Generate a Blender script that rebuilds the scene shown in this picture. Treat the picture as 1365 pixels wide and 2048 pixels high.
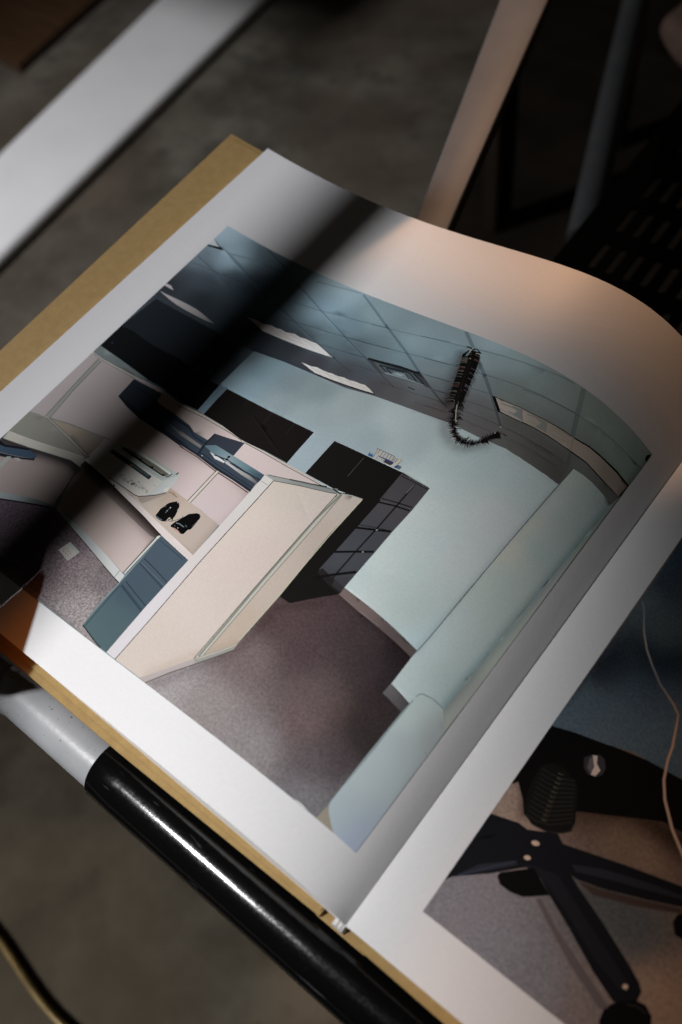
import bpy, bmesh, math, random, json
import numpy as np
from mathutils import Vector, Matrix
from mathutils.geometry import delaunay_2d_cdt

scene = bpy.context.scene
for o in list(bpy.data.objects):
    bpy.data.objects.remove(o)
TOP = 0.45            # height of the book's gutter above the floor, metres

# ------------------------------------------------------------------ camera
RIGHT, DOWN, FWD = [Vector(r) for r in [[0.777704, 0.620561, -0.100399], [0.474401, -0.684156, -0.553962], [-0.412456, 0.383189, -0.826466]]]
CAM = Vector([0.305788, -0.023373, 0.299014]) + Vector((0, 0, TOP))
cam_data = bpy.data.cameras.new('camera')
cam = bpy.data.objects.new('camera', cam_data)
scene.collection.objects.link(cam)
up, back = -DOWN, -FWD
cam.matrix_world = Matrix(((RIGHT.x, up.x, back.x, CAM.x), (RIGHT.y, up.y, back.y, CAM.y), (RIGHT.z, up.z, back.z, CAM.z), (0, 0, 0, 1)))
cam_data.sensor_fit = 'VERTICAL'
cam_data.sensor_height = 36.0
cam_data.lens = 1873.929 * 36.0 / 2048.0
cam_data.clip_start = 0.01
cam_data.clip_end = 50
cam_data.dof.use_dof = True
cam_data.dof.focus_distance = 0.352
cam_data.dof.aperture_fstop = 7.0
cam_data.dof.aperture_blades = 7
scene.camera = cam

# ------------------------------------------------------------------ world, lamps, exposure
world = bpy.data.worlds.new('World')
scene.world = world
world.use_nodes = True
bg = world.node_tree.nodes['Background']
bg.inputs[0].default_value = (0.75, 0.63, 0.52, 1)
bg.inputs[1].default_value = 0.013
scene.view_settings.view_transform = 'Standard'
scene.view_settings.look = 'None'
scene.view_settings.exposure = 0.0
scene.view_settings.gamma = 1.0

KEY = Vector((-0.2000, -0.8620, 1.2880 + TOP))

def spot(name, loc, target, watts, color, cone, blend, radius):
    d = bpy.data.lights.new(name, 'SPOT')
    d.energy = watts
    d.color = color
    d.spot_size = math.radians(cone)
    d.spot_blend = blend
    d.shadow_soft_size = radius
    o = bpy.data.objects.new(name, d)
    o.location = loc
    o.rotation_euler = (Vector(target) - Vector(loc)).to_track_quat('-Z', 'Y').to_euler()
    scene.collection.objects.link(o)
    return o

LEFT = Vector((-0.75, -0.25, 0.55 + TOP))
spot('key_lamp', KEY, (-0.384, -0.509, TOP), 126.0, (1.0, 0.985, 0.99), 68.4, 0.323, 0.0075)
spot('left_lamp', LEFT, (-0.1, 0.2, TOP), 50.0, (0.97, 0.965, 1.0), 135, 0.5, 0.0078)
spot('warm_lamp', (-0.35, 0.95, 0.9 + TOP), (0.112, 0.408, TOP), 29.0, (1.0, 0.55, 0.30), 18.6, 0.35, 0.004)
spot('warm_side_lamp', (0.0, -0.5, 1.0 + TOP), (0.42, 0.05, TOP), 8.0, (1.0, 0.50, 0.24), 15.0, 0.3, 0.004)
spot('floor_fill', (-0.1, -0.9, TOP + 0.25), (0.05, -0.02, 0.0), 36.0, (1.0, 0.96, 0.9), 37, 0.7, 0.09)  # fill added to brighten the near floor, stands for no visible source

# ------------------------------------------------------------------ helpers
def link(o, parent=None):
    scene.collection.objects.link(o)
    if parent is not None:
        o.parent = parent
    return o

def thing(name, label, cat, loc=(0, 0, 0)):
    o = bpy.data.objects.new(name, None)
    o.location = loc
    o.empty_display_size = 0.05
    o['label'] = label
    o['category'] = cat
    return link(o)

def obj(name, bm, mat, parent=None, smooth=None, label=None):
    me = bpy.data.meshes.new(name)
    bmesh.ops.recalc_face_normals(bm, faces=bm.faces)
    bm.to_mesh(me)
    bm.free()
    me.materials.append(mat)
    if smooth is not None:
        me.polygons.foreach_set('use_smooth', [True] * len(me.polygons))
        me.set_sharp_from_angle(angle=math.radians(smooth))
    o = bpy.data.objects.new(name, me)
    if label:
        o['label'] = label
    link(o, parent)
    if parent is not None and parent.type == 'EMPTY':
        o.matrix_parent_inverse = Matrix.Translation(-parent.location)
    return o

def add_hull_box(bm, b, t):
    """closed hexahedron from four bottom and four top corners, both counter-clockwise"""
    vb = [bm.verts.new(p) for p in b]
    vt = [bm.verts.new(p) for p in t]
    bm.faces.new(vb[::-1])
    bm.faces.new(vt)
    for i in range(4):
        j = (i + 1) % 4
        bm.faces.new((vb[i], vb[j], vt[j], vt[i]))

def prism(outline, z0, z1, bevel=0.0, seg=2):
    bm = bmesh.new()
    vb = [bm.verts.new((x, y, z0)) for x, y in outline]
    vt = [bm.verts.new((x, y, z1)) for x, y in outline]
    bm.faces.new(vb[::-1])
    bm.faces.new(vt)
    n = len(outline)
    for i in range(n):
        j = (i + 1) % n
        bm.faces.new((vb[i], vb[j], vt[j], vt[i]))
    if bevel:
        bmesh.ops.bevel(bm, geom=list(bm.edges), offset=bevel, segments=seg, profile=0.5, affect='EDGES', clamp_overlap=True)
    return bm

def tube(bm, pts, radii, seg=40, cap=True):
    rings = []
    n = len(pts)
    pts = [Vector(p) for p in pts]
    ref = None
    for i in range(n):
        t = (pts[min(i + 1, n - 1)] - pts[max(i - 1, 0)]).normalized()
        if ref is None:
            ref = Vector((0, 0, 1)) if abs(t.z) < 0.9 else Vector((0, 1, 0))
        a = (ref - t * ref.dot(t)).normalized()
        ref = a
        b = t.cross(a)
        rings.append([bm.verts.new(pts[i] + (a * math.cos(2 * math.pi * k / seg) + b * math.sin(2 * math.pi * k / seg)) * radii[i]) for k in range(seg)])
    for r0, r1 in zip(rings, rings[1:]):
        for k in range(seg):
            bm.faces.new((r0[k], r0[(k + 1) % seg], r1[(k + 1) % seg], r1[k]))
    if cap:
        bm.faces.new(rings[0][::-1])
        bm.faces.new(rings[-1])

class Mat:
    def __init__(self, name):
        self.m = bpy.data.materials.new(name)
        self.m.use_nodes = True
        self.t = self.m.node_tree
        self.b = self.t.nodes['Principled BSDF']
        self.co = self.t.nodes.new('ShaderNodeTexCoord')
    def n(self, kind, **kw):
        nd = self.t.nodes.new(kind)
        for k, v in kw.items():
            setattr(nd, k, v)
        return nd
    def l(self, a, b):
        self.t.links.new(a, b)
    def noise(self, scale, detail=4, rough=0.55, vec=None):
        nd = self.n('ShaderNodeTexNoise')
        nd.inputs['Scale'].default_value = scale
        nd.inputs['Detail'].default_value = detail
        nd.inputs['Roughness'].default_value = rough
        self.l(vec if vec is not None else self.co.outputs['Object'], nd.inputs['Vector'])
        return nd.outputs['Fac']
    def ramp(self, fac, stops):
        nd = self.n('ShaderNodeValToRGB')
        e = nd.color_ramp.elements
        while len(e) < len(stops):
            e.new(0.5)
        for el, (p, c) in zip(e, stops):
            el.position = p
            el.color = (*c, 1) if len(c) == 3 else c
        self.l(fac, nd.inputs[0])
        return nd.outputs[0]
    def mix(self, fac, a, b, mode='MIX'):
        nd = self.n('ShaderNodeMix', data_type='RGBA', blend_type=mode)
        for s, v in ((nd.inputs['Factor'], fac), (nd.inputs['A'], a), (nd.inputs['B'], b)):
            if hasattr(v, 'is_linked'):
                self.l(v, s)
            elif isinstance(v, (int, float)):
                s.default_value = v
            else:
                s.default_value = (*v, 1)
        return nd.outputs['Result']
    def bump(self, h, strength, dist=0.001):
        nd = self.n('ShaderNodeBump')
        nd.inputs['Strength'].default_value = strength
        nd.inputs['Distance'].default_value = dist
        self.l(h, nd.inputs['Height'])
        self.l(nd.outputs[0], self.b.inputs['Normal'])
    def base(self, c):
        if hasattr(c, 'is_linked'):
            self.l(c, self.b.inputs['Base Color'])
        else:
            self.b.inputs['Base Color'].default_value = (*c, 1)
    def rough(self, r):
        if hasattr(r, 'is_linked'):
            self.l(r, self.b.inputs['Roughness'])
        else:
            self.b.inputs['Roughness'].default_value = r
    def spec(self, s):
        self.b.inputs['Specular IOR Level'].default_value = s

# ------------------------------------------------------------------ materials
m = Mat('page_paper')
f = m.noise(900, 2)
m.base(m.ramp(f, [(0.3, (0.80, 0.80, 0.81)), (0.7, (0.83, 0.83, 0.835))]))
m.rough(0.42); m.spec(0.25)
m.bump(m.noise(60, 2), 0.05, 0.0006)
PAPER = m.m

m = Mat('printed_ink')
at = m.n('ShaderNodeVertexColor', layer_name='ink')
ga = m.n('ShaderNodeAttribute', attribute_name='grain')
fine = m.noise(2600, 2, 0.7)
mid = m.noise(1150, 3, 0.8)
big = m.noise(55, 3, 0.5)
# paper-fine grain everywhere, coarse speckle where the print shows carpet
def rng(v, lo, hi, a, b):
    nd = m.n('ShaderNodeMapRange'); nd.inputs[1].default_value = lo; nd.inputs[2].default_value = hi
    nd.inputs[3].default_value = a; nd.inputs[4].default_value = b; m.l(v, nd.inputs[0]); return nd.outputs[0]
def mth(op, a, b):
    nd = m.n('ShaderNodeMath', operation=op)
    for s, v in zip(nd.inputs, (a, b)):
        if hasattr(v, 'is_linked'): m.l(v, s)
        else: s.default_value = v
    return nd.outputs[0]
speck = rng(mid, 0.3, 0.7, -1, 1)
fg = rng(fine, 0.3, 0.7, -1, 1)
cl = rng(big, 0.3, 0.7, -0.05, 0.05)
amt = mth('MULTIPLY', speck, ga.outputs['Fac'])
val = mth('ADD', mth('ADD', mth('MULTIPLY', amt, 0.62), mth('MULTIPLY', fg, 0.035)), 1.0)
val = mth('ADD', val, mth('MULTIPLY', cl, ga.outputs['Fac']))
vm = m.n('ShaderNodeVectorMath', operation='SCALE')
m.l(at.outputs['Color'], vm.inputs[0]); m.l(val, vm.inputs['Scale'])
m.base(vm.outputs[0]); m.rough(0.45); m.spec(0.03)
INK = m.m

m = Mat('kraft_board')
f = m.noise(260, 5, 0.7); g = m.noise(1500, 2)
c = m.ramp(f, [(0.3, (0.29, 0.190, 0.072)), (0.7, (0.36, 0.24, 0.096))])
m.base(m.mix(0.06, c, m.ramp(g, [(0.35, (0.15, 0.09, 0.03)), (0.65, (0.50, 0.34, 0.15))])))
m.rough(0.7); m.spec(0.2); m.bump(g, 0.25, 0.0003)
KRAFT = m.m

m = Mat('grey_enamel')
f = m.noise(45, 4); sp = m.noise(700, 1, 0.3)
c = m.ramp(f, [(0.3, (0.26, 0.272, 0.29)), (0.7, (0.33, 0.337, 0.348))])
m.base(m.mix(m.ramp(sp, [(0.72, (0, 0, 0)), (0.77, (1, 1, 1))]), c, (0.10, 0.09, 0.08)))
m.rough(0.32); m.spec(0.5); m.bump(m.noise(420, 4, 0.6), 0.12, 0.0006)
ENAMEL = m.m

m = Mat('black_plastic')
mp = m.n('ShaderNodeMapping'); mp.inputs['Scale'].default_value = (1, 14, 14)
m.l(m.co.outputs['Object'], mp.inputs[0])
sc = m.noise(60, 6, 0.75, mp.outputs[0]); gr = m.noise(900, 3, 0.7)
m.base((0.0025, 0.0025, 0.0028))
m.rough(m.ramp(m.mix(0.5, sc, gr), [(0.35, (0.09,) * 3), (0.65, (0.19,) * 3)]))
m.spec(0.45)
mp2 = m.n('ShaderNodeMapping'); mp2.inputs['Scale'].default_value = (60, 700, 700); mp2.inputs['Rotation'].default_value = (0, 0.2, 0.9)
m.l(m.co.outputs['Object'], mp2.inputs[0])
scr = m.ramp(m.noise(1.0, 2, 0.4, mp2.outputs[0]), [(0.70, (0, 0, 0)), (0.74, (1, 1, 1))])
m.base(m.mix(scr, (0.0025, 0.0025, 0.0028), (0.030, 0.030, 0.032)))
m.bump(m.mix(0.25, gr, scr), 0.12, 0.0002)
BLACK = m.m

m = Mat('white_enamel')
f = m.noise(14, 4)
m.base(m.ramp(f, [(0.3, (0.76, 0.76, 0.76)), (0.7, (0.83, 0.83, 0.82))]))
m.rough(0.45); m.spec(0.4)
WHITE = m.m

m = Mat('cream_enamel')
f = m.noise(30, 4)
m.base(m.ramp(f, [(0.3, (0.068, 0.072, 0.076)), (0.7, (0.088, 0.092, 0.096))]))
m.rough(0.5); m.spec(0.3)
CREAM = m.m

m = Mat('black_steel')
m.base((0.0008, 0.0008, 0.0008)); m.rough(0.8); m.spec(0.0)
STEEL = m.m

m = Mat('dark_grey_steel')
f = m.noise(30, 3)
m.base(m.ramp(f, [(0.3, (0.02, 0.0215, 0.0225)), (0.7, (0.03, 0.031, 0.032))])); m.rough(0.5)
GREY = m.m

m = Mat('concrete')
f = m.noise(9, 6, 0.62); g = m.noise(20, 4, 0.55); h = m.noise(3.2, 3)
c = m.ramp(f, [(0.34, (0.034, 0.030, 0.022)), (0.5, (0.078, 0.070, 0.055)), (0.66, (0.135, 0.124, 0.100))])
c = m.mix(m.ramp(g, [(0.30, (0.9,) * 3), (0.42, (0, 0, 0))]), c, (0.035, 0.033, 0.03))
c = m.mix(m.ramp(h, [(0.42, (0, 0, 0)), (0.62, (0.6,) * 3)]), c, (0.092, 0.071, 0.050))
m.base(c); m.rough(0.75); m.spec(0.25); m.bump(g, 0.3, 0.003)
CONCRETE = m.m

m = Mat('red_brown_wood')
mp = m.n('ShaderNodeMapping'); mp.inputs['Scale'].default_value = (1, 12, 12)
m.l(m.co.outputs['Object'], mp.inputs[0])
f = m.noise(9, 5, 0.6, mp.outputs[0])
m.base(m.ramp(f, [(0.3, (0.035, 0.016, 0.0065)), (0.7, (0.065, 0.031, 0.012))])); m.rough(0.55)
WOOD = m.m

m = Mat('brass')
m.base(m.ramp(m.noise(40, 3), [(0.3, (0.10, 0.065, 0.026)), (0.7, (0.30, 0.22, 0.095))]))
m.b.inputs['Metallic'].default_value = 0.35; m.rough(0.35)
BRASS = m.m

m = Mat('tan_cloth')
m.base(m.ramp(m.noise(60, 4), [(0.3, (0.04, 0.021, 0.0125)), (0.7, (0.06, 0.033, 0.02))])); m.rough(0.9)
TAN = m.m

m = Mat('dark_matte_brown')
m.base(m.ramp(m.noise(9, 4), [(0.35, (0.005, 0.0035, 0.0022)), (0.65, (0.011, 0.0075, 0.0045))])); m.rough(0.95); m.spec(0.1)
DARK_MATTE = m.m

m = Mat('signature_paper')
m.base(m.ramp(m.noise(500, 3), [(0.3, (0.45, 0.44, 0.42)), (0.7, (0.75, 0.75, 0.74))])); m.rough(0.8)
SIGN = m.m

m = Mat('amber_acrylic')
t = m.t; tr = t.nodes.new('ShaderNodeBsdfTransparent'); tr.inputs[0].default_value = (0.43, 0.215, 0.072, 1)
m.b.inputs['Base Color'].default_value = (0.5, 0.2, 0.03, 1); m.rough(0.2)
mx = t.nodes.new('ShaderNodeMixShader'); mx.inputs[0].default_value = 0.9
m.l(m.b.outputs[0], mx.inputs[1]); m.l(tr.outputs[0], mx.inputs[2])
m.l(mx.outputs[0], t.nodes['Material Output'].inputs['Surface'])
AMBER = m.m

# ------------------------------------------------------------------ setting
bm = bmesh.new()
bmesh.ops.create_grid(bm, x_segments=8, y_segments=8, size=4.0)
fl = obj('floor', bm, CONCRETE)
fl['kind'] = 'structure'

# ------------------------------------------------------------------ the book: page surfaces
W, H = 0.25, 0.244305
SEC_B, SEC_T = [0.33028, -0.04257, 0.94654, 0.17398, 0.04557], [0.58504, 0.02969, 0.77755, 0.29514, 0.12566]
def section(p):
    x1, z1, x2, z2, z0 = p
    t = np.linspace(0, 1, 200)[:, None]
    P = [np.array(a) for a in ((0, z0), (x1, z1), (x2, z2), (1, 0.0))]
    c = (1 - t)**3 * P[0] + 3 * (1 - t)**2 * t * P[1] + 3 * (1 - t) * t * t * P[2] + t**3 * P[3]
    s = np.r_[0, np.cumsum(np.linalg.norm(np.diff(c, axis=0), axis=1))]
    k = W / s[-1]
    c = c * k
    c[:, 0] += W - c[-1, 0]
    return s * k, c
_sb, _cb = section(SEC_B)
_st, _ct = section(SEC_T)
def left_page(u, v):
    k = v / H
    bx, bz = np.interp(u, _sb, _cb[:, 0]), np.interp(u, _sb, _cb[:, 1])
    tx, tz = np.interp(u, _st, _ct[:, 0]), np.interp(u, _st, _ct[:, 1])
    return np.stack([bx + (tx - bx) * k, v + 0 * bx, bz + (tz - bz) * k + TOP], -1)
def right_page(u, v):
    return np.stack([W + u, v + 0 * u, 0.004 * (1 - np.exp(-u / 0.010)) + TOP], -1)
def normals(fn, u, v, h=5e-4):
    a = fn(u + h, v) - fn(u - h, v)
    b = fn(u, v + h) - fn(u, v - h)
    n = np.cross(a, b)
    return n / np.linalg.norm(n, axis=1)[:, None]

def page_sheet(fn, us, thick, inset=0.0, drop=0.0, floor_fn=None):
    """a sheet of paper (or, with floor_fn, a block of sheets standing on the board) following fn"""
    vs = np.linspace(inset, H - inset, 41)
    U, V = np.meshgrid(us, vs, indexing='ij')
    P = fn(U.ravel(), V.ravel())
    P[:, 2] -= drop
    Q = P.copy()
    Q[:, 2] -= thick
    if floor_fn is not None:
        Q[:, 2] = np.minimum(floor_fn(P[:, 0], P[:, 1]), P[:, 2] - 2e-4)
    bm = bmesh.new()
    nu, nv = U.shape
    top = [bm.verts.new(p) for p in P]
    bot = [bm.verts.new(p) for p in Q]
    for i in range(nu - 1):
        for j in range(nv - 1):
            a, b, c, d = i * nv + j, (i + 1) * nv + j, (i + 1) * nv + j + 1, i * nv + j + 1
            bm.faces.new((top[a], top[b], top[c], top[d]))
            bm.faces.new((bot[d], bot[c], bot[b], bot[a]))
    ring = [i * nv for i in range(nu)] + [(nu - 1) * nv + j for j in range(1, nv)] + [i * nv + nv - 1 for i in range(nu - 2, -1, -1)] + [j for j in range(nv - 2, 0, -1)]
    for a, b in zip(ring, ring[1:] + ring[:1]):
        bm.faces.new((top[b], top[a], bot[a], bot[b]))
    return bm

book = thing('open_book', 'open photo book in kraft paper covers showing an office photograph, lying on the steel frame', 'book', (0.25, 0.12, TOP - 0.012))

# cover boards: the left one tilts up with the page above it
OL = [(-0.0112, -0.0045, 0.0075), (0.2405, -0.0045, -0.0078), (0.2405, 0.2470, -0.0078), (-0.0145, 0.2470, 0.0265)]
def board_top(x, y):
    k = (y + 0.0045) / 0.2515
    xo = OL[0][0] + (OL[3][0] - OL[0][0]) * k
    zo = OL[0][2] + (OL[3][2] - OL[0][2]) * k
    t = (x - xo) / (0.2405 - xo)
    return TOP + zo + (-0.0078 - zo) * t
def board(x0, x1, y0, y1, topf, th):
    bm = bmesh.new()
    nx, ny = 24, 24
    g, h = [], []
    for i in range(nx + 1):
        for j in range(ny + 1):
            xm = -0.0112 + (x1 + 0.0112) * i / nx if callable(x0) else x0 + (x1 - x0) * i / nx
            yb = y0(xm) if callable(y0) else y0
            y = yb + (y1 - yb) * j / ny
            a = x0(y) if callable(x0) else x0
            x = a + (x1 - a) * i / nx
            z = topf(x, y)
            g.append(bm.verts.new((x, y, z)))
            h.append(bm.verts.new((x, y, z - th)))
    n = ny + 1
    for i in range(nx):
        for j in range(ny):
            a, b, c, d = i * n + j, (i + 1) * n + j, (i + 1) * n + j + 1, i * n + j + 1
            bm.faces.new((g[a], g[b], g[c], g[d]))
            bm.faces.new((h[d], h[c], h[b], h[a]))
    ring = [i * n for i in range(nx + 1)] + [nx * n + j for j in range(1, n)] + [i * n + ny for i in range(nx - 1, -1, -1)] + [j for j in range(ny - 1, 0, -1)]
    rim = []
    for a, b in zip(ring, ring[1:] + ring[:1]):
        bm.faces.new((g[b], g[a], h[a], h[b]))
    edges = [e for e in bm.edges if len(e.link_faces) == 2 and e.calc_face_angle(0) > 1.0]
    bmesh.ops.bevel(bm, geom=edges, offset=min(0.0007, th * 0.3), segments=2, profile=0.5, affect='EDGES')
    return bm
left_edge = lambda y: OL[0][0] + (OL[3][0] - OL[0][0]) * (y + 0.0045) / 0.2515
obj('cover_board', board(left_edge, 0.2405, lambda x: -0.0042 + max(0.0, x - 0.15) * 0.024, 0.2470, board_top, 0.0027), KRAFT, book, 35)
obj('cover_board', board(0.2560, 0.5080, lambda x: -0.0021 - max(0.0, x - 0.256) * 0.012, 0.2490, lambda x, y: TOP - 0.0062, 0.0027), KRAFT, book, 35)
obj('endpaper', board(lambda y: left_edge(y) + 0.0025, 0.2400, lambda x: -0.0016 + max(0.0, x - 0.15) * 0.010, 0.2445, lambda x, y: board_top(x, y) + 0.0006, 0.0004), KRAFT, book, 35)
obj('spine', prism([(0.2385, -0.0022), (0.2580, -0.0022), (0.2580, 0.2475), (0.2385, 0.2475)], TOP - 0.0122, TOP - 0.0107, 0.0004), KRAFT, book)
random.seed(3)
bm = bmesh.new()
for k in range(5):                                   # torn ends of the sewn signatures in the gutter
    x = 0.2456 + k * 0.00075
    y = -0.0016 + random.uniform(-0.0003, 0.0005)
    z = TOP - 0.0046 + random.uniform(-0.0005, 0.0005)
    add_hull_box(bm, [(x, y, TOP - 0.0105), (x + 0.00074, y, TOP - 0.0105), (x + 0.00074, 0.244, TOP - 0.0105), (x, 0.244, TOP - 0.0105)],
                 [(x, y, z), (x + 0.00074, y + 0.0002, z), (x + 0.00074, 0.244, z), (x, 0.244, z)])
obj('sewn_signature', bm, SIGN, book)

us = np.r_[np.linspace(0, 0.15, 40)[:-1], np.linspace(0.15, W - 0.0001, 80)]
lp = obj('page', page_sheet(left_page, us, 0.00016), PAPER, book, 60)
obj('page_block', page_sheet(left_page, us, 0.001, 0.0006, 0.0005, board_top), PAPER, book, 60)
usr = np.r_[np.linspace(0.0002, 0.04, 40)[:-1], np.linspace(0.04, W, 40)]
rp = obj('page', page_sheet(right_page, usr, 0.00016), PAPER, book, 60)
obj('page_block', page_sheet(right_page, usr + 0.0002, 0.001, 0.0006, 0.0005, lambda x, y: 0 * x + TOP - 0.0061), PAPER, book, 60)

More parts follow.
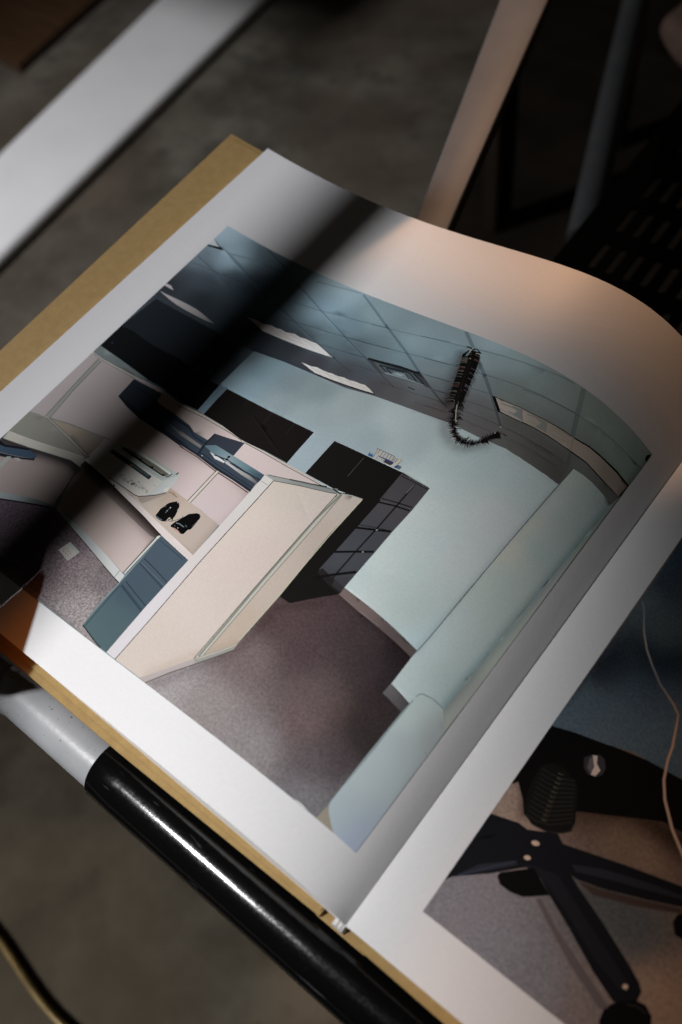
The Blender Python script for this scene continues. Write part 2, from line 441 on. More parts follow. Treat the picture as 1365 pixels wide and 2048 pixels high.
# ------------------------------------------------------------------ the flat print: a planar map of inked areas laid on each page
PRINT = json.loads(r'''{"L":[["ceiling",[[17.6,195.6,194,221,234],[32.7,182.5,201,233,249],[18.3,174.9,134,153,164],[20,163.8,83,90,99],[18.5,158.2,56,63,69],[33.7,158.3,61,70,77],[30.6,166.6,89,101,111],[38.3,176.2,90,106,117],[43.8,195.8,122,145,154],[50.5,177.2,71,86,97],[61.3,176.8,102,122,132],[72.7,156.8,49,54,61],[83.7,194.4,195,223,234],[84.5,186.1,171,205,223],[102,179.4,132,160,173],[108.9,189,163,189,198],[101.8,168.9,111,133,141],[111.2,168.2,99,116,125],[88.8,159.4,54,60,66],[102,158.1,67,67,74],[116.1,158.7,77,78,83],[133,158.6,90,88,93],[132.9,183.4,176,203,213],[132.3,174.8,145,173,183],[123.7,171.6,127,150,159],[123.3,162.7,84,91,100],[141.4,158.4,101,99,102],[156.4,157,108,106,106],[149.1,176,157,178,185],[152.8,168.7,134,146,150],[163.6,197.6,207,241,252],[147,184.9,175,205,216],[148.3,175.9,151,171,179],[153.9,165.6,117,121,124],[163,159.5,114,106,106],[165.3,187.8,189,213,219],[169.5,178.9,159,172,177],[172.3,167.2,133,134,137],[178.6,161.6,128,125,126],[174.8,195.6,202,229,233],[188.3,189.7,193,215,215],[195.8,189.3,193,209,205],[181.2,178.7,161,174,170],[187.6,169.3,123,124,120],[198.3,167.6,126,123,120],[209.6,165.6,117,115,110],[190.8,186.5,170,185,181],[203.2,181.2,173,184,180],[208,192.2,189,203,194],[218.6,191.5,192,209,200],[225.4,187.4,182,199,189],[233.4,192.3,171,193,185],[201.3,175.3,148,153,149],[216.9,170.9,144,150,146],[230.9,169.3,131,133,128],[201.3,166.7,117,114,110],[212.2,162.3,109,106,102]],1,[[16.52,196.88],[17,143.26],[16.09,110.37],[17.15,56.75],[16.58,16.96],[62.22,17.71],[118.9,16.99],[146,17.21],[185.73,16.4],[207.82,17.2],[220.89,16.95],[236.65,16.91],[236.58,55.26],[236.71,94.9],[236.34,136.14],[236.31,174.07],[236.64,196.97],[216.07,197.92],[198.55,198],[175.22,197.65],[147.72,197.1],[87.93,196.74]]],
["line",["m",0.66,0.68,0.7],0,[[28.31,185.42],[37.71,187.78],[47.84,188.82],[55.47,189.65],[55.26,190.13],[47.62,189.3],[37.47,188.26],[28.05,185.89]]],
["line",["m",0.66,0.68,0.7],0,[[16.31,171.23],[22.84,172.81],[32.98,174.01],[45.1,175.81],[44.9,176.23],[32.79,174.43],[22.64,173.23],[16.09,171.64]]],
["line",["m",0.66,0.68,0.7],0,[[72.56,192.9],[83.43,194.64],[94.71,196.35],[94.44,196.86],[83.16,195.15],[72.29,193.4]]],
["line",["m",0.66,0.68,0.7],0,[[68.34,178.03],[77.84,179.3],[86.7,180.43],[102.02,182.89],[118.31,185.3],[118.06,185.78],[101.76,183.38],[86.44,180.91],[77.59,179.79],[68.09,178.52]]],
["line",["m",0.66,0.68,0.7],0,[[71.93,168.86],[82.83,170.58],[95.98,172.21],[104.49,173.39],[114.55,174.57],[125.49,176.11],[125.26,176.56],[114.32,175.02],[104.25,173.84],[95.75,172.67],[82.59,171.04],[71.69,169.32]]],
["line",["m",0.66,0.68,0.7],0,[[96.04,165.06],[106.75,166.41],[119.34,167.92],[119.17,168.27],[106.57,166.76],[95.86,165.41]]],
["line",["m",0.66,0.68,0.7],0,[[110.14,183.78],[116.88,184.91],[118.99,185.13],[130.3,186.86],[145.15,189.33],[144.94,189.73],[130.08,187.26],[118.77,185.54],[116.66,185.32],[109.91,184.19]]],
["line",["m",0.66,0.68,0.7],0,[[106.71,173.61],[117.17,174.94],[132.35,176.97],[140.44,178.19],[152.18,179.61],[151.99,180.04],[140.22,178.63],[132.12,177.41],[116.94,175.39],[106.47,174.06]]],
["line",["m",0.66,0.68,0.7],0,[[112.06,167.09],[119.08,167.86],[118.93,168.16],[111.91,167.4]]],
["line",["m",0.66,0.68,0.7],0,[[144.81,170.97],[150.55,171.71],[157.26,172.62],[157.11,172.95],[150.4,172.04],[144.65,171.31]]],
["line",["m",0.66,0.68,0.7],0,[[154.2,166.31],[161.02,167.42],[160.88,167.73],[154.06,166.61]]],
["line",["m",0.66,0.68,0.7],0,[[133.29,160.32],[139.93,160.63],[152.47,162.17],[160.44,162.9],[160.35,163.14],[152.37,162.41],[139.82,160.88],[133.19,160.56]]],
["line",["m",0.66,0.68,0.7],0,[[151.36,158.14],[158.19,159.08],[166.41,159.98],[166.32,160.19],[158.1,159.29],[151.26,158.35]]],
["line",["m",0.66,0.68,0.7],0,[[115.68,162.69],[126.06,163.85],[130.91,164.27],[130.79,164.52],[125.94,164.1],[115.55,162.95]]],
["line",["m",0.66,0.68,0.7],0,[[133.3,187.4],[143.98,188.92],[153.58,190.06],[153.38,190.5],[143.76,189.37],[133.07,187.85]]],
["line",["m",0.66,0.68,0.7],0,[[157.52,190.97],[167.02,192.43],[175.98,193.64],[184.79,194.87],[191.31,195.91],[196.57,196.39],[196.47,196.93],[191.18,196.45],[184.62,195.42],[175.78,194.19],[166.79,193],[157.26,191.54]]],
["line",["m",0.66,0.68,0.7],0,[[141.31,178.15],[148.55,179.07],[155.98,180.22],[155.77,180.67],[148.33,179.53],[141.09,178.61]]],
["line",["m",0.66,0.68,0.7],0,[[162.34,180.85],[169.32,181.88],[176.36,182.96],[182.58,183.72],[189.64,184.61],[195.94,185.25],[203.45,186.16],[203.37,186.62],[195.86,185.71],[189.52,185.08],[182.44,184.19],[176.2,183.44],[169.13,182.36],[162.14,181.35]]],
["line",["m",0.66,0.68,0.7],0,[[146.63,171.06],[152.28,171.87],[158.45,172.54],[158.29,172.91],[152.11,172.25],[146.44,171.45]]],
["line",["m",0.66,0.68,0.7],0,[[165.78,173.51],[169.73,174.21],[173.75,174.74],[173.62,175.11],[169.59,174.58],[165.63,173.88]]],
["line",["m",0.66,0.68,0.7],0,[[154.38,166.58],[160.47,167.31],[160.34,167.61],[154.25,166.89]]],
["line",["m",0.66,0.68,0.7],0,[[168.06,167.84],[173.66,168.58],[179.85,169.39],[179.76,169.68],[173.55,168.88],[167.95,168.14]]],
["line",["m",0.66,0.68,0.7],0,[[153.36,162.07],[158.03,162.68],[162.77,163.1],[162.67,163.36],[157.92,162.94],[153.24,162.33]]],
["line",["m",0.66,0.68,0.7],0,[[170.41,163.49],[177.61,164.29],[185.29,164.93],[192.71,165.9],[199.13,166.31],[207.46,167.04],[207.43,167.32],[199.09,166.59],[192.65,166.19],[185.22,165.22],[177.52,164.58],[170.3,163.79]]],
["line",["m",0.66,0.68,0.7],0,[[172.26,159.85],[179.35,160.42],[184.67,161.02],[184.6,161.26],[179.28,160.66],[172.18,160.11]]],
["line",["m",0.66,0.68,0.7],0,[[189.21,161.32],[196.93,162.54],[206,163.47],[210.82,163.74],[210.81,163.96],[205.97,163.69],[196.89,162.76],[189.15,161.54]]],
["line",["m",0.66,0.68,0.7],0,[[155.97,158.58],[164.23,159.72],[164.14,159.94],[155.88,158.8]]],
["line",["m",0.66,0.68,0.7],0,[[182.56,183],[191.99,184.58],[198.51,185.38],[204.04,186.12],[203.98,186.54],[198.43,185.8],[191.88,185],[182.43,183.43]]],
["line",["m",0.66,0.68,0.7],0,[[204.38,186.07],[213.8,187.58],[221.81,187.93],[229.11,188.25],[236.57,188.94],[236.63,189.38],[229.17,188.67],[221.84,188.34],[213.78,187.98],[204.33,186.47]]],
["line",["m",0.66,0.68,0.7],0,[[187.45,165.08],[194.03,166.03],[202.34,166.73],[208.23,166.93],[213.45,167.48],[213.44,167.71],[208.21,167.15],[202.31,166.96],[193.99,166.26],[187.39,165.3]]],
["line",["m",0.66,0.68,0.7],0,[[190.3,162.2],[194.47,162.86],[200.48,163.44],[209.31,163.69],[209.29,163.88],[200.46,163.62],[194.43,163.04],[190.26,162.38]]],
["line",["m",0.58,0.62,0.66],0,[[22.51,186.12],[45.33,179.71],[60.36,174.34],[60.42,174.87],[45.36,180.28],[22.51,186.74]]],
["line",["m",0.58,0.62,0.66],0,[[66.13,173.91],[79.36,170.18],[95.55,165.51],[107.17,162.28],[118.95,159.23],[118.93,159.55],[107.15,162.64],[95.54,165.91],[79.35,170.64],[66.11,174.42]]],
["line",["m",0.58,0.62,0.66],0,[[17.06,176.11],[30.82,173.44],[43.85,169.94],[43.85,170.19],[30.81,173.76],[17.03,176.51]]],
["line",["m",0.58,0.62,0.66],0,[[39.72,196.79],[48.06,194.27],[58.74,190.77],[58.77,191.5],[48.07,194.99],[39.73,197.49]]],
["line",["m",0.58,0.62,0.66],0,[[65.19,187.64],[76.22,183.84],[86.12,180.11],[105.17,173.01],[119.84,167.75],[119.87,168.37],[105.21,173.66],[86.17,180.78],[76.27,184.54],[65.22,188.36]]],
["line",["m",0.58,0.62,0.66],0,[[119.52,167.76],[130.42,163.74],[139.48,160.59],[139.5,160.96],[130.45,164.22],[119.56,168.34]]],
["line",["m",0.58,0.62,0.66],0,[[95.54,195.91],[102.84,192.32],[116.93,185.09],[117.15,186.01],[103.04,193.28],[95.73,196.9]]],
["line",["m",0.58,0.62,0.66],0,[[115.21,185.97],[123.86,181.66],[132.9,177.08],[143.71,170.89],[144.02,171.81],[133.18,178.05],[124.08,182.67],[115.42,187.01]]],
["line",["m",0.58,0.62,0.66],0,[[143.25,171.01],[152.84,166.23],[160.23,162.78],[163.87,161.58],[163.91,162.22],[160.36,163.55],[153.05,167.12],[143.5,172.06]]],
["line",["m",0.58,0.62,0.66],0,[[146.98,196.52],[154.47,190.67],[161.14,185.13],[167.24,180.29],[167.95,181.52],[161.87,186.33],[155.2,191.87],[147.67,197.73]]],
["line",["m",0.58,0.62,0.66],0,[[166.06,181.25],[172.15,176.16],[177.23,171.75],[185.15,164.55],[185.63,165.21],[177.83,172.56],[172.84,177.14],[166.86,182.41]]],
["line",["m",0.7,0.74,0.74],0,[[199.27,196.76],[201.63,191.22],[203.75,185.71],[205.59,181.48],[207.24,177.54],[208.89,178.42],[207.27,182.37],[205.5,186.58],[203.42,192.09],[201.1,197.67]]],
["line",["m",0.8,0.8,0.8],0,[[210.27,172.66],[211.93,169.16],[213.06,167.31],[213.83,167.88],[212.9,169.77],[211.41,173.32]]],
["lamp",[[18.2,155,214,208,208],[35.6,150.7,206,202,202],[73.9,162.4,206,202,200],[98.4,162.4,228,228,228],[117.5,153.5,228,226,222],[130.5,154.8,232,228,222]],0,[[16.51,155.25],[16.75,156.56],[19.18,156.81],[22,155.58],[19.56,155.35]]],
["lamp",[[18.2,155,214,208,208],[35.6,150.7,206,202,202],[73.9,162.4,206,202,200],[98.4,162.4,228,228,228],[117.5,153.5,228,226,222],[130.5,154.8,232,228,222]],0,[[17.13,151.79],[20.97,152.09],[24.51,152.58],[28.71,153.04],[33.01,153.37],[37.55,153.45],[41.07,153.18],[44.18,152.64],[49.87,151.76],[45.66,151.05],[38.23,150.61],[32.47,150.44],[28.17,150.45],[23.46,150.87]]],
["lamp",[[18.2,155,214,208,208],[35.6,150.7,206,202,202],[73.9,162.4,206,202,200],[98.4,162.4,228,228,228],[117.5,153.5,228,226,222],[130.5,154.8,232,228,222]],0,[[59.07,162.08],[62.08,162.63],[65.34,162.89],[68.35,162.69],[70.06,163.24],[72.07,163.81],[74.74,163.61],[77.04,164.18],[80.08,163.89],[82.09,164.42],[84.01,165.03],[87.45,164.58],[90.07,165.06],[93.14,165.01],[95.95,165.23],[98.62,164.55],[100.54,164.04],[103.63,163.17],[107.28,162.18],[102.54,161.67],[97.03,161.14],[91.42,160.67],[85.63,160.34],[80.98,160.04],[76.19,159.84],[71.11,159.59],[67.23,160.41],[63.68,161.2]]],
["lamp",[[18.2,155,214,208,208],[35.6,150.7,206,202,202],[73.9,162.4,206,202,200],[98.4,162.4,228,228,228],[117.5,153.5,228,226,222],[130.5,154.8,232,228,222]],0,[[97.19,154.12],[99.57,154.35],[102.21,154.39],[104.54,155.12],[108.22,154.94],[110.47,155.03],[113.09,155.36],[116.01,155.32],[118.41,155.88],[121.37,155.73],[123.79,156.22],[126.61,156.21],[128.54,156.58],[131.4,155.78],[134.56,154.57],[129.54,153.96],[120.68,153.13],[113.65,152.64],[106.29,152.37],[102.87,152.93],[100.24,153.57]]],
["line",["m",0.8,0.82,0.84],0,[[70.25,162.91],[73.92,162.3],[78.5,161.33],[78.47,161.6],[73.89,162.58],[70.21,163.2]]],
["line",["m",0.8,0.82,0.84],0,[[75.39,163.47],[79.76,162.72],[84.52,161.48],[84.51,161.75],[79.73,163],[75.34,163.75]]],
["line",["m",0.8,0.82,0.84],0,[[82.28,164.08],[86.42,163.53],[91.36,162.02],[91.36,162.29],[86.39,163.81],[82.22,164.37]]],
["line",["m",0.8,0.82,0.84],0,[[89.34,164.39],[93.05,163.58],[97.57,162.5],[97.54,162.78],[93.02,163.86],[89.3,164.67]]],
["line",["m",0.8,0.82,0.84],0,[[70.64,161.11],[76.07,162.05],[85.23,163.56],[96.82,164.14],[96.7,164.42],[85.09,163.84],[75.91,162.33],[70.49,161.4]]],
["line",["m",0.8,0.82,0.84],0,[[73.14,160.41],[81.05,161.29],[93.5,162.41],[93.37,162.69],[80.92,161.58],[73,160.7]]],
["line",["m",0.8,0.82,0.84],0,[[102.3,154.16],[105.93,153.37],[108.93,152.6],[108.92,152.86],[105.91,153.63],[102.28,154.43]]],
["line",["m",0.8,0.82,0.84],0,[[108.31,154.71],[111.18,154.07],[114.94,153.03],[114.94,153.29],[111.16,154.33],[108.28,154.98]]],
["line",["m",0.8,0.82,0.84],0,[[113.71,155.2],[116.39,154.74],[119.7,153.49],[119.73,153.74],[116.39,155],[113.67,155.47]]],
["line",["m",0.8,0.82,0.84],0,[[119.01,155.72],[121.94,154.92],[125.03,153.89],[125.04,154.14],[121.94,155.17],[119,155.98]]],
["line",["m",0.8,0.82,0.84],0,[[102.34,153.48],[111.23,154.06],[122,154.91],[130.2,155.14],[130.09,155.41],[121.88,155.18],[111.11,154.34],[102.21,153.76]]],
["line",[34,36,42],0,[[106.63,151.84],[114.02,152.07],[121.02,152.61],[129.88,153.45],[135.21,154.21],[134.97,154.7],[129.64,153.94],[120.8,153.1],[113.81,152.57],[106.43,152.35]]],
["line",[30,34,40],0,[[107.07,162.12],[108.5,162.17],[108.34,162.54],[106.92,162.5]]],
["window",[225,235,238],0,[[15.62,183.73],[15.78,188.35],[19.8,186.49],[22.19,186.05],[19.85,184.95]]],
["windowframe",[24,34,38],0,[[16.2,188.1],[19.87,186.77],[24.93,185.37],[23.4,184.71],[17.22,183.07],[16.28,183.74],[19.81,185],[22.16,185.72],[19.46,186.48]]],
["vent",[84,86,90],0,[[119.81,168.18],[126.62,169.27],[132.28,170.04],[139.02,170.7],[144.36,171.17],[148.71,169.11],[153.04,166.64],[146.05,166.12],[139.61,165.25],[129.54,164.19]]],
["vent",[58,66,70],0,[[120.3,168.28],[144.24,171.32],[145.7,170.56],[147.98,169.38],[142.03,170.03],[134.57,168.98],[124.05,167.82]]],
["vent",[100,112,118],0,[[123.93,167.97],[134.52,169.04],[141.77,169.91],[146.21,168.71],[150.15,166.71],[141.64,165.41],[134.99,164.7],[130.6,164.7],[126.38,166.76]]],
["line",[36,40,44],0,[[120.91,167.82],[127.64,168.75],[135.88,169.91],[141.76,170.2],[144.59,170.72],[144.12,171.62],[141.35,171.11],[135.45,170.83],[127.17,169.68],[120.43,168.75]]],
["line",[40,46,50],0,[[127.06,167.32],[130.92,165.94],[132.55,165.24],[132.61,165.65],[130.95,166.36],[127.08,167.75]]],
["line",[40,48,52],0,[[127.39,167.28],[134.28,168.32],[139.44,169.11],[141.22,168.98],[145.08,167.12],[146.11,166.42],[146.3,166.8],[145.19,167.55],[141.23,169.45],[139.21,169.61],[134.03,168.82],[127.12,167.79]]],
["line",[44,54,58],0,[[130.84,166.95],[133.88,165.86],[135,165.26],[139.14,165.78],[142.8,166.46],[139.36,168.69],[139.2,168.28],[142.27,166.67],[138.9,166.27],[134.82,165.76],[133.93,166.32],[130.86,167.42]]],
["line",[150,166,172],0,[[131.8,164.93],[135.82,165.39],[141.06,166.04],[146.19,166.27],[145.97,166.83],[140.81,166.61],[135.55,165.96],[131.53,165.5]]],
["line",[34,38,42],0,[[142.13,169.65],[146.04,168.2],[149.75,166.52],[149.82,166.95],[146.09,168.65],[142.16,170.11]]],
["line",[50,58,64],0,[[130.72,167.27],[135.28,167.97],[138.89,168.44],[138.67,168.89],[135.06,168.43],[130.48,167.73]]],
["line",[160,172,176],0,[[131.87,164.89],[142.52,166.05],[149.85,166.57],[149.72,166.9],[142.37,166.39],[131.71,165.23]]],
["line",[70,70,72],0,[[144.6,163.04],[147.93,163.05],[147.78,163.5],[144.44,163.49]]],
["vent",[140,160,170],0,[[134.48,167.22],[139.02,168.36],[142.09,166.68],[138.4,166.36],[135.68,165.67],[134.67,166.04]]],
["vent",[176,190,196],0,[[135.89,167.27],[139.35,167.46],[138.66,166.49],[135.97,166.24]]],
["lamp",[30,30,26],0,[[174.88,174.74],[176.07,174.98],[186.44,175.96],[197.25,176.98],[203.66,177.64],[209.27,177.94],[208.59,177.94],[215.27,179.36],[220.77,179.73],[229.64,180.18],[236.84,180.03],[236.41,173.23],[226.78,172.45],[217.97,172.99],[211.99,172.27],[205.38,171.97],[200.22,171.62],[195.15,171.31],[190.42,170.57],[181.56,169.94],[180.89,169.64],[178.15,171.95]]],
["lamp",[[177.7,174,226,214,204],[203.3,174.6,206,194,180],[212.6,176.8,214,196,180],[231.9,174.6,190,176,162]],0,[[176.5,174.7],[187.06,175.74],[197.54,176.69],[204.41,177.28],[209.31,177.68],[208.64,177.42],[215.71,178.77],[220.94,179.05],[229.54,179.35],[236.28,179.28],[235.85,173.28],[226.73,172.98],[217.95,173.47],[211.93,172.79],[205.16,172.28],[200.23,172.05],[194.93,171.64],[190.38,171.05],[190.34,170.88],[181.66,170.33]]],
["line",[170,160,150],0,[[186.91,175.5],[190.47,170.94],[190.73,171.19],[187.18,175.74]]],
["line",[176,166,154],0,[[197.39,176.6],[199.81,172.03],[200.12,172.22],[197.7,176.78]]],
["line",[186,170,156],0,[[208.57,177.56],[210.64,172.51],[210.97,172.68],[208.9,177.73]]],
["line",[180,178,172],0,[[179.63,173.17],[183.45,173.89],[187.26,174.44],[187.11,174.96],[183.28,174.41],[179.45,173.69]]],
["line",[196,190,182],0,[[180.52,171.14],[184.88,171.07],[189.7,171.7],[189.6,172.11],[184.79,171.48],[180.44,171.56]]],
["line",[178,180,176],0,[[184.03,171.61],[188.81,172.29],[188.67,172.81],[183.88,172.13]]],
["line",[180,176,168],0,[[190.21,174.48],[193.83,175.45],[197.61,175.51],[197.55,176.03],[193.71,175.97],[190.03,175]]],
["line",[190,184,174],0,[[192.1,172.35],[195.08,172.88],[199.11,173.18],[199.03,173.7],[194.97,173.4],[191.97,172.87]]],
["line",[192,182,170],0,[[199.95,175.71],[207.96,177.09],[207.89,177.51],[199.88,176.13]]],
["line",[196,186,174],0,[[200.61,173.31],[208.73,174.55],[208.67,174.96],[200.54,173.72]]],
["line",[200,186,170],0,[[200.25,174.91],[209.01,175.42],[208.98,175.75],[200.22,175.24]]],
["lamp",[164,172,170],0,[[183.41,174.78],[187.09,175.41],[190.38,171.26],[185.94,171.75],[186.56,173.66]]],
["lamp",[170,172,166],0,[[193.01,175.42],[197.47,176.51],[199.79,172.39],[195.55,172.37],[196.33,174.77]]],
["wall",[[26.6,128.6,40,46,51],[40.7,131.1,42,48,53],[26.4,143,40,46,51],[38.7,140.4,42,48,54],[63.3,141.7,48,54,60],[68.1,127.7,62,70,76],[71.8,148,74,86,92]],0,[[18.86,147.64],[42.48,148.72],[58.67,148.72],[75.06,149.06],[75.98,138.68],[75.96,130.08],[75.03,127.72],[70.95,127.48],[50.86,128.95],[33.46,128.45],[16.67,128.02]]],
["wall",[[84.6,146.9,136,161,171],[84.1,140.6,132,159,171],[100.4,142.7,128,146,152],[112.5,145.8,143,160,164],[130.1,145.2,175,190,193],[76.4,147.8,112,130,138],[84,135.5,160,187,199],[103,133.4,150,167,172],[117.9,133,166,182,187],[128.3,117.8,176,193,202],[146.7,135.2,177,196,202],[163.2,140.2,200,216,219],[177.1,138.8,219,238,238],[178.9,130.4,228,245,244],[183.8,120.1,240,252,252],[187.5,104.6,236,252,250],[186.7,95.2,237,252,251],[196.1,110.8,236,252,252],[151.7,148,205,221,223],[184.5,148,220,241,242],[204,150.3,233,252,252],[212.1,151.2,236,252,252],[205.5,133.2,243,252,252],[203.8,114.1,242,252,252],[193.3,100.4,230,250,247],[182.5,87.6,226,243,243],[188.4,83.1,232,246,245],[191.4,91.3,226,243,239],[201.9,86.6,223,241,237],[210.6,81.3,226,249,252]],1,[[75.15,149.11],[90.25,150.9],[106.55,151.55],[122.13,151.75],[135.94,153.74],[148.19,154.57],[168.02,156.24],[182.07,156.64],[192.31,158.07],[203.95,158.26],[215.41,158.89],[214.65,128.53],[213.7,97.82],[213.17,78.01],[202.62,79.55],[192.88,80.51],[179.64,81.51],[178.07,78.87],[126.38,111.89],[88.67,127.05],[74.85,128.22]]],
["line",[90,112,124],0,[[74.53,129.17],[74.65,128.04],[75.8,113.93],[76.84,113.75],[75.69,127.85],[75.57,128.99]]],
["wall",[[77.5,127.8,112,136,148],[77.8,113.6,132,158,172]],0,[[75.05,128.07],[79.2,128.66],[79.74,113.23],[76,113.65]]],
["wall",[[217,165.3,237,252,241],[216.6,153.8,240,252,249],[215.1,138.9,241,248,237],[215.8,126.4,247,250,236],[226.2,163.1,224,242,239],[226.4,149.5,219,238,234],[224.7,134.5,221,241,239],[232.2,165.7,203,226,222],[233.5,153.2,212,233,229],[222.2,117.9,230,247,242],[213.2,80.9,234,252,252],[216.9,68.6,234,252,252],[223.4,70.6,227,248,245],[214.5,65.5,236,252,252],[226.5,72.2,215,236,234]],1,[[215.9,167.73],[220.01,168.53],[224.38,168.9],[230.25,168.77],[235.56,168.48],[231.48,68.48],[228.32,68.05],[223.67,67.45],[222.12,65.94],[221.74,62.7],[213.31,63.98],[213.07,74.9],[213.17,78.01],[213.7,97.82],[214.65,128.53],[215.41,158.89]]],
["wall",[[236.2,164.9,213,228,212],[235.8,148.7,234,249,233],[232.7,132.9,247,252,246],[233.7,106.5,239,249,238],[234.2,67.6,216,221,212]],0,[[235.56,168.48],[236.31,174.07],[236.34,136.14],[236.71,94.9],[236.41,63.65],[233.3,65.69],[231.48,68.48]]],
["desk",[[225.1,65.6,228,248,245],[224.3,59.1,230,249,247],[226.2,46.7,218,234,237],[224.8,35.5,213,228,231],[225,25.8,202,218,224],[233.7,19.6,196,209,231],[229.4,49.4,212,225,226],[232.6,62.5,210,222,219],[235.1,59.4,199,207,208],[227.4,21.6,198,213,221]],0,[[222.09,66.07],[222.52,67.23],[223.34,67.92],[226.97,68.84],[231.29,68.69],[236.41,63.65],[236.58,55.26],[236.53,34.29],[236.65,16.91],[228,16.62],[225.17,18.77],[222.99,20.57],[221.72,22.19],[221.22,24.21],[221.72,32.96],[222.09,45.34],[221.96,58.76]]],
["line",[160,184,190],0,[[222.25,65.71],[222.69,67.12],[223.56,67.86],[226.97,68.63],[231.26,68.49],[231.31,68.9],[226.97,69.05],[223.44,68.25],[222.35,67.34],[221.87,65.83]]],
["line",[178,196,198],0,[[221.77,64.11],[221.48,45.81],[220.94,24.89],[221.39,24.9],[221.95,45.81],[222.25,64.12]]],
["line",[120,126,122],0,[[215.57,167.51],[215.23,158.78],[214.65,143.36],[214.15,128.37],[213.38,84.36],[213.05,78.07],[213.38,78.05],[213.71,84.34],[214.5,128.36],[215.01,143.36],[215.59,158.78],[215.94,167.51]]],
["carpet",[[153.3,19.2,169,163,163],[171.3,22.6,158,149,149],[191.2,20.3,155,149,150],[170.4,42.7,129,114,114],[170,59.8,95,78,78],[182.6,56.6,92,76,79],[182.4,74,89,73,75],[194.9,70.1,81,69,72],[197.4,78.7,72,62,64],[200.6,46.3,120,104,104],[207.1,60.5,84,72,74],[199.5,38.5,124,106,106],[203,46.4,98,84,81],[211.5,29.8,109,100,103],[215.6,20.7,138,136,139],[214.9,35,91,81,84],[212.1,48.1,68,58,58],[211.7,58.4,65,55,55],[217.5,44.7,64,57,57],[209.8,73.4,52,44,47],[209.9,61.7,52,47,52]],3,[[145.69,17.01],[155.44,31.6],[163.3,42.6],[162.9,46.3],[162.96,66.86],[167.89,66.78],[172.32,71.91],[179.63,78.31],[188.53,77.18],[198.32,76.51],[212.97,75.03],[213.2,64.11],[212.99,59.94],[217.28,59.44],[221.41,58.9],[221.17,41.73],[221.33,24.05],[221.01,17.04],[207.82,17.2],[185.73,16.4]]],
["carpet",[176,168,152],0,[[220.91,17.12],[221.25,19.88],[221.64,22.22],[222.99,20.57],[225.17,18.77],[227.93,16.76],[228,16.62]]],
["baseboard",[[181,80.6,140,124,120],[212.2,76.3,112,100,100]],0,[[179.65,81.38],[186.4,80.97],[192.93,80.4],[197.92,79.91],[203.07,79.18],[213.22,78.06],[213.04,74.96],[205.64,75.86],[198.28,76.52],[188.46,77.21],[183.13,77.97],[179.69,78.39]]],
["line",[84,68,68],0,[[179.74,78.2],[188.52,77.02],[198.32,76.33],[205.68,75.68],[212.98,74.79],[213,75.04],[205.69,75.93],[198.32,76.58],[188.51,77.28],[179.74,78.46]]],
["baseboard",[[214.6,62.7,132,128,130],[220.8,60.5,96,94,96]],0,[[213.36,64.04],[217.54,63.5],[221.83,62.68],[221.48,58.88],[217.2,59.33],[213.07,60.11]]],
["screen",[[18.8,123,24,26,28],[55.2,119.5,20,20,22]],0,[[16.67,128.02],[22.26,129.12],[33.46,128.45],[50.48,129.35],[65.06,127.58],[74.93,127.87],[76.12,113.72],[71.4,113.36],[66.03,113.31],[56.06,114.51],[43.92,113.87],[28.9,114.77],[16.97,115.21]]],
["spot",[60,64,100],0,[[20.29,119.48],[20.36,119.1],[20.01,118.85],[19.59,118.98],[19.52,119.35],[19.86,119.6]]],
["screen",[30,27,26],0,[[79.16,128.24],[90.65,128.31],[103.44,128.2],[115.62,128.38],[126.07,128.32],[126.2,120.21],[126.55,111.91],[114.48,112.08],[102.92,111.45],[90.73,113.11],[79.74,113.36],[79.29,121.25]]],
["line",[46,44,43],0,[[91,128.14],[91.47,124.64],[91.73,124.6],[91.26,128.1]]],
["line",[46,44,43],0,[[104.1,128.01],[104.55,122.24],[104.8,122.19],[104.35,127.96]]],
["line",[46,44,43],0,[[116.06,128.08],[116.43,122.09],[116.68,122.04],[116.31,128.03]]],
["cabinet",[31,29,28],0,[[136,128.86],[143.34,129.06],[152.88,129.15],[167.89,129.62],[173.34,129.34],[179.98,129.27],[180.07,120.36],[179.86,106.32],[179.81,89.72],[179.77,78.4],[173.89,72.7],[167.87,66.54],[163.09,66.71],[161.55,90.02],[162.37,112.91],[150.28,111.32],[136.08,111.56]]],
["cabinet",[[172.7,126.9,88,86,90],[176.6,115.3,92,90,94],[175.6,102.5,84,86,92],[174.5,90,86,90,96],[177.8,81.4,72,72,76]],0,[[167.75,128.93],[173.84,129.12],[180.05,128.99],[180.3,118.32],[179.91,107.45],[179.93,97.64],[179.64,88.4],[179.81,81.44],[173.69,82.2],[167.84,82.14],[168.05,90.04],[168.27,101.87],[168.41,115.15]]],
["cabinet",[44,42,42],0,[[173.79,82.08],[179.81,81.44],[179.97,78.7],[174.81,79.17],[167.87,81.1],[168.57,83.29]]],
["cabinet",[62,60,62],0,[[174.98,81.99],[179.81,81.44],[179.86,79.37],[175.7,79.76]]],
["line",[30,28,28],0,[[167.92,128.01],[173.88,128.22],[179.86,128.26],[179.8,128.57],[173.81,128.53],[167.84,128.33]]],
["line",[34,32,34],0,[[174.3,127.78],[174.33,117.21],[174.24,105.25],[173.84,93.94],[173.72,82.17],[174.34,82.08],[174.45,93.83],[174.87,105.13],[174.97,117.08],[174.93,127.65]]],
["line",[132,128,124],0,[[174.33,127.55],[174.09,123.14],[174.4,123.06],[174.65,127.47]]],
["line",[26,25,27],0,[[168.42,116.63],[173.47,117.87],[179.66,119.24],[179.49,119.65],[173.29,118.28],[168.23,117.05]]],
["line",[26,25,27],0,[[168.44,114.65],[174.04,116.38],[179.94,117.59],[179.71,118.18],[173.77,116.98],[168.13,115.25]]],
["line",[26,25,27],0,[[168.23,103.64],[174.44,106],[179.65,107.74],[179.55,107.95],[174.33,106.21],[168.1,103.86]]],
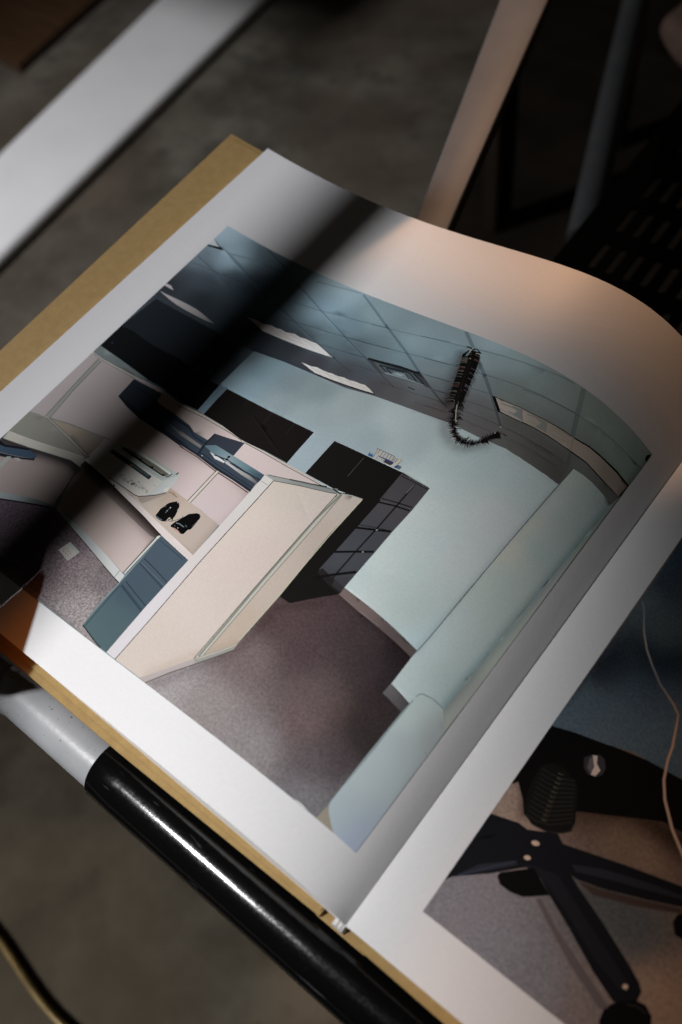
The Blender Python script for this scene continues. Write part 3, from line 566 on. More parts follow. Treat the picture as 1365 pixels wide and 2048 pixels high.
["line",[26,25,27],0,[[168.29,101.92],[174.35,104.67],[179.63,107.18],[179.18,107.89],[173.89,105.39],[167.81,102.64]]],
["line",[26,25,27],0,[[168.22,90.18],[174.07,93.98],[179.7,97.59],[179.19,98.24],[173.53,94.64],[167.67,90.83]]],
["line",[26,25,27],0,[[168.59,78.02],[173.43,82.61],[179.72,88.05],[179.03,88.75],[172.71,83.29],[167.83,78.69]]],
["spot",[190,198,194],0,[[175.2,105.69],[175.22,105.4],[174.95,105.13],[174.65,105.15],[174.62,105.44],[174.9,105.71]]],
["spot",[190,198,194],0,[[176.61,96.09],[176.64,95.81],[176.36,95.54],[176.07,95.56],[176.04,95.84],[176.32,96.11]]],
["spot",[150,150,150],0,[[171.56,129.04],[171.56,128.85],[171.35,128.79],[171.23,128.95],[171.36,129.1]]],
["spot",[150,150,150],0,[[177.6,128.91],[177.6,128.72],[177.4,128.66],[177.28,128.82],[177.41,128.97]]],
["line",[92,90,90],0,[[167.68,129.31],[167.77,123.53],[167.87,116.06],[168.2,116],[168.1,123.47],[168,129.24]]],
["line",[90,88,86],0,[[150.97,128.12],[151.11,118.22],[151.33,118.18],[151.19,128.07]]],
["line",[190,196,194],0,[[168.12,129.62],[171.82,129.6],[179.3,129.3],[179.26,129.57],[171.77,129.88],[168.06,129.9]]],
["tray",[60,102,158],0,[[151.47,131.01],[153.18,131.16],[153.84,129.58],[151.59,129.56]]],
["tray",[170,196,204],0,[[151.78,130.95],[153.1,131.03],[153.23,130.61],[151.86,130.53]]],
["tray",[206,206,200],0,[[152.56,133.74],[156.48,133.7],[159.05,133.68],[162.35,133.67],[163.23,134.23],[164.39,133.69],[163.87,131.68],[163.19,129.81],[161.99,129.89],[158.74,129.82],[156.28,129.69],[153.95,129.64]]],
["tray",[52,72,120],0,[[155.13,131.15],[158.72,131.48],[162.36,131.53],[162.13,130.2],[158.38,130.28]]],
["tray",[88,68,62],0,[[158.63,130.62],[161.64,130.83],[161.87,129.88],[158.74,129.82]]],
["tray",[58,92,156],0,[[163.98,131.55],[165.9,131.49],[165.99,130.07],[163.41,129.85]]],
["tray",[110,124,132],0,[[164.31,131.45],[165.9,131.49],[165.99,130.07],[164.7,130.03]]],
["tray",[214,214,206],0,[[154.87,130.49],[155.6,131.04],[158.52,131.08],[158.74,129.82],[156.28,129.69],[155.16,129.64]]],
["line",[70,70,70],0,[[152.63,133.67],[156.38,133.77],[160.88,133.88],[160.83,134.06],[156.32,133.95],[152.57,133.85]]],
["line",[70,70,70],0,[[154.13,133.79],[154.16,131.63],[154.35,131.58],[154.33,133.75]]],
["line",[70,70,70],0,[[155.6,133.72],[155.87,131.4],[156.07,131.38],[155.8,133.69]]],
["line",[70,70,70],0,[[157.06,133.52],[156.93,131.71],[157.12,131.65],[157.25,133.46]]],
["line",[70,70,70],0,[[158.1,133.79],[158.47,131.69],[158.66,131.67],[158.3,133.77]]],
["line",[70,70,70],0,[[159.39,133.78],[159.75,131.68],[159.94,131.67],[159.58,133.77]]],
["line",[70,70,70],0,[[160.67,133.93],[160.94,131.79],[161.13,131.76],[160.86,133.91]]],
["line",[70,70,70],0,[[161.5,133.69],[161.52,131.7],[161.71,131.65],[161.69,133.65]]],
["line",[70,70,70],0,[[162.33,133.59],[162.37,131.9],[162.57,131.86],[162.52,133.55]]],
["line",[70,70,70],0,[[152.91,133.83],[154.04,129.8],[154.23,129.8],[153.11,133.83]]],
["line",[60,80,130],0,[[155.17,131.03],[158.76,131.36],[162.39,131.41],[162.33,131.65],[158.68,131.6],[155.08,131.28]]],
["line",[110,120,130],0,[[155.54,129.76],[155.52,130.77],[155.3,130.82],[155.32,129.81]]],
["line",[110,120,130],0,[[156.61,129.88],[156.43,131],[156.22,131.02],[156.4,129.91]]],
["line",[110,120,130],0,[[157.69,129.83],[157.43,130.98],[157.21,130.99],[157.48,129.84]]],
["line",[110,120,130],0,[[158.46,129.81],[158.36,130.91],[158.15,130.95],[158.24,129.85]]],
["tray",[222,216,204],0,[[163.23,134.23],[164.39,133.69],[163.19,129.81],[162.02,129.91]]],
["line",[60,60,60],0,[[163.21,134.16],[164.31,133.69],[163.79,131.72],[163.96,131.65],[164.47,133.69],[163.25,134.3]]],
["wall",[132,142,142],0,[[16.51,110.7],[16.93,115.25],[26.63,115.18],[36.26,114.83],[46.56,114.07],[40.34,112.06],[30.54,111.29],[23.29,110.58]]],
["partition",[[16.6,98.9,196,186,184],[31.3,103.9,190,180,178],[26.5,83,192,182,180],[112.9,109.4,222,206,204],[111.5,91.9,214,198,196],[88.4,93.4,216,200,198],[111.2,82.7,214,200,200],[73.8,111.9,200,186,180],[135.7,109.4,220,206,202],[31.7,90.7,188,178,176]],0,[[16.62,110.44],[23.25,110.47],[40.66,111.74],[44.86,112.93],[56.8,113.75],[67.09,112.23],[80.1,112.86],[91.24,112.57],[103.15,111.2],[114.96,111.55],[127,111.27],[137.93,111.2],[149.12,110.4],[150.59,111.23],[149.7,109.71],[137.62,106.62],[127.5,103.15],[131.48,79.81],[123.02,77.2],[112.19,78.7],[104.34,79.17],[93.75,79.97],[81.92,80.1],[69.42,78.11],[51.55,71.94],[37.38,74.44],[23.89,76],[14.9,69.96],[13.96,63.84],[3.86,97.73]]],
["line",[206,204,194],0,[[16.58,110.41],[23.38,110.29],[40.53,111.69],[46.5,112.31],[46.26,112.88],[40.32,112.26],[23.19,110.87],[16.45,110.99]]],
["line",[90,92,88],0,[[17.41,110.38],[23.97,110.16],[41.04,111.29],[40.97,111.51],[23.9,110.38],[17.36,110.61]]],
["line",[206,200,190],0,[[64.91,111.57],[67.33,111.71],[80.32,112.34],[91.41,112.06],[103.34,110.7],[115.2,111.02],[127.22,110.74],[138.2,110.6],[149.32,109.86],[149.17,110.64],[138,111.4],[126.99,111.56],[114.94,111.85],[103.12,111.54],[91.22,112.91],[80.03,113.21],[67,112.58],[64.58,112.44]]],
["line",[70,62,58],0,[[66.94,110.99],[80.82,112.02],[92.45,111.84],[102.29,111.39],[102.23,111.64],[92.38,112.1],[80.73,112.28],[66.84,111.25]]],
["line",[70,62,58],0,[[105.29,111.06],[116.08,110.87],[127.67,110.43],[138.71,110.21],[148.02,110.05],[147.96,110.29],[138.65,110.45],[127.61,110.68],[116.02,111.12],[105.22,111.32]]],
["line",[70,62,58],0,[[102.21,111.43],[103.12,110.89],[103.27,109.99],[103.52,109.96],[103.32,110.97],[102.31,111.59]]],
["line",[70,62,58],0,[[105.2,111.29],[104.39,111.08],[104.63,109.81],[104.88,109.79],[104.63,110.97],[105.32,111.09]]],
["line",[162,166,158],0,[[21.13,109.96],[22.28,92.7],[24,76.63],[25.5,76.5],[23.79,92.54],[22.66,109.75]]],
["line",[112,112,106],0,[[20.93,109.87],[22.08,92.76],[23.58,76.26],[23.93,76.23],[22.43,92.72],[21.28,109.82]]],
["line",[108,108,106],0,[[22.82,109.7],[23.72,92.58],[25.73,76.74],[26.08,76.72],[24.07,92.54],[23.18,109.65]]],
["desk",[[27.6,71.3,152,152,142],[41.2,72.3,150,148,140]],0,[[9.64,58.11],[8.86,71.38],[21.1,75.48],[23.89,76],[37.38,74.44],[51.55,71.94],[53.01,70.59],[41.82,67.52],[27.62,63.82]]],
["partition",[[32.1,77.7,178,166,148],[47.9,75.4,160,150,138]],0,[[26.37,76.8],[34.99,79.34],[52.79,83.18],[53.32,78.92],[52.62,72.76],[51.45,72]]],
["line",[146,148,144],0,[[25.94,76.33],[35.08,79.12],[46.52,81.46],[55.21,83.23],[54.88,83.84],[46.19,82.08],[34.73,79.72],[25.57,76.92]]],
["line",[102,102,98],0,[[24.58,75.88],[37.66,74.24],[51.45,72.22],[51.45,72.42],[37.66,74.44],[24.57,76.08]]],
["line",[170,170,162],0,[[25.16,76.07],[38.05,74.61],[52.03,72.4],[52.04,73],[38.03,75.23],[25.12,76.7]]],
["line",[102,102,98],0,[[26.1,76.64],[38.62,75.21],[52.03,73.22],[52.02,73.42],[38.61,75.42],[26.09,76.84]]],
["partition",[[39.9,49.3,176,164,160],[54.9,59.3,168,156,150]],0,[[6.25,51.01],[17.56,56.38],[34.24,62.28],[48.99,67.29],[54.09,67.35],[55.13,65.86],[56.93,57.41],[59.05,48.81],[50.04,45.52],[43.22,43.84],[35.33,40.54],[27.71,37.01],[17.28,30.93]]],
["partition",[150,138,133],0,[[11.63,58.64],[17.47,58.57],[29.07,61.7],[48.65,67.61],[54.09,67.35],[54.13,64.68],[50.73,65.16],[45.31,64.85],[35.57,62.65],[31.11,60.37],[25.06,57.44],[9.43,50.71]]],
["trim",[[22.9,62,206,204,192],[49.3,69.7,190,186,176]],0,[[17.03,61.34],[16.73,62.41],[25.81,64.68],[39.13,68.4],[51.64,71.75],[53.77,70.83],[54.09,67.35],[48.72,67.54],[40.22,65.27],[28.97,61.8],[17.54,58.5]]],
["drawer",[66,86,106],0,[[8.13,51.38],[18.4,55.62],[21.15,56.26],[30.32,61.09],[35.18,61.16],[35.55,59.77],[31.04,57.28],[25.22,54.68],[21.11,53.17],[12.06,48.85]]],
["drawer",[24,28,34],0,[[7.14,52.28],[16.88,57],[20.31,57.03],[30.24,61.69],[30.53,60.9],[21.22,56.2],[18.5,55.53],[8.79,50.77]]],
["drawer",[30,36,44],0,[[21.27,53.02],[25.36,54.56],[31.21,57.13],[35.38,59.65],[35.84,58.71],[31.47,56.38],[26.34,53.67],[22.63,51.8]]],
["trim",[186,188,184],0,[[27.96,54.83],[29.68,55.89],[31.48,55.84],[30.95,54.75],[29.46,54.52]]],
["trim",[176,180,176],0,[[26.7,43],[25.18,44.35],[25.19,53.66],[26.81,54.56],[27.37,47.56]]],
["trim",[[39.8,41.8,168,180,182],[54.4,46.8,120,126,128]],0,[[17.28,30.93],[27.78,36.95],[35.23,40.63],[44.97,44.87],[51.19,47.07],[57.87,48.83],[57.79,47.37],[52.32,45.04],[45.36,41.97],[37.8,38.39],[26.88,32.67]]],
["carpet",[[94.5,33.9,144,135,135],[100.7,23.7,161,154,154],[101,37.9,120,112,115],[84.9,35,161,146,152],[43.9,36.2,99,87,98],[61.9,32.7,96,86,92],[80,41.8,112,100,106],[78.3,28.5,110,100,104]],4,[[18.93,29.49],[26.95,32.62],[37.87,38.33],[45.43,41.91],[52.39,44.98],[58.25,47.46],[61.06,48.55],[68.83,46.73],[83,44.17],[93.72,42.01],[104.45,39.92],[107.68,39.42],[107.53,34.43],[107.9,25.92],[109.15,19.91],[114.38,18.52],[121.7,16.95],[118.9,16.99],[62.22,17.71],[16.58,16.96]]],
["line",[36,34,36],0,[[68.07,46.6],[76.05,45.06],[86.56,43.18],[104.5,39.58],[107.64,39.01],[107.7,39.54],[104.58,40.1],[86.63,43.72],[76.1,45.61],[68.12,47.16]]],
["line",[30,28,30],0,[[38.03,38.13],[45.59,41.71],[52.54,44.78],[58.4,47.26],[57.97,47.79],[52.1,45.3],[45.14,42.23],[37.58,38.64]]],
["partition",[[82.2,53.8,196,180,174],[97.4,54.4,204,190,186],[70.7,55.4,180,166,160],[101.2,59.6,198,182,178]],0,[[54.09,67.35],[56.79,69.09],[69.11,65.87],[84.99,63.07],[100.13,60.62],[106.12,61.36],[105.9,60.1],[105.87,52.25],[106.17,43.35],[105.25,43.06],[106.2,42.99],[96.35,44.6],[86.3,46.22],[73.76,48.42],[66.08,49.18],[60.72,48.85]]],
["line",[72,62,58],0,[[54.59,66.19],[56.04,59.08],[58.5,50.14],[58.89,50.15],[56.43,59.09],[54.98,66.18]]],
["partition",[150,138,133],0,[[53.74,68.21],[54.05,70.58],[54.16,71.24],[61.45,69.96],[71.05,68.91],[80.46,67.32],[93.42,65.24],[106.71,62.55],[106.86,61.23],[105.54,60.44],[103.11,60.13],[96.76,60.88],[85.55,62.54],[74.17,64.18],[66.57,65.2],[60.11,66.33]]],
["trim",[[73.4,47.7,182,188,190],[104.3,42.3,206,210,208]],0,[[60.29,48.47],[62.39,49.41],[66.75,48.58],[73.92,48.27],[79.39,47.41],[90.21,45.69],[104.15,43.15],[107.36,42.51],[107.74,39.46],[104.45,39.92],[93.72,42.01],[83,44.17],[68.83,46.73]]],
["line",[120,120,116],0,[[104.52,39.97],[104.26,43.02],[103.98,43.04],[104.24,39.99]]],
["trim",[206,212,206],0,[[105.54,60.44],[105.76,61.7],[106.7,62.27],[107.01,53.49],[106.9,43.25],[105.98,42.96],[105.87,52.25]]],
["line",[52,52,50],0,[[105.33,60.76],[105.48,52.45],[105.77,42.98],[106.19,42.94],[105.9,52.39],[105.76,60.7]]],
["line",[96,104,104],0,[[106.65,60.69],[106.79,52.39],[106.91,43.94],[107.29,43.89],[107.16,52.34],[107.03,60.63]]],
["desk",[[88.1,69.1,206,194,182],[109.1,72.7,198,184,172],[96.7,78.9,190,172,158],[118.3,72.5,196,182,172]],0,[[53.76,71.61],[54.88,76.11],[72.61,84.04],[93.27,79.29],[93.74,80.05],[104.34,79.26],[112.22,78.6],[122.85,77.35],[123.44,70.18],[123.86,62.57],[111.39,64.48],[98.38,66.45],[86.19,68.53],[69.29,70.56]]],
["trim",[[64.8,69.9,216,210,206],[113.5,62.4,226,216,212]],0,[[52.97,71.73],[55.33,71.99],[69.29,70.56],[86.19,68.53],[98.38,66.45],[111.39,64.48],[124,62.54],[123.96,60.02],[116.92,60.81],[106.71,62.55],[93.42,65.24],[80.46,67.32],[71.05,68.91],[61.33,70.08],[54.17,70.62]]],
["spot",[50,46,44],0,[[73.5,68.82],[73.52,68.29],[73.02,68.19],[72.5,68.62],[72.49,69.15],[72.99,69.25]]],
["desk",[176,164,154],0,[[85.61,69.9],[88.32,72.09],[91.52,74.57],[94.24,77.3],[95.22,77.5],[91.61,72.18],[89.38,68.97],[87.79,68.96]]],
["shelf",[[43.3,105.2,48,55,63],[59.4,102.2,51,59,68],[77.4,100.2,60,69,81],[83,102.5,65,77,90],[106,97.7,65,76,89],[119.2,96.2,64,74,85]],0,[[41.29,111.11],[49.22,111.71],[56.9,111.98],[57.96,107.51],[67.03,107.47],[78.66,106.3],[82.61,104.77],[90.53,104.61],[90.78,108.52],[101.39,107.63],[104.86,110.97],[105.31,104.1],[114.58,103.7],[122.66,103.23],[123,100.54],[122.64,98.12],[123.11,94.5],[112.97,95.36],[103.82,95.57],[92.51,96.86],[87.09,97],[81.84,97.25],[77.53,97.26],[67.19,97.43],[58.08,97.7],[49.63,98.94],[41.99,100.95]]],
["shelf",[38,45,53],0,[[41.99,100.95],[42.17,101.75],[54.62,100.47],[68.66,99.38],[86.36,98.45],[80.97,98.12],[92.09,97.6],[103.65,96.69],[113.38,96.18],[123.08,95.46],[123.11,94.5],[113.05,95.29],[103.89,95.5],[92.59,96.78],[81.92,97.17],[88.5,96.27],[70.47,97.58],[55.45,98.36]]],
["shelf",[[73.1,101.4,109,107,108],[87.3,101.2,147,141,138]],0,[[70.66,102.51],[77.65,101.87],[76.82,102.33],[82.19,101.99],[90.29,101.35],[90.71,100.15],[84.36,100.42],[78.4,100.72],[80.63,100.13]]],
["line",[36,48,62],0,[[44.52,108.36],[52.94,108.41],[68.67,105.58],[79.67,105.03],[84.18,102.91],[90.77,102.58],[90.65,103.08],[84.19,103.4],[79.64,105.53],[68.61,106.09],[52.87,108.93],[44.36,108.89]]],
["shelf",[57,63,74],0,[[90.78,108.52],[97.63,109.68],[104.94,111.02],[105.09,107.84],[105.31,104.1],[95.26,104.49],[91.09,102.12]]],
["shelf",[[94,101.3,100,125,136],[100.3,103.6,111,143,153],[110,102.9,114,145,154],[121.3,101.5,70,89,103],[104.9,100.1,165,176,180]],0,[[91.29,101.92],[95.26,104.49],[99.64,104.36],[105.31,104.1],[114.58,103.7],[122.51,103.15],[123,100.54],[114.86,100.87],[108.39,101.46],[104.13,100.28],[102.6,101.25],[96.18,100.99]]],
["shelf",[223,225,224],0,[[95.39,100.85],[99.49,100.71],[104.13,100.28],[104.5,99.58],[99.65,99.28]]],
["shelf",[[106.1,100.2,205,205,203],[115.6,100.1,170,170,169],[122.3,99.1,103,108,113]],0,[[104.5,99.89],[104.91,100.72],[110.66,100.32],[117.86,100.16],[122.32,99.4],[122.65,98.42],[114.41,98.84]]],
["line",[24,28,34],0,[[98.01,100.28],[104.21,101.35],[112.62,100.63],[123.16,100.56],[123.07,100.88],[112.54,100.95],[104.1,101.68],[97.84,100.6]]],
["line",[30,38,50],0,[[90.68,108.64],[90.54,103.95],[91.63,97.1],[92.38,97.02],[91.3,103.83],[91.44,108.46]]],
["spot",[14,16,18],0,[[104.4,103.3],[104.64,102.87],[104.43,102.38],[103.92,102.19],[103.5,102.45],[103.48,102.96],[103.88,103.34]]],
["spot",[14,16,18],0,[[104.52,102.03],[104.76,101.6],[104.55,101.11],[104.05,100.92],[103.62,101.18],[103.6,101.69],[104,102.07]]],
["spot",[200,210,214],0,[[94.36,97.98],[94.37,97.63],[93.93,97.52],[93.66,97.8],[93.93,98.08]]],
["line",[30,38,50],0,[[91.46,98.44],[102.74,97.52],[112.67,96.82],[122.59,96.2],[122.53,96.47],[112.62,97.1],[102.69,97.81],[91.41,98.73]]],
["line",[100,86,80],0,[[82.62,96.29],[92.75,96.1],[104.42,94.75],[113.75,94.35],[122.57,93.65],[122.49,94.12],[113.65,94.83],[104.34,95.23],[92.65,96.6],[82.48,96.79]]],
["trim",[214,208,196],0,[[104.58,95.41],[105.63,95.7],[105.87,78.98],[104.55,79.09]]],
["line",[70,62,54],0,[[104.04,95.4],[104.2,79.12],[104.52,79.07],[104.36,95.34]]],
["line",[70,62,54],0,[[105.54,95.65],[105.82,79.01],[106.14,78.96],[105.86,95.59]]],
["printer",[[66.1,73.3,206,202,196],[79.7,72,224,222,216],[85.9,77.7,220,218,210],[57.4,75.7,200,196,190]],0,[[53.64,73.36],[53.83,77.89],[54.78,81.72],[59.27,83.77],[62.78,85.16],[69.05,86.23],[80.05,86.56],[92.67,86.25],[93.85,83.12],[93.85,80.2],[94,77.54],[91.33,74.75],[88.25,72.16],[85.64,70.45],[83.41,70.09],[76.28,70.32],[68.85,70.37],[61.65,70.54],[56.79,70.41]]],
["printer",[186,198,196],0,[[60.03,83.84],[62.78,85.16],[69.05,86.23],[80.05,86.56],[92.67,86.25],[91.66,84.51],[88.35,80.57],[81.14,80.78],[71.81,81.19],[62.81,81.57]]],
["printer",[116,120,110],0,[[60.78,83.91],[65.17,84.44],[73.06,84.71],[81.04,84.8],[89.09,84.72],[88.08,82.78],[86.59,82.49],[80.78,82.7],[72.31,83.07],[63.92,83.26]]],
["line",[26,24,22],0,[[62.64,82.99],[69.78,82.83],[73.66,82.63],[80.63,82.53],[87.19,82.37],[86.99,83.18],[80.43,83.35],[73.46,83.45],[69.59,83.65],[62.44,83.82]]],
["line",[22,20,20],0,[[73.93,82.83],[73.68,83.86],[72.94,83.88],[73.19,82.85]]],
["line",[22,20,20],0,[[80.9,82.56],[80.53,83.7],[79.8,83.68],[80.17,82.54]]],
["line",[22,20,20],0,[[86.91,82.27],[87.78,83.17],[87.15,83.61],[86.28,82.7]]],
["line",[150,140,130],0,[[74.21,83.47],[78.95,83.19],[78.89,83.48],[74.16,83.76]]],
["line",[150,140,130],0,[[80.81,83.14],[86.26,82.9],[86.2,83.18],[80.75,83.42]]],
["line",[226,226,216],0,[[65.93,85.01],[71.37,85.26],[80.63,84.88],[89.43,84.36],[89.28,85.17],[80.46,85.69],[71.15,86.08],[65.65,85.84]]],
["line",[46,44,40],0,[[88.73,82.59],[89.63,83.53],[89.88,85.09],[89.38,85.23],[89.15,83.74],[88.31,82.88]]],
["line",[46,44,40],0,[[91.51,85.63],[91.85,86.86],[91.31,87.05],[90.97,85.81]]],
["printer",[206,212,210],0,[[88.35,80.57],[90.67,83.55],[92.72,86.2],[93.85,83.12],[93.85,80.2],[94,77.54],[91.33,74.75],[88.25,72.16],[88.36,75.33]]],
["printer",[222,226,214],0,[[92.32,78.81],[93.66,80.28],[93.89,78.04],[92.7,77.07]]],
["printer",[44,58,64],0,[[59.43,80.85],[65.69,80.78],[72.31,80.71],[77.54,80.36],[83.26,80],[83.35,78.25],[77.04,78.5],[71.07,78.77],[65.2,78.89],[59.57,79.14]]],
["line",[132,146,146],0,[[72.8,79.16],[72.6,80.22],[72.38,80.23],[72.58,79.18]]],
["line",[110,124,126],0,[[72.13,79.32],[71.98,80.25],[71.8,80.26],[71.95,79.33]]],
["line",[132,146,146],0,[[73.92,79.14],[73.72,80.2],[73.5,80.21],[73.7,79.16]]],
["line",[110,124,126],0,[[73.25,79.3],[73.1,80.22],[72.92,80.24],[73.07,79.31]]],
["line",[132,146,146],0,[[75.07,79.14],[74.87,80.19],[74.64,80.2],[74.84,79.15]]],
["line",[110,124,126],0,[[74.4,79.29],[74.25,80.22],[74.07,80.23],[74.22,79.3]]],
["line",[132,146,146],0,[[76.23,79.11],[76.04,80.16],[75.81,80.17],[76.01,79.12]]],
["line",[110,124,126],0,[[75.56,79.26],[75.42,80.18],[75.24,80.2],[75.39,79.27]]],
["line",[132,146,146],0,[[77.38,79.1],[77.18,80.15],[76.96,80.16],[77.15,79.11]]],
["line",[110,124,126],0,[[76.71,79.25],[76.56,80.18],[76.38,80.19],[76.53,79.26]]],
["line",[132,146,146],0,[[78.49,79.07],[78.3,80.12],[78.07,80.14],[78.27,79.09]]],
["line",[110,124,126],0,[[77.82,79.23],[77.68,80.15],[77.5,80.16],[77.65,79.24]]],
["line",[132,146,146],0,[[79.66,79.04],[79.46,80.09],[79.24,80.1],[79.43,79.05]]],
["line",[110,124,126],0,[[78.99,79.19],[78.84,80.12],[78.67,80.13],[78.81,79.21]]],
["line",[132,146,146],0,[[80.8,79.03],[80.6,80.08],[80.38,80.09],[80.57,79.04]]],
["line",[110,124,126],0,[[80.13,79.18],[79.98,80.11],[79.81,80.12],[79.95,79.2]]],
["line",[132,146,146],0,[[81.93,79.02],[81.74,80.06],[81.52,80.08],[81.71,79.03]]],
["line",[110,124,126],0,[[81.27,79.17],[81.12,80.09],[80.95,80.11],[81.09,79.19]]],
["printer",[196,92,80],0,[[71.32,79.31],[71.52,79.91],[72.36,79.56],[72.17,78.97]]],
["line",[110,112,104],0,[[81.1,73.96],[80.87,73.11],[80.11,73.64],[80.01,73.53],[80.97,72.96],[81.29,73.89]]],
["line",[150,152,140],0,[[83.43,73.63],[84.01,73.99],[84.15,73.43],[84.34,73.44],[84.05,74.14],[83.29,73.77]]],
["line",[150,152,140],0,[[85.96,74.42],[85.72,74.11],[85.53,74.39],[85.38,74.31],[85.77,73.95],[86.13,74.31]]],
["line",[110,112,104],0,[[77.76,74.66],[78.24,74.14],[77.6,74.04],[77.69,73.88],[78.43,74.08],[77.92,74.73]]],
["line",[150,152,140],0,[[70.61,74.26],[71.71,74.15],[71.28,73.38],[71.47,73.29],[71.88,74.21],[70.6,74.42]]],
["line",[150,152,140],0,[[82.24,75.14],[82.16,74.77],[81.87,75.01],[81.77,74.89],[82.26,74.62],[82.44,75.08]]],
["line",[110,112,104],0,[[80.04,74.96],[80.88,75.5],[81.13,74.7],[81.32,74.72],[80.9,75.65],[79.9,75.09]]],
["line",[150,152,140],0,[[73.66,74.58],[72.87,73.98],[72.51,74.77],[72.33,74.74],[72.86,73.82],[73.81,74.44]]],
["line",[150,152,140],0,[[76.3,73.24],[76.8,72.66],[76.09,72.54],[76.18,72.38],[77,72.59],[76.46,73.3]]],
["line",[110,112,104],0,[[74.92,73.22],[75.07,72.34],[74.16,72.6],[74.14,72.45],[75.22,72.22],[75.12,73.2]]],
["line",[150,152,140],0,[[84.58,74.87],[85.02,74.75],[84.71,74.51],[84.87,74.39],[85.21,74.76],[84.62,75.02]]],
["line",[150,152,140],0,[[72.44,74.65],[73.25,74.52],[72.85,73.99],[73.03,73.9],[73.42,74.56],[72.45,74.81]]],
["line",[110,112,104],0,[[71.31,73.42],[71.9,73.27],[71.56,72.94],[71.74,72.83],[72.09,73.31],[71.34,73.57]]],
["line",[150,152,140],0,[[83.78,74.49],[84.46,74.36],[84.11,73.91],[84.29,73.81],[84.64,74.4],[83.8,74.64]]],
["line",[150,152,140],0,[[81.13,75.3],[80.86,75.06],[80.81,75.33],[80.62,75.31],[80.86,74.91],[81.28,75.17]]],
["line",[110,112,104],0,[[83.43,73.79],[84.23,74.28],[84.44,73.49],[84.64,73.5],[84.27,74.43],[83.3,73.93]]],
["line",[150,152,140],0,[[76.92,73.95],[77.23,74.15],[77.3,73.84],[77.49,73.86],[77.27,74.3],[76.79,74.09]]],
["line",[150,152,140],0,[[74.68,73.09],[75.67,73.17],[75.44,72.44],[75.64,72.38],[75.81,73.27],[74.62,73.25]]],
["line",[110,112,104],0,[[86.34,73.76],[86.92,73.6],[86.56,73.26],[86.73,73.15],[87.11,73.63],[86.38,73.9]]],
["line",[150,152,140],0,[[79.77,73.72],[80.69,74],[80.68,73.22],[80.88,73.2],[80.77,74.13],[79.67,73.87]]],
["line",[150,152,140],0,[[84.21,73.8],[85.14,74.29],[85.32,73.42],[85.52,73.42],[85.18,74.44],[84.09,73.94]]],
["line",[110,112,104],0,[[71.98,74.17],[72.4,73.37],[71.51,73.43],[71.54,73.27],[72.58,73.27],[72.16,74.2]]],
["line",[150,152,140],0,[[77.02,73.32],[77.37,72.96],[76.88,72.91],[76.97,72.75],[77.57,72.89],[77.18,73.39]]],
["line",[150,152,140],0,[[75.4,74.61],[75.8,74.8],[75.81,74.42],[76.01,74.4],[75.88,74.93],[75.29,74.76]]],
["line",[110,112,104],0,[[82.76,73.47],[83.13,73.55],[83.04,73.25],[83.24,73.2],[83.25,73.65],[82.69,73.62]]],
["line",[150,152,140],0,[[86.47,74.54],[86.93,74.35],[86.53,74.12],[86.68,73.99],[87.12,74.34],[86.55,74.67]]],
["line",[150,152,140],0,[[80.84,73.73],[81.37,73.37],[80.88,73.15],[81.01,73.02],[81.57,73.35],[80.96,73.84]]],
["line",[110,112,104],0,[[72.68,73.06],[73.31,73.42],[73.44,72.8],[73.63,72.8],[73.36,73.56],[72.55,73.2]]],
["line",[150,152,140],0,[[83.35,75.22],[83.32,74.36],[82.48,74.72],[82.43,74.58],[83.46,74.22],[83.55,75.18]]],
["line",[150,152,140],0,[[81.45,73.78],[82.09,74.01],[82.1,73.43],[82.3,73.41],[82.18,74.13],[81.34,73.93]]],
["line",[110,112,104],0,[[73.96,73.25],[74.66,73.17],[74.33,72.7],[74.52,72.61],[74.84,73.22],[73.96,73.41]]],
["line",[150,152,140],0,[[87.21,74.11],[86.7,73.69],[86.45,74.23],[86.27,74.19],[86.7,73.54],[87.36,73.98]]],
["line",[150,152,140],0,[[78.99,73.8],[79.42,73.5],[78.96,73.33],[79.09,73.19],[79.62,73.47],[79.11,73.91]]],
["line",[110,112,104],0,[[76.63,74.76],[77.65,74.36],[76.97,73.77],[77.13,73.65],[77.84,74.37],[76.69,74.9]]],
["line",[150,152,140],0,[[86.19,74.38],[86.6,74.02],[86.11,73.9],[86.21,73.75],[86.8,73.97],[86.34,74.46]]],
["line",[150,152,140],0,[[71.85,74.34],[71.67,73.51],[70.93,73.98],[70.83,73.86],[71.78,73.36],[72.04,74.28]]],
["line",[110,112,104],0,[[77.08,73.66],[76.94,72.95],[76.3,73.33],[76.21,73.21],[77.06,72.8],[77.27,73.61]]],
["line",[150,152,140],0,[[81.84,73.87],[82.68,73.6],[82.14,73.11],[82.31,73],[82.87,73.62],[81.89,74.02]]],
["line",[150,152,140],0,[[75.24,74.13],[75.16,73.4],[74.5,73.81],[74.41,73.69],[75.28,73.25],[75.44,74.08]]],
["line",[110,112,104],0,[[76.31,73.28],[76.54,72.66],[75.88,72.78],[75.89,72.62],[76.71,72.56],[76.5,73.29]]],
["line",[150,152,140],0,[[71.24,73.67],[72.14,73.62],[71.8,73],[71.99,72.92],[72.3,73.69],[71.22,73.83]]],
["line",[150,152,140],0,[[78.73,73.68],[78.99,72.92],[78.18,73.06],[78.19,72.9],[79.16,72.81],[78.93,73.68]]],
["line",[110,112,104],0,[[76.6,73.91],[76.58,73.08],[75.82,73.44],[75.76,73.3],[76.72,72.94],[76.81,73.87]]],
["line",[150,152,140],0,[[77.03,73.58],[76.64,72.91],[76.13,73.46],[75.99,73.38],[76.71,72.75],[77.22,73.48]]],
["line",[150,152,140],0,[[87.02,73.81],[87.53,73.33],[86.91,73.21],[87.01,73.05],[87.72,73.27],[87.17,73.89]]],
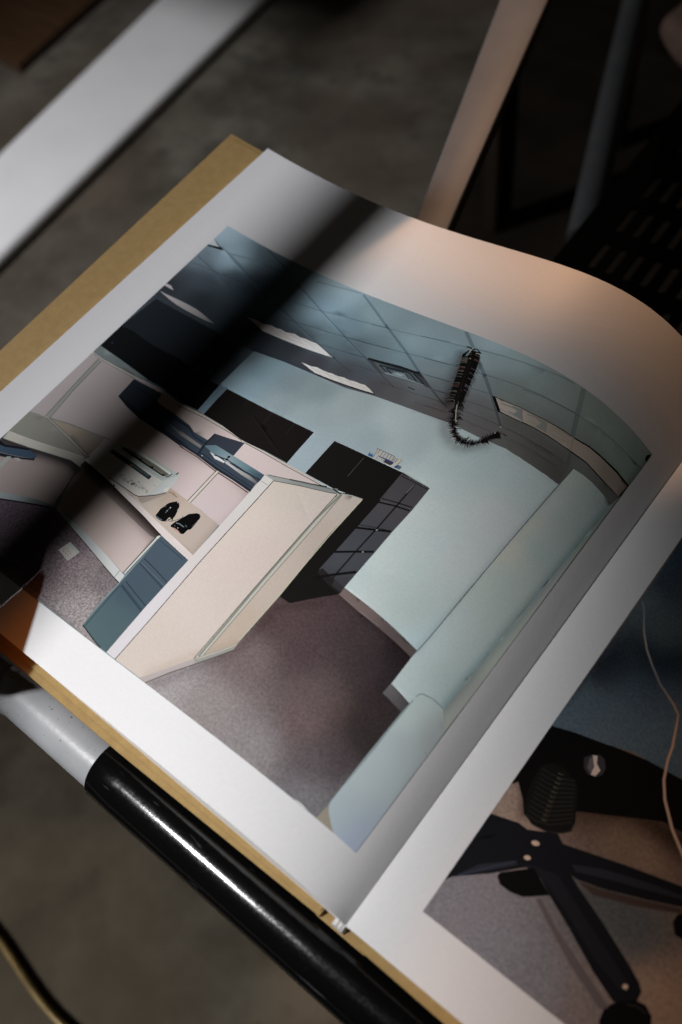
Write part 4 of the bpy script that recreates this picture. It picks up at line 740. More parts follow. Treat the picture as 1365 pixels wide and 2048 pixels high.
["line",[110,112,104],0,[[74.12,73.42],[73.67,72.93],[73.37,73.45],[73.2,73.39],[73.7,72.77],[74.29,73.31]]],
["printer",[120,122,108],0,[[78.14,73.57],[79.87,74.43],[80.04,73.3],[78.87,72.48]]],
["line",[58,54,50],0,[[68.45,70.24],[76.31,70.15],[83.45,69.92],[85.77,70.3],[88.36,72.08],[91.59,74.53],[94.23,77.37],[93.87,77.61],[91.26,74.78],[88.04,72.34],[85.51,70.6],[83.36,70.25],[76.24,70.49],[68.36,70.58]]],
["spot",[70,60,60],0,[[87.67,77.54],[87.67,77.32],[87.4,77.24],[87.23,77.41],[87.4,77.59]]],
["line",[150,112,84],0,[[94.76,78.08],[96.13,78.42],[97.8,78.1],[99.58,78.08],[99.5,78.4],[97.76,78.41],[96.04,78.73],[94.58,78.39]]],
["line",[158,122,94],0,[[96.35,78.46],[97.56,78.75],[98.04,78.25],[99.13,78.17],[99.09,78.4],[98.11,78.46],[97.54,78.99],[96.21,78.69]]],
["shoe",[16,15,16],0,[[98.17,67.63],[97.96,68.2],[97.83,69.52],[97.56,70.99],[98.19,72.42],[98.22,73.72],[98.54,74.61],[99.45,75.66],[100.13,76.2],[100.69,76.74],[101.78,76.75],[102.9,76.12],[103.54,75.44],[104,74.55],[104.56,73.03],[105.06,71.7],[105.18,70.62],[105.67,69.53],[105.87,68.74],[105.15,69.69],[103.66,70.07],[103.42,69.35],[103.55,68.51],[103.45,67.65],[102.04,67.11],[100.12,67.06],[98.77,67.3]]],
["shoe",[15,14,15],0,[[106.88,67.27],[106.67,67.84],[106.84,68.62],[107.06,69.84],[107.5,70.61],[107.85,71.45],[108.14,72.36],[108.62,73.33],[108.87,74.16],[109.12,74.99],[110.11,75.69],[111.76,76.92],[112.97,77.09],[113.93,76.65],[114.49,75.6],[114.53,74.49],[114.7,73.22],[114.83,71.9],[114.82,70.24],[114.02,69.62],[113.95,68.49],[113.95,67.55],[113.46,67.08],[112.45,66.89],[109.77,66.94],[107.84,67.16]]],
["line",[60,78,86],0,[[100.83,70.64],[100.85,71.58],[100.89,73.47],[100.4,73.56],[100.36,71.67],[100.34,70.73]]],
["line",[96,108,116],0,[[98.57,67.42],[100.25,67.24],[101.93,67.31],[101.8,67.73],[100.17,67.67],[98.53,67.84]]],
["line",[110,122,126],0,[[107.82,69.26],[109.27,69.68],[110.77,69.57],[111.81,69.49],[111.75,69.91],[110.71,69.99],[109.1,70.1],[107.56,69.66]]],
["line",[90,96,98],0,[[111.49,70.54],[112.81,70.18],[112.86,70.47],[111.54,70.83]]],
["line",[150,150,146],0,[[104.32,73.7],[103.97,74.89],[103.59,74.88],[103.94,73.69]]],
["line",[56,62,64],0,[[98.09,71.75],[99.1,72.93],[98.68,73.19],[97.67,72.01]]],
["line",[70,74,74],0,[[114.53,71.39],[114.77,74.02],[114.4,74.11],[114.16,71.47]]],
["spot",[214,220,222],0,[[101.04,73.36],[100.93,73.15],[100.57,73.15],[100.34,73.34],[100.45,73.55],[100.8,73.56]]],
["spot",[214,220,222],0,[[100.89,71.63],[100.8,71.46],[100.51,71.46],[100.31,71.62],[100.41,71.79],[100.7,71.8]]],
["spot",[214,220,222],0,[[100.81,70.81],[100.76,70.72],[100.61,70.72],[100.52,70.8],[100.56,70.88],[100.71,70.89]]],
["spot",[214,220,222],0,[[101.8,76.5],[101.72,76.35],[101.47,76.35],[101.3,76.49],[101.38,76.63],[101.63,76.64]]],
["spot",[214,220,222],0,[[110.24,68.23],[110.14,68.07],[109.86,68.06],[109.67,68.22],[109.76,68.38],[110.05,68.39]]],
["spot",[214,220,222],0,[[108.42,68.29],[108.37,68.2],[108.23,68.2],[108.13,68.28],[108.18,68.36],[108.32,68.37]]],
["shoe",[196,152,138],0,[[107.7,67.3],[108.9,67.55],[110.67,67.47],[112.62,67.08],[111.24,66.9],[109.18,67.04]]],
["line",[70,72,68],0,[[103.71,67.69],[104.42,68.91],[104.83,69.96],[104.59,70.05],[104.19,69.01],[103.49,67.79]]],
["line",[70,72,68],0,[[103.45,69.08],[104.61,68.58],[105.68,68.96],[105.64,69.66],[105.41,69.69],[105.48,69.09],[104.59,68.77],[103.53,69.25]]],
["line",[70,72,68],0,[[105.69,69.07],[106.85,70.33],[108.09,71.98],[108.34,72.71],[108.11,72.8],[107.87,72.1],[106.64,70.46],[105.48,69.21]]],
["line",[70,72,68],0,[[104.12,68.74],[104.44,69.61],[104.68,70.22],[104.45,70.31],[104.21,69.7],[103.89,68.82]]],
["line",[70,72,68],0,[[107.69,72.82],[108.36,72.64],[108.39,72.82],[107.73,73]]],
["drawer",[[112.9,58.2,78,94,106],[115.3,41.5,76,92,104],[116.4,24.7,84,104,110],[113.9,19.7,90,112,116]],0,[[106.88,62.04],[115.9,61.08],[123.89,59.98],[124.01,49.31],[124.08,37.95],[124.41,27.51],[125.02,17.29],[122.19,17.32],[117.92,17.97],[109.13,19.85],[108.38,30.14],[108.23,39.14],[107.75,49.56]]],
["line",[48,58,66],0,[[108.42,51.63],[116.23,50.43],[124.03,48.9],[124.07,49.24],[116.25,50.78],[108.43,51.99]]],
["line",[48,58,66],0,[[109.58,40.99],[116.39,39.37],[124.05,37.78],[124.11,38.12],[116.45,39.71],[109.65,41.33]]],
["line",[62,76,88],0,[[108.32,49.07],[123.84,46.19],[123.93,46.97],[108.39,49.87]]],
["line",[60,74,86],0,[[109.15,38.63],[123.77,35.33],[123.97,36.33],[109.35,39.65]]],
["line",[60,74,86],0,[[107.9,60.45],[121.67,59.16],[121.65,59.42],[107.87,60.71]]],
["line",[110,122,130],0,[[108.37,49.85],[123.81,47.51],[123.82,47.68],[108.37,50.03]]],
["line",[44,54,58],0,[[109.14,19.59],[117.99,17.67],[121.75,17.03],[121.82,17.44],[118.08,18.08],[109.23,20]]],
["line",[52,62,68],0,[[110.26,19.87],[109.67,29.09],[109.07,38.48],[108.79,38.5],[109.4,29.1],[109.99,19.88]]],
["line",[40,48,54],0,[[107.2,62.12],[123.89,59.87],[123.89,60.09],[107.19,62.34]]],
["line",[110,116,116],0,[[69.29,39.08],[74.41,38.55],[76.53,38.12],[76.59,38.67],[74.41,39.01],[69.28,39.46]]],
["line",[120,126,126],0,[[70.77,39.84],[76.79,39.06],[76.79,39.32],[70.78,40.1]]],
["box",[214,212,206],0,[[77.39,41.16],[81,40.7],[84.24,40.17],[83.7,37.47],[83.09,34.9],[79.5,35.57],[76.16,36.16],[76.72,38.75]]],
["box",[196,206,204],0,[[77.39,41.16],[84.24,40.17],[84.01,39.28],[77.22,40.05]]],
["spot",[150,130,116],0,[[77.94,37.78],[77.96,37.52],[77.63,37.42],[77.4,37.62],[77.59,37.84]]],
["spot",[150,130,116],0,[[78.86,38.46],[78.89,38.2],[78.56,38.1],[78.33,38.3],[78.51,38.53]]],
["spot",[150,130,116],0,[[78.59,37.06],[78.62,36.79],[78.29,36.69],[78.06,36.9],[78.24,37.12]]],
["spot",[150,130,116],0,[[80.17,38.05],[80.2,37.79],[79.87,37.69],[79.64,37.89],[79.82,38.12]]],
["spot",[150,130,116],0,[[81.71,37.94],[81.73,37.68],[81.41,37.58],[81.18,37.78],[81.36,38]]],
["spot",[150,130,116],0,[[80,36.96],[80.03,36.7],[79.7,36.6],[79.47,36.8],[79.65,37.03]]],
["spot",[150,130,116],0,[[81.44,36.69],[81.46,36.43],[81.14,36.33],[80.91,36.53],[81.09,36.75]]],
["partition",[[136,102.7,222,212,200],[146.8,74,226,212,204],[145.4,52.4,224,212,204],[138.4,24.4,220,208,198],[151.6,100.3,224,212,204],[133.4,87.1,228,216,206]],1,[[127.55,103.06],[138.38,106.26],[150.08,109.26],[153.19,110.4],[153.24,88.71],[153.57,61.49],[153.99,33.07],[148.4,25.09],[142.66,17.22],[129.86,17.17],[128.84,42.82],[127.76,80.19]]],
["trim",[[124.8,96.4,226,224,220],[124.7,28.2,226,222,226],[126.8,73.7,224,218,216]],0,[[122.74,103.33],[124.73,103.67],[127.63,103.1],[127.87,91.83],[127.94,80.18],[128.17,61.7],[129.37,34.7],[129.86,17.17],[125.12,17.3],[124.04,37.97],[123.82,59.97],[123.47,80.02],[123.09,94.62],[122.94,103.02]]],
["line",[86,76,66],0,[[127.44,103.14],[127.69,91.86],[127.76,80.22],[127.99,61.72],[129.2,34.71],[129.69,17.18],[130.03,17.16],[129.54,34.69],[128.35,61.67],[128.13,80.15],[128.06,91.79],[127.82,103.06]]],
["line",[170,164,156],0,[[123.32,100.41],[126.94,100.2],[126.89,100.44],[123.27,100.65]]],
["trim",[[126.2,104.2,170,174,170],[141.7,108.7,150,156,154]],0,[[122.74,103.33],[123.83,104.34],[128.06,105.32],[136.21,107.48],[148.73,110.87],[151.58,112.05],[153.19,110.4],[150.01,109.33],[138.31,106.34],[127.55,103.06]]],
["line",[84,86,82],0,[[127.97,102.88],[138.53,106.05],[150.22,109.05],[153.11,110.18],[152.94,110.44],[150.07,109.31],[138.36,106.32],[127.8,103.14]]],
["line",[40,48,50],0,[[132.81,106.22],[141.7,108.65],[147.64,110.52],[147.36,110.98],[141.43,109.11],[132.53,106.69]]],
["line",[74,80,78],0,[[124.45,103.94],[132.74,106.34],[148.92,110.6],[148.79,110.83],[132.6,106.57],[124.3,104.17]]],
["partition",[[160,111.4,214,202,192],[162,88.1,206,192,180],[153.8,78.2,212,198,186],[157.4,40,204,188,172]],1,[[154.33,111.18],[158.62,112.37],[162.55,113.09],[162.48,109.75],[161.76,95.19],[162.15,81.07],[162.96,66.86],[162.77,46.44],[162.77,42.91],[158.76,38.12],[155.27,35],[154.66,60.31],[154.36,87.42]]],
["trim",[206,206,196],0,[[152.78,110.49],[154.62,111.41],[154.94,97.83],[155.21,67.86],[155.81,34.69],[153.82,32.75],[153.26,61.3],[152.96,89.03]]],
["line",[146,148,138],0,[[153.92,110.83],[152.81,97.95],[153.16,68.11],[154.23,34.41],[155.07,34.35],[154.03,68],[153.7,97.76],[154.83,110.57]]],
["line",[92,86,78],0,[[152.87,110.22],[152.83,89.57],[153.11,61.32],[153.67,32.76],[153.97,32.74],[153.42,61.28],[153.15,89.52],[153.19,110.15]]],
["line",[112,106,94],0,[[154.67,111.22],[154.97,97.95],[155.09,67.88],[155.69,34.7],[155.93,34.68],[155.33,67.85],[155.22,97.9],[154.93,111.17]]],
["line",[214,216,186],0,[[162.33,112.91],[161.94,94.82],[162.16,80.9],[162.67,67.03],[162.48,46.59],[162.79,46.56],[162.99,66.99],[162.48,80.86],[162.27,94.76],[162.66,112.83]]],
["line",[50,56,56],0,[[150.21,110.89],[153.58,110.52],[157.16,111.92],[162.33,112.8],[162.09,113.37],[156.87,112.49],[153.33,111.1],[150.13,111.48]]],
["line",[200,206,202],0,[[154.32,110.81],[158.22,112.1],[162.4,112.78],[162.29,113.05],[158.09,112.37],[154.16,111.07]]],
["line",[90,84,72],0,[[152.85,110],[152.97,108.8],[153.44,108.73],[153.33,109.93]]],
["trim",[190,180,178],0,[[142.66,17.22],[148.4,25.09],[153.99,33.07],[155.57,31.47],[150.37,24.39],[145.69,17.01]]],
["trim",[166,164,158],0,[[153.99,33.07],[155.27,35],[159.19,40.16],[162.49,44.71],[162.9,46.3],[163.3,42.6],[159.66,37.18],[155.57,31.47]]],
["line",[70,64,62],0,[[145.84,16.95],[150.51,24.32],[155.71,31.39],[159.8,37.1],[163.43,42.52],[163.16,42.67],[159.53,37.25],[155.43,31.55],[150.22,24.46],[145.55,17.08]]],
["line",[220,214,200],0,[[154.97,33.36],[159.69,39.7],[163.02,44.71],[162.81,44.82],[159.48,39.81],[154.76,33.48]]],
["spot",[70,66,66],0,[[235.73,54.25],[235.71,54.03],[235.48,53.91],[235.36,54.05],[235.52,54.26]]],
["garland",[30,27,26],0,[[158.71,190.13],[160.67,187.36],[161.77,184.45],[162.85,181.19],[163.74,178.05],[164.87,174.95],[165.88,171.84],[166.81,168.67],[167.54,166.69],[161.84,166.05],[160.67,168.42],[159.55,171.4],[158.33,174.44],[157.15,177.57],[155.95,180.74],[154.65,183.81],[153.32,186.48],[154.37,189.69]]],
["garland",[34,30,29],0,[[165.67,166.47],[166.69,164.22],[167.48,162.58],[168.53,160.7],[169.53,158.89],[170.82,156.88],[172.13,155.26],[173.63,153.82],[175.24,152.84],[176.96,152.41],[178.56,152.35],[180.39,152.77],[181.66,153.7],[182.75,155.29],[183.61,156.88],[184.48,158.55],[185.25,159.91],[186.05,161.27],[186.85,162.63],[187.19,162.38],[186.55,160.91],[185.75,159.56],[185.1,158.1],[184.23,156.44],[183.33,154.82],[182.1,153.24],[180.79,152.13],[178.93,151.31],[177.01,151.41],[175.01,151.93],[173.17,153.08],[171.52,154.65],[170.01,156.34],[168.53,158.39],[167.41,160.28],[166.36,162.23],[165.74,164.01],[164.1,166.29]]],
["line",[26,24,24],0,[[157.42,189.01],[158.75,188.95],[160.3,188.3],[160.32,188.4],[158.74,189.2],[157.32,189.43]]],
["line",[26,24,24],0,[[155.71,189.27],[155.01,188.94],[154.54,188.3],[154.63,188.21],[155.21,188.7],[155.95,188.86]]],
["line",[26,24,24],0,[[157.58,188.64],[158.97,188.56],[160.54,187.92],[160.55,188.03],[158.95,188.81],[157.49,189.05]]],
["line",[96,96,96],0,[[155.94,188.88],[155.36,188.58],[154.92,188.03],[155.01,187.93],[155.55,188.34],[156.19,188.48]]],
["line",[96,96,96],0,[[157.8,188.25],[159.26,188.18],[160.94,187.48],[160.95,187.59],[159.25,188.43],[157.7,188.66]]],
["line",[26,24,24],0,[[155.94,188.46],[155.16,188.09],[154.57,187.4],[154.66,187.3],[155.35,187.85],[156.18,188.06]]],
["line",[26,24,24],0,[[157.77,187.81],[158.93,187.78],[160.23,187.24],[160.25,187.34],[158.92,188.03],[157.67,188.23]]],
["line",[110,104,96],0,[[156.27,188.09],[155.64,187.8],[155.19,187.21],[155.29,187.11],[155.83,187.56],[156.5,187.68]]],
["line",[26,24,24],0,[[158.09,187.44],[159.42,187.38],[160.95,186.77],[160.96,186.87],[159.41,187.64],[157.99,187.86]]],
["line",[26,24,24],0,[[156.37,187.68],[155.68,187.35],[155.16,186.73],[155.26,186.64],[155.86,187.11],[156.61,187.28]]],
["line",[26,24,24],0,[[158.24,187.06],[159.57,187],[161.11,186.36],[161.13,186.46],[159.56,187.25],[158.14,187.47]]],
["line",[26,24,24],0,[[156.43,187.29],[155.65,186.92],[155.06,186.18],[155.16,186.09],[155.84,186.68],[156.67,186.89]]],
["line",[26,24,24],0,[[158.59,186.7],[160.21,186.65],[162.06,185.87],[162.07,185.98],[160.2,186.9],[158.48,187.11]]],
["line",[26,24,24],0,[[155.78,186.81],[154.03,186.08],[152.73,184.57],[152.83,184.48],[154.23,185.84],[156.03,186.41]]],
["line",[120,64,52],0,[[159.04,186.36],[161.08,186.26],[163.39,185.29],[163.4,185.4],[161.07,186.51],[158.94,186.77]]],
["line",[26,24,24],0,[[156.22,186.46],[154.72,185.84],[153.66,184.57],[153.75,184.48],[154.92,185.61],[156.46,186.06]]],
["line",[96,96,96],0,[[158.99,185.95],[160.69,185.87],[162.64,185.08],[162.65,185.19],[160.68,186.13],[158.89,186.36]]],
["line",[96,96,96],0,[[156.13,186.03],[154.36,185.32],[153.04,183.8],[153.13,183.71],[154.55,185.08],[156.37,185.63]]],
["line",[26,24,24],0,[[159.37,185.62],[161.41,185.49],[163.72,184.56],[163.73,184.67],[161.4,185.74],[159.28,186.03]]],
["line",[110,104,96],0,[[156.52,185.69],[155.03,185.07],[153.94,183.79],[154.03,183.7],[155.22,184.84],[156.76,185.29]]],
["line",[26,24,24],0,[[159.47,185.22],[161.39,185.14],[163.59,184.23],[163.6,184.34],[161.37,185.39],[159.37,185.63]]],
["line",[110,104,96],0,[[156.6,185.31],[155,184.64],[153.82,183.27],[153.91,183.18],[155.19,184.4],[156.85,184.91]]],
["line",[26,24,24],0,[[159.36,184.82],[160.91,184.74],[162.67,184.05],[162.68,184.15],[160.9,184.99],[159.27,185.23]]],
["line",[110,104,96],0,[[156.8,184.91],[155.19,184.28],[154.05,182.89],[154.15,182.8],[155.38,184.05],[157.03,184.51]]],
["line",[26,24,24],0,[[159.87,184.48],[161.89,184.38],[164.2,183.44],[164.22,183.54],[161.87,184.63],[159.77,184.89]]],
["line",[110,104,96],0,[[156.75,184.51],[154.9,183.79],[153.55,182.22],[153.65,182.13],[155.09,183.55],[156.99,184.11]]],
["line",[26,24,24],0,[[159.92,184.05],[161.85,183.91],[163.98,182.98],[164,183.08],[161.84,184.16],[159.84,184.46]]],
["line",[110,104,96],0,[[156.9,184.2],[155.06,183.53],[153.67,182.02],[153.76,181.92],[155.24,183.29],[157.14,183.81]]],
["line",[26,24,24],0,[[160.06,183.64],[161.9,183.49],[163.99,182.58],[164.01,182.68],[161.9,183.74],[159.98,184.04]]],
["line",[110,104,96],0,[[157.46,183.81],[156.09,183.28],[155.06,182.14],[155.15,182.05],[156.27,183.05],[157.69,183.41]]],
["line",[26,24,24],0,[[160.01,183.19],[161.56,183.08],[163.33,182.33],[163.34,182.43],[161.55,183.33],[159.93,183.6]]],
["line",[26,24,24],0,[[157.45,183.35],[155.88,182.76],[154.71,181.47],[154.8,181.38],[156.06,182.52],[157.68,182.95]]],
["line",[26,24,24],0,[[160.41,182.76],[162.31,182.65],[164.43,181.73],[164.45,181.83],[162.3,182.9],[160.32,183.17]]],
["line",[26,24,24],0,[[157.42,182.91],[155.6,182.24],[154.25,180.78],[154.34,180.69],[155.79,182.01],[157.65,182.52]]],
["line",[26,24,24],0,[[160.53,182.33],[162.34,182.22],[164.41,181.34],[164.42,181.44],[162.34,182.47],[160.44,182.74]]],
["line",[26,24,24],0,[[157.55,182.48],[155.73,181.81],[154.37,180.31],[154.46,180.22],[155.91,181.58],[157.78,182.09]]],
["line",[96,96,96],0,[[160.42,181.9],[161.91,181.8],[163.58,181.12],[163.59,181.22],[161.91,182.05],[160.33,182.3]]],
["line",[26,24,24],0,[[158.01,182.08],[156.58,181.52],[155.51,180.32],[155.6,180.22],[156.76,181.29],[158.24,181.69]]],
["line",[26,24,24],0,[[160.79,181.49],[162.52,181.37],[164.49,180.53],[164.51,180.63],[162.51,181.62],[160.71,181.89]]],
["line",[110,104,96],0,[[157.96,181.64],[156.28,180.99],[155,179.61],[155.1,179.51],[156.47,180.76],[158.19,181.24]]],
["line",[26,24,24],0,[[160.91,181.06],[162.66,180.96],[164.59,180.14],[164.61,180.24],[162.65,181.21],[160.83,181.47]]],
["line",[120,64,52],0,[[158.32,181.22],[156.87,180.64],[155.77,179.43],[155.87,179.34],[157.05,180.41],[158.55,180.82]]],
["line",[26,24,24],0,[[160.94,180.59],[162.45,180.44],[164.12,179.7],[164.14,179.8],[162.45,180.68],[160.87,180.99]]],
["line",[26,24,24],0,[[158.56,180.85],[157.17,180.35],[156.11,179.26],[156.2,179.17],[157.35,180.11],[158.78,180.45]]],
["line",[26,24,24],0,[[161.12,180.16],[162.67,180.04],[164.4,179.25],[164.42,179.35],[162.67,180.28],[161.05,180.56]]],
["line",[26,24,24],0,[[158.51,180.41],[156.88,179.86],[155.63,178.6],[155.72,178.51],[157.06,179.62],[158.73,180.01]]],
["line",[96,96,96],0,[[161.16,179.73],[162.54,179.63],[164.09,178.93],[164.11,179.03],[162.54,179.87],[161.08,180.13]]],
["line",[96,96,96],0,[[158.67,179.97],[157.01,179.43],[155.73,178.13],[155.82,178.03],[157.19,179.19],[158.89,179.57]]],
["line",[26,24,24],0,[[161.46,179.34],[163.1,179.18],[164.9,178.37],[164.92,178.47],[163.1,179.42],[161.39,179.74]]],
["line",[110,104,96],0,[[158.71,179.53],[156.91,178.93],[155.5,177.56],[155.59,177.46],[157.09,178.69],[158.93,179.14]]],
["line",[26,24,24],0,[[161.73,178.92],[163.48,178.75],[165.42,177.88],[165.44,177.98],[163.48,179],[161.66,179.32]]],
["line",[26,24,24],0,[[158.98,179.14],[157.31,178.57],[156.06,177.28],[156.16,177.19],[157.49,178.34],[159.2,178.75]]],
["line",[26,24,24],0,[[161.87,178.5],[163.6,178.33],[165.5,177.48],[165.52,177.57],[163.6,178.58],[161.8,178.9]]],
["line",[26,24,24],0,[[159.25,178.72],[157.74,178.19],[156.59,177.02],[156.68,176.92],[157.92,177.96],[159.47,178.33]]],
["line",[26,24,24],0,[[162.01,178.05],[163.68,177.93],[165.57,177.07],[165.59,177.17],[163.68,178.17],[161.93,178.45]]],
["line",[110,104,96],0,[[159.35,178.29],[157.73,177.74],[156.51,176.49],[156.6,176.4],[157.91,177.5],[159.57,177.9]]],
["line",[26,24,24],0,[[162.17,177.66],[163.89,177.49],[165.81,176.65],[165.83,176.75],[163.9,177.73],[162.1,178.06]]],
["line",[26,24,24],0,[[159.58,177.88],[158.09,177.36],[156.95,176.19],[157.03,176.09],[158.27,177.12],[159.79,177.49]]],
["line",[96,96,96],0,[[162.29,177.23],[163.93,177.1],[165.74,176.28],[165.76,176.38],[163.93,177.34],[162.21,177.63]]],
["line",[26,24,24],0,[[159.89,177.45],[158.6,176.99],[157.59,175.96],[157.68,175.87],[158.78,176.75],[160.1,177.05]]],
["line",[26,24,24],0,[[162.38,176.8],[163.96,176.67],[165.71,175.89],[165.73,175.99],[163.96,176.91],[162.31,177.2]]],
["line",[96,96,96],0,[[159.69,177.01],[157.92,176.41],[156.57,175.06],[156.66,174.96],[158.1,176.17],[159.9,176.61]]],
["line",[26,24,24],0,[[162.52,176.39],[164.1,176.26],[165.85,175.49],[165.87,175.59],[164.1,176.51],[162.45,176.79]]],
["line",[26,24,24],0,[[159.85,176.6],[158.1,175.98],[156.75,174.63],[156.85,174.53],[158.28,175.75],[160.07,176.22]]],
["line",[26,24,24],0,[[162.55,175.97],[163.96,175.86],[165.52,175.16],[165.54,175.26],[163.97,176.1],[162.48,176.36]]],
["line",[26,24,24],0,[[160.2,176.19],[158.7,175.66],[157.54,174.47],[157.63,174.38],[158.88,175.42],[160.42,175.81]]],
["line",[26,24,24],0,[[162.74,175.54],[164.16,175.45],[165.75,174.74],[165.77,174.83],[164.17,175.69],[162.66,175.94]]],
["line",[26,24,24],0,[[160.47,175.78],[159.13,175.28],[158.1,174.2],[158.19,174.11],[159.3,175.04],[160.69,175.39]]],
["line",[26,24,24],0,[[163.02,175.14],[164.59,175.01],[166.34,174.25],[166.35,174.35],[164.59,175.26],[162.95,175.54]]],
["line",[26,24,24],0,[[160.61,175.37],[159.25,174.85],[158.2,173.77],[158.28,173.68],[159.42,174.62],[160.83,174.98]]],
["line",[26,24,24],0,[[163.05,174.71],[164.5,174.6],[166.09,173.93],[166.1,174.02],[164.5,174.84],[162.98,175.11]]],
["line",[26,24,24],0,[[160.71,174.93],[159.26,174.42],[158.16,173.27],[158.25,173.18],[159.43,174.18],[160.93,174.54]]],
["line",[96,96,96],0,[[163.08,174.29],[164.37,174.19],[165.78,173.61],[165.79,173.71],[164.37,174.43],[163.01,174.68]]],
["line",[26,24,24],0,[[160.98,174.52],[159.68,174.04],[158.68,173.01],[158.77,172.92],[159.85,173.81],[161.19,174.13]]],
["line",[96,96,96],0,[[163.5,173.88],[165.1,173.78],[166.9,172.98],[166.92,173.08],[165.11,174.03],[163.42,174.27]]],
["line",[110,104,96],0,[[160.97,174.1],[159.45,173.55],[158.29,172.37],[158.38,172.28],[159.63,173.32],[161.19,173.72]]],
["line",[96,96,96],0,[[163.46,173.46],[164.8,173.36],[166.31,172.73],[166.33,172.83],[164.81,173.6],[163.39,173.85]]],
["line",[26,24,24],0,[[161.05,173.66],[159.47,173.11],[158.24,171.86],[158.32,171.77],[159.64,172.88],[161.26,173.28]]],
["line",[26,24,24],0,[[163.81,173.06],[165.43,172.94],[167.21,172.17],[167.23,172.26],[165.43,173.18],[163.73,173.45]]],
["line",[120,64,52],0,[[161.4,173.26],[160.01,172.77],[158.95,171.67],[159.04,171.58],[160.19,172.54],[161.61,172.87]]],
["line",[26,24,24],0,[[163.84,172.63],[165.3,172.53],[166.9,171.85],[166.92,171.94],[165.3,172.77],[163.77,173.02]]],
["line",[26,24,24],0,[[161.51,172.84],[160.09,172.33],[159,171.22],[159.09,171.12],[160.26,172.1],[161.72,172.45]]],
["line",[26,24,24],0,[[164.04,172.22],[165.56,172.13],[167.25,171.39],[167.27,171.49],[165.56,172.37],[163.97,172.62]]],
["line",[96,96,96],0,[[161.46,172.41],[159.78,171.83],[158.51,170.52],[158.6,170.42],[159.95,171.6],[161.67,172.02]]],
["line",[96,96,96],0,[[164.24,171.82],[165.79,171.71],[167.53,170.96],[167.54,171.05],[165.8,171.95],[164.17,172.21]]],
["line",[26,24,24],0,[[161.68,172.01],[160.09,171.44],[158.87,170.19],[158.96,170.09],[160.27,171.21],[161.9,171.62]]],
["line",[26,24,24],0,[[164.39,171.39],[165.97,171.25],[167.67,170.5],[167.69,170.59],[165.97,171.49],[164.32,171.78]]],
["line",[26,24,24],0,[[161.91,171.61],[160.41,171.09],[159.25,169.95],[159.34,169.85],[160.58,170.86],[162.12,171.23]]],
["line",[26,24,24],0,[[164.51,170.97],[166.04,170.86],[167.74,170.1],[167.77,170.2],[166.04,171.1],[164.44,171.37]]],
["line",[26,24,24],0,[[162.15,171.19],[160.78,170.74],[159.74,169.65],[159.83,169.56],[160.96,170.5],[162.36,170.81]]],
["line",[26,24,24],0,[[164.56,170.57],[165.97,170.45],[167.54,169.76],[167.56,169.86],[165.97,170.69],[164.49,170.95]]],
["line",[26,24,24],0,[[162.02,170.75],[160.3,170.19],[158.97,168.87],[159.06,168.78],[160.47,169.96],[162.22,170.36]]],
["line",[26,24,24],0,[[164.67,170.15],[166.02,170.04],[167.55,169.37],[167.57,169.47],[166.03,170.28],[164.61,170.54]]],
["line",[110,104,96],0,[[162.32,170.36],[160.83,169.84],[159.65,168.68],[159.74,168.59],[161,169.61],[162.53,169.98]]],
["line",[26,24,24],0,[[164.68,169.72],[165.89,169.64],[167.2,169.06],[167.22,169.16],[165.89,169.88],[164.62,170.11]]],
["line",[96,96,96],0,[[162.52,169.96],[161.11,169.44],[160.01,168.36],[160.1,168.27],[161.28,169.21],[162.73,169.57]]],
["line",[26,24,24],0,[[164.99,169.3],[166.37,169.22],[167.91,168.52],[167.93,168.62],[166.38,169.45],[164.92,169.69]]],
["line",[26,24,24],0,[[162.54,169.52],[160.93,168.98],[159.69,167.75],[159.78,167.66],[161.1,168.74],[162.74,169.14]]],
["line",[26,24,24],0,[[164.97,168.89],[166.18,168.82],[167.53,168.23],[167.55,168.33],[166.18,169.05],[164.91,169.28]]],
["line",[26,24,24],0,[[162.86,169.11],[161.45,168.63],[160.37,167.52],[160.46,167.43],[161.62,168.4],[163.07,168.73]]],
["line",[26,24,24],0,[[165.38,168.49],[166.9,168.38],[168.61,167.62],[168.63,167.71],[166.91,168.62],[165.31,168.88]]],
["line",[26,24,24],0,[[162.96,168.68],[161.51,168.18],[160.4,167.06],[160.49,166.97],[161.67,167.95],[163.16,168.3]]],
["line",[26,24,24],0,[[165.41,168.15],[166.91,167.99],[168.5,167.23],[168.53,167.32],[166.92,168.23],[165.35,168.54]]],
["line",[110,104,96],0,[[163.01,168.42],[161.47,167.94],[160.26,166.84],[160.35,166.75],[161.63,167.71],[163.2,168.03]]],
["line",[26,24,24],0,[[165.4,167.86],[166.72,167.71],[168.19,167.05],[168.21,167.14],[166.74,167.94],[165.36,168.25]]],
["line",[26,24,24],0,[[162.94,168.13],[161.2,167.61],[159.83,166.35],[159.91,166.26],[161.36,167.38],[163.14,167.74]]],
["line",[26,24,24],0,[[165.51,167.55],[166.87,167.42],[168.34,166.74],[168.37,166.84],[166.88,167.66],[165.45,167.94]]],
["line",[26,24,24],0,[[163.38,167.85],[162.1,167.44],[161.1,166.48],[161.18,166.39],[162.27,167.21],[163.57,167.47]]],
["line",[26,24,24],0,[[165.71,167.27],[167.21,167.11],[168.86,166.35],[168.88,166.44],[167.22,167.34],[165.66,167.65]]],
["line",[26,24,24],0,[[163.44,167.56],[162.14,167.13],[161.1,166.15],[161.18,166.06],[162.31,166.9],[163.64,167.18]]],
["line",[26,24,24],0,[[165.65,166.98],[166.97,166.83],[168.42,166.17],[168.45,166.27],[166.98,167.06],[165.6,167.36]]],
["line",[96,96,96],0,[[163.33,167.24],[161.78,166.76],[160.56,165.64],[160.64,165.55],[161.95,166.53],[163.53,166.86]]],
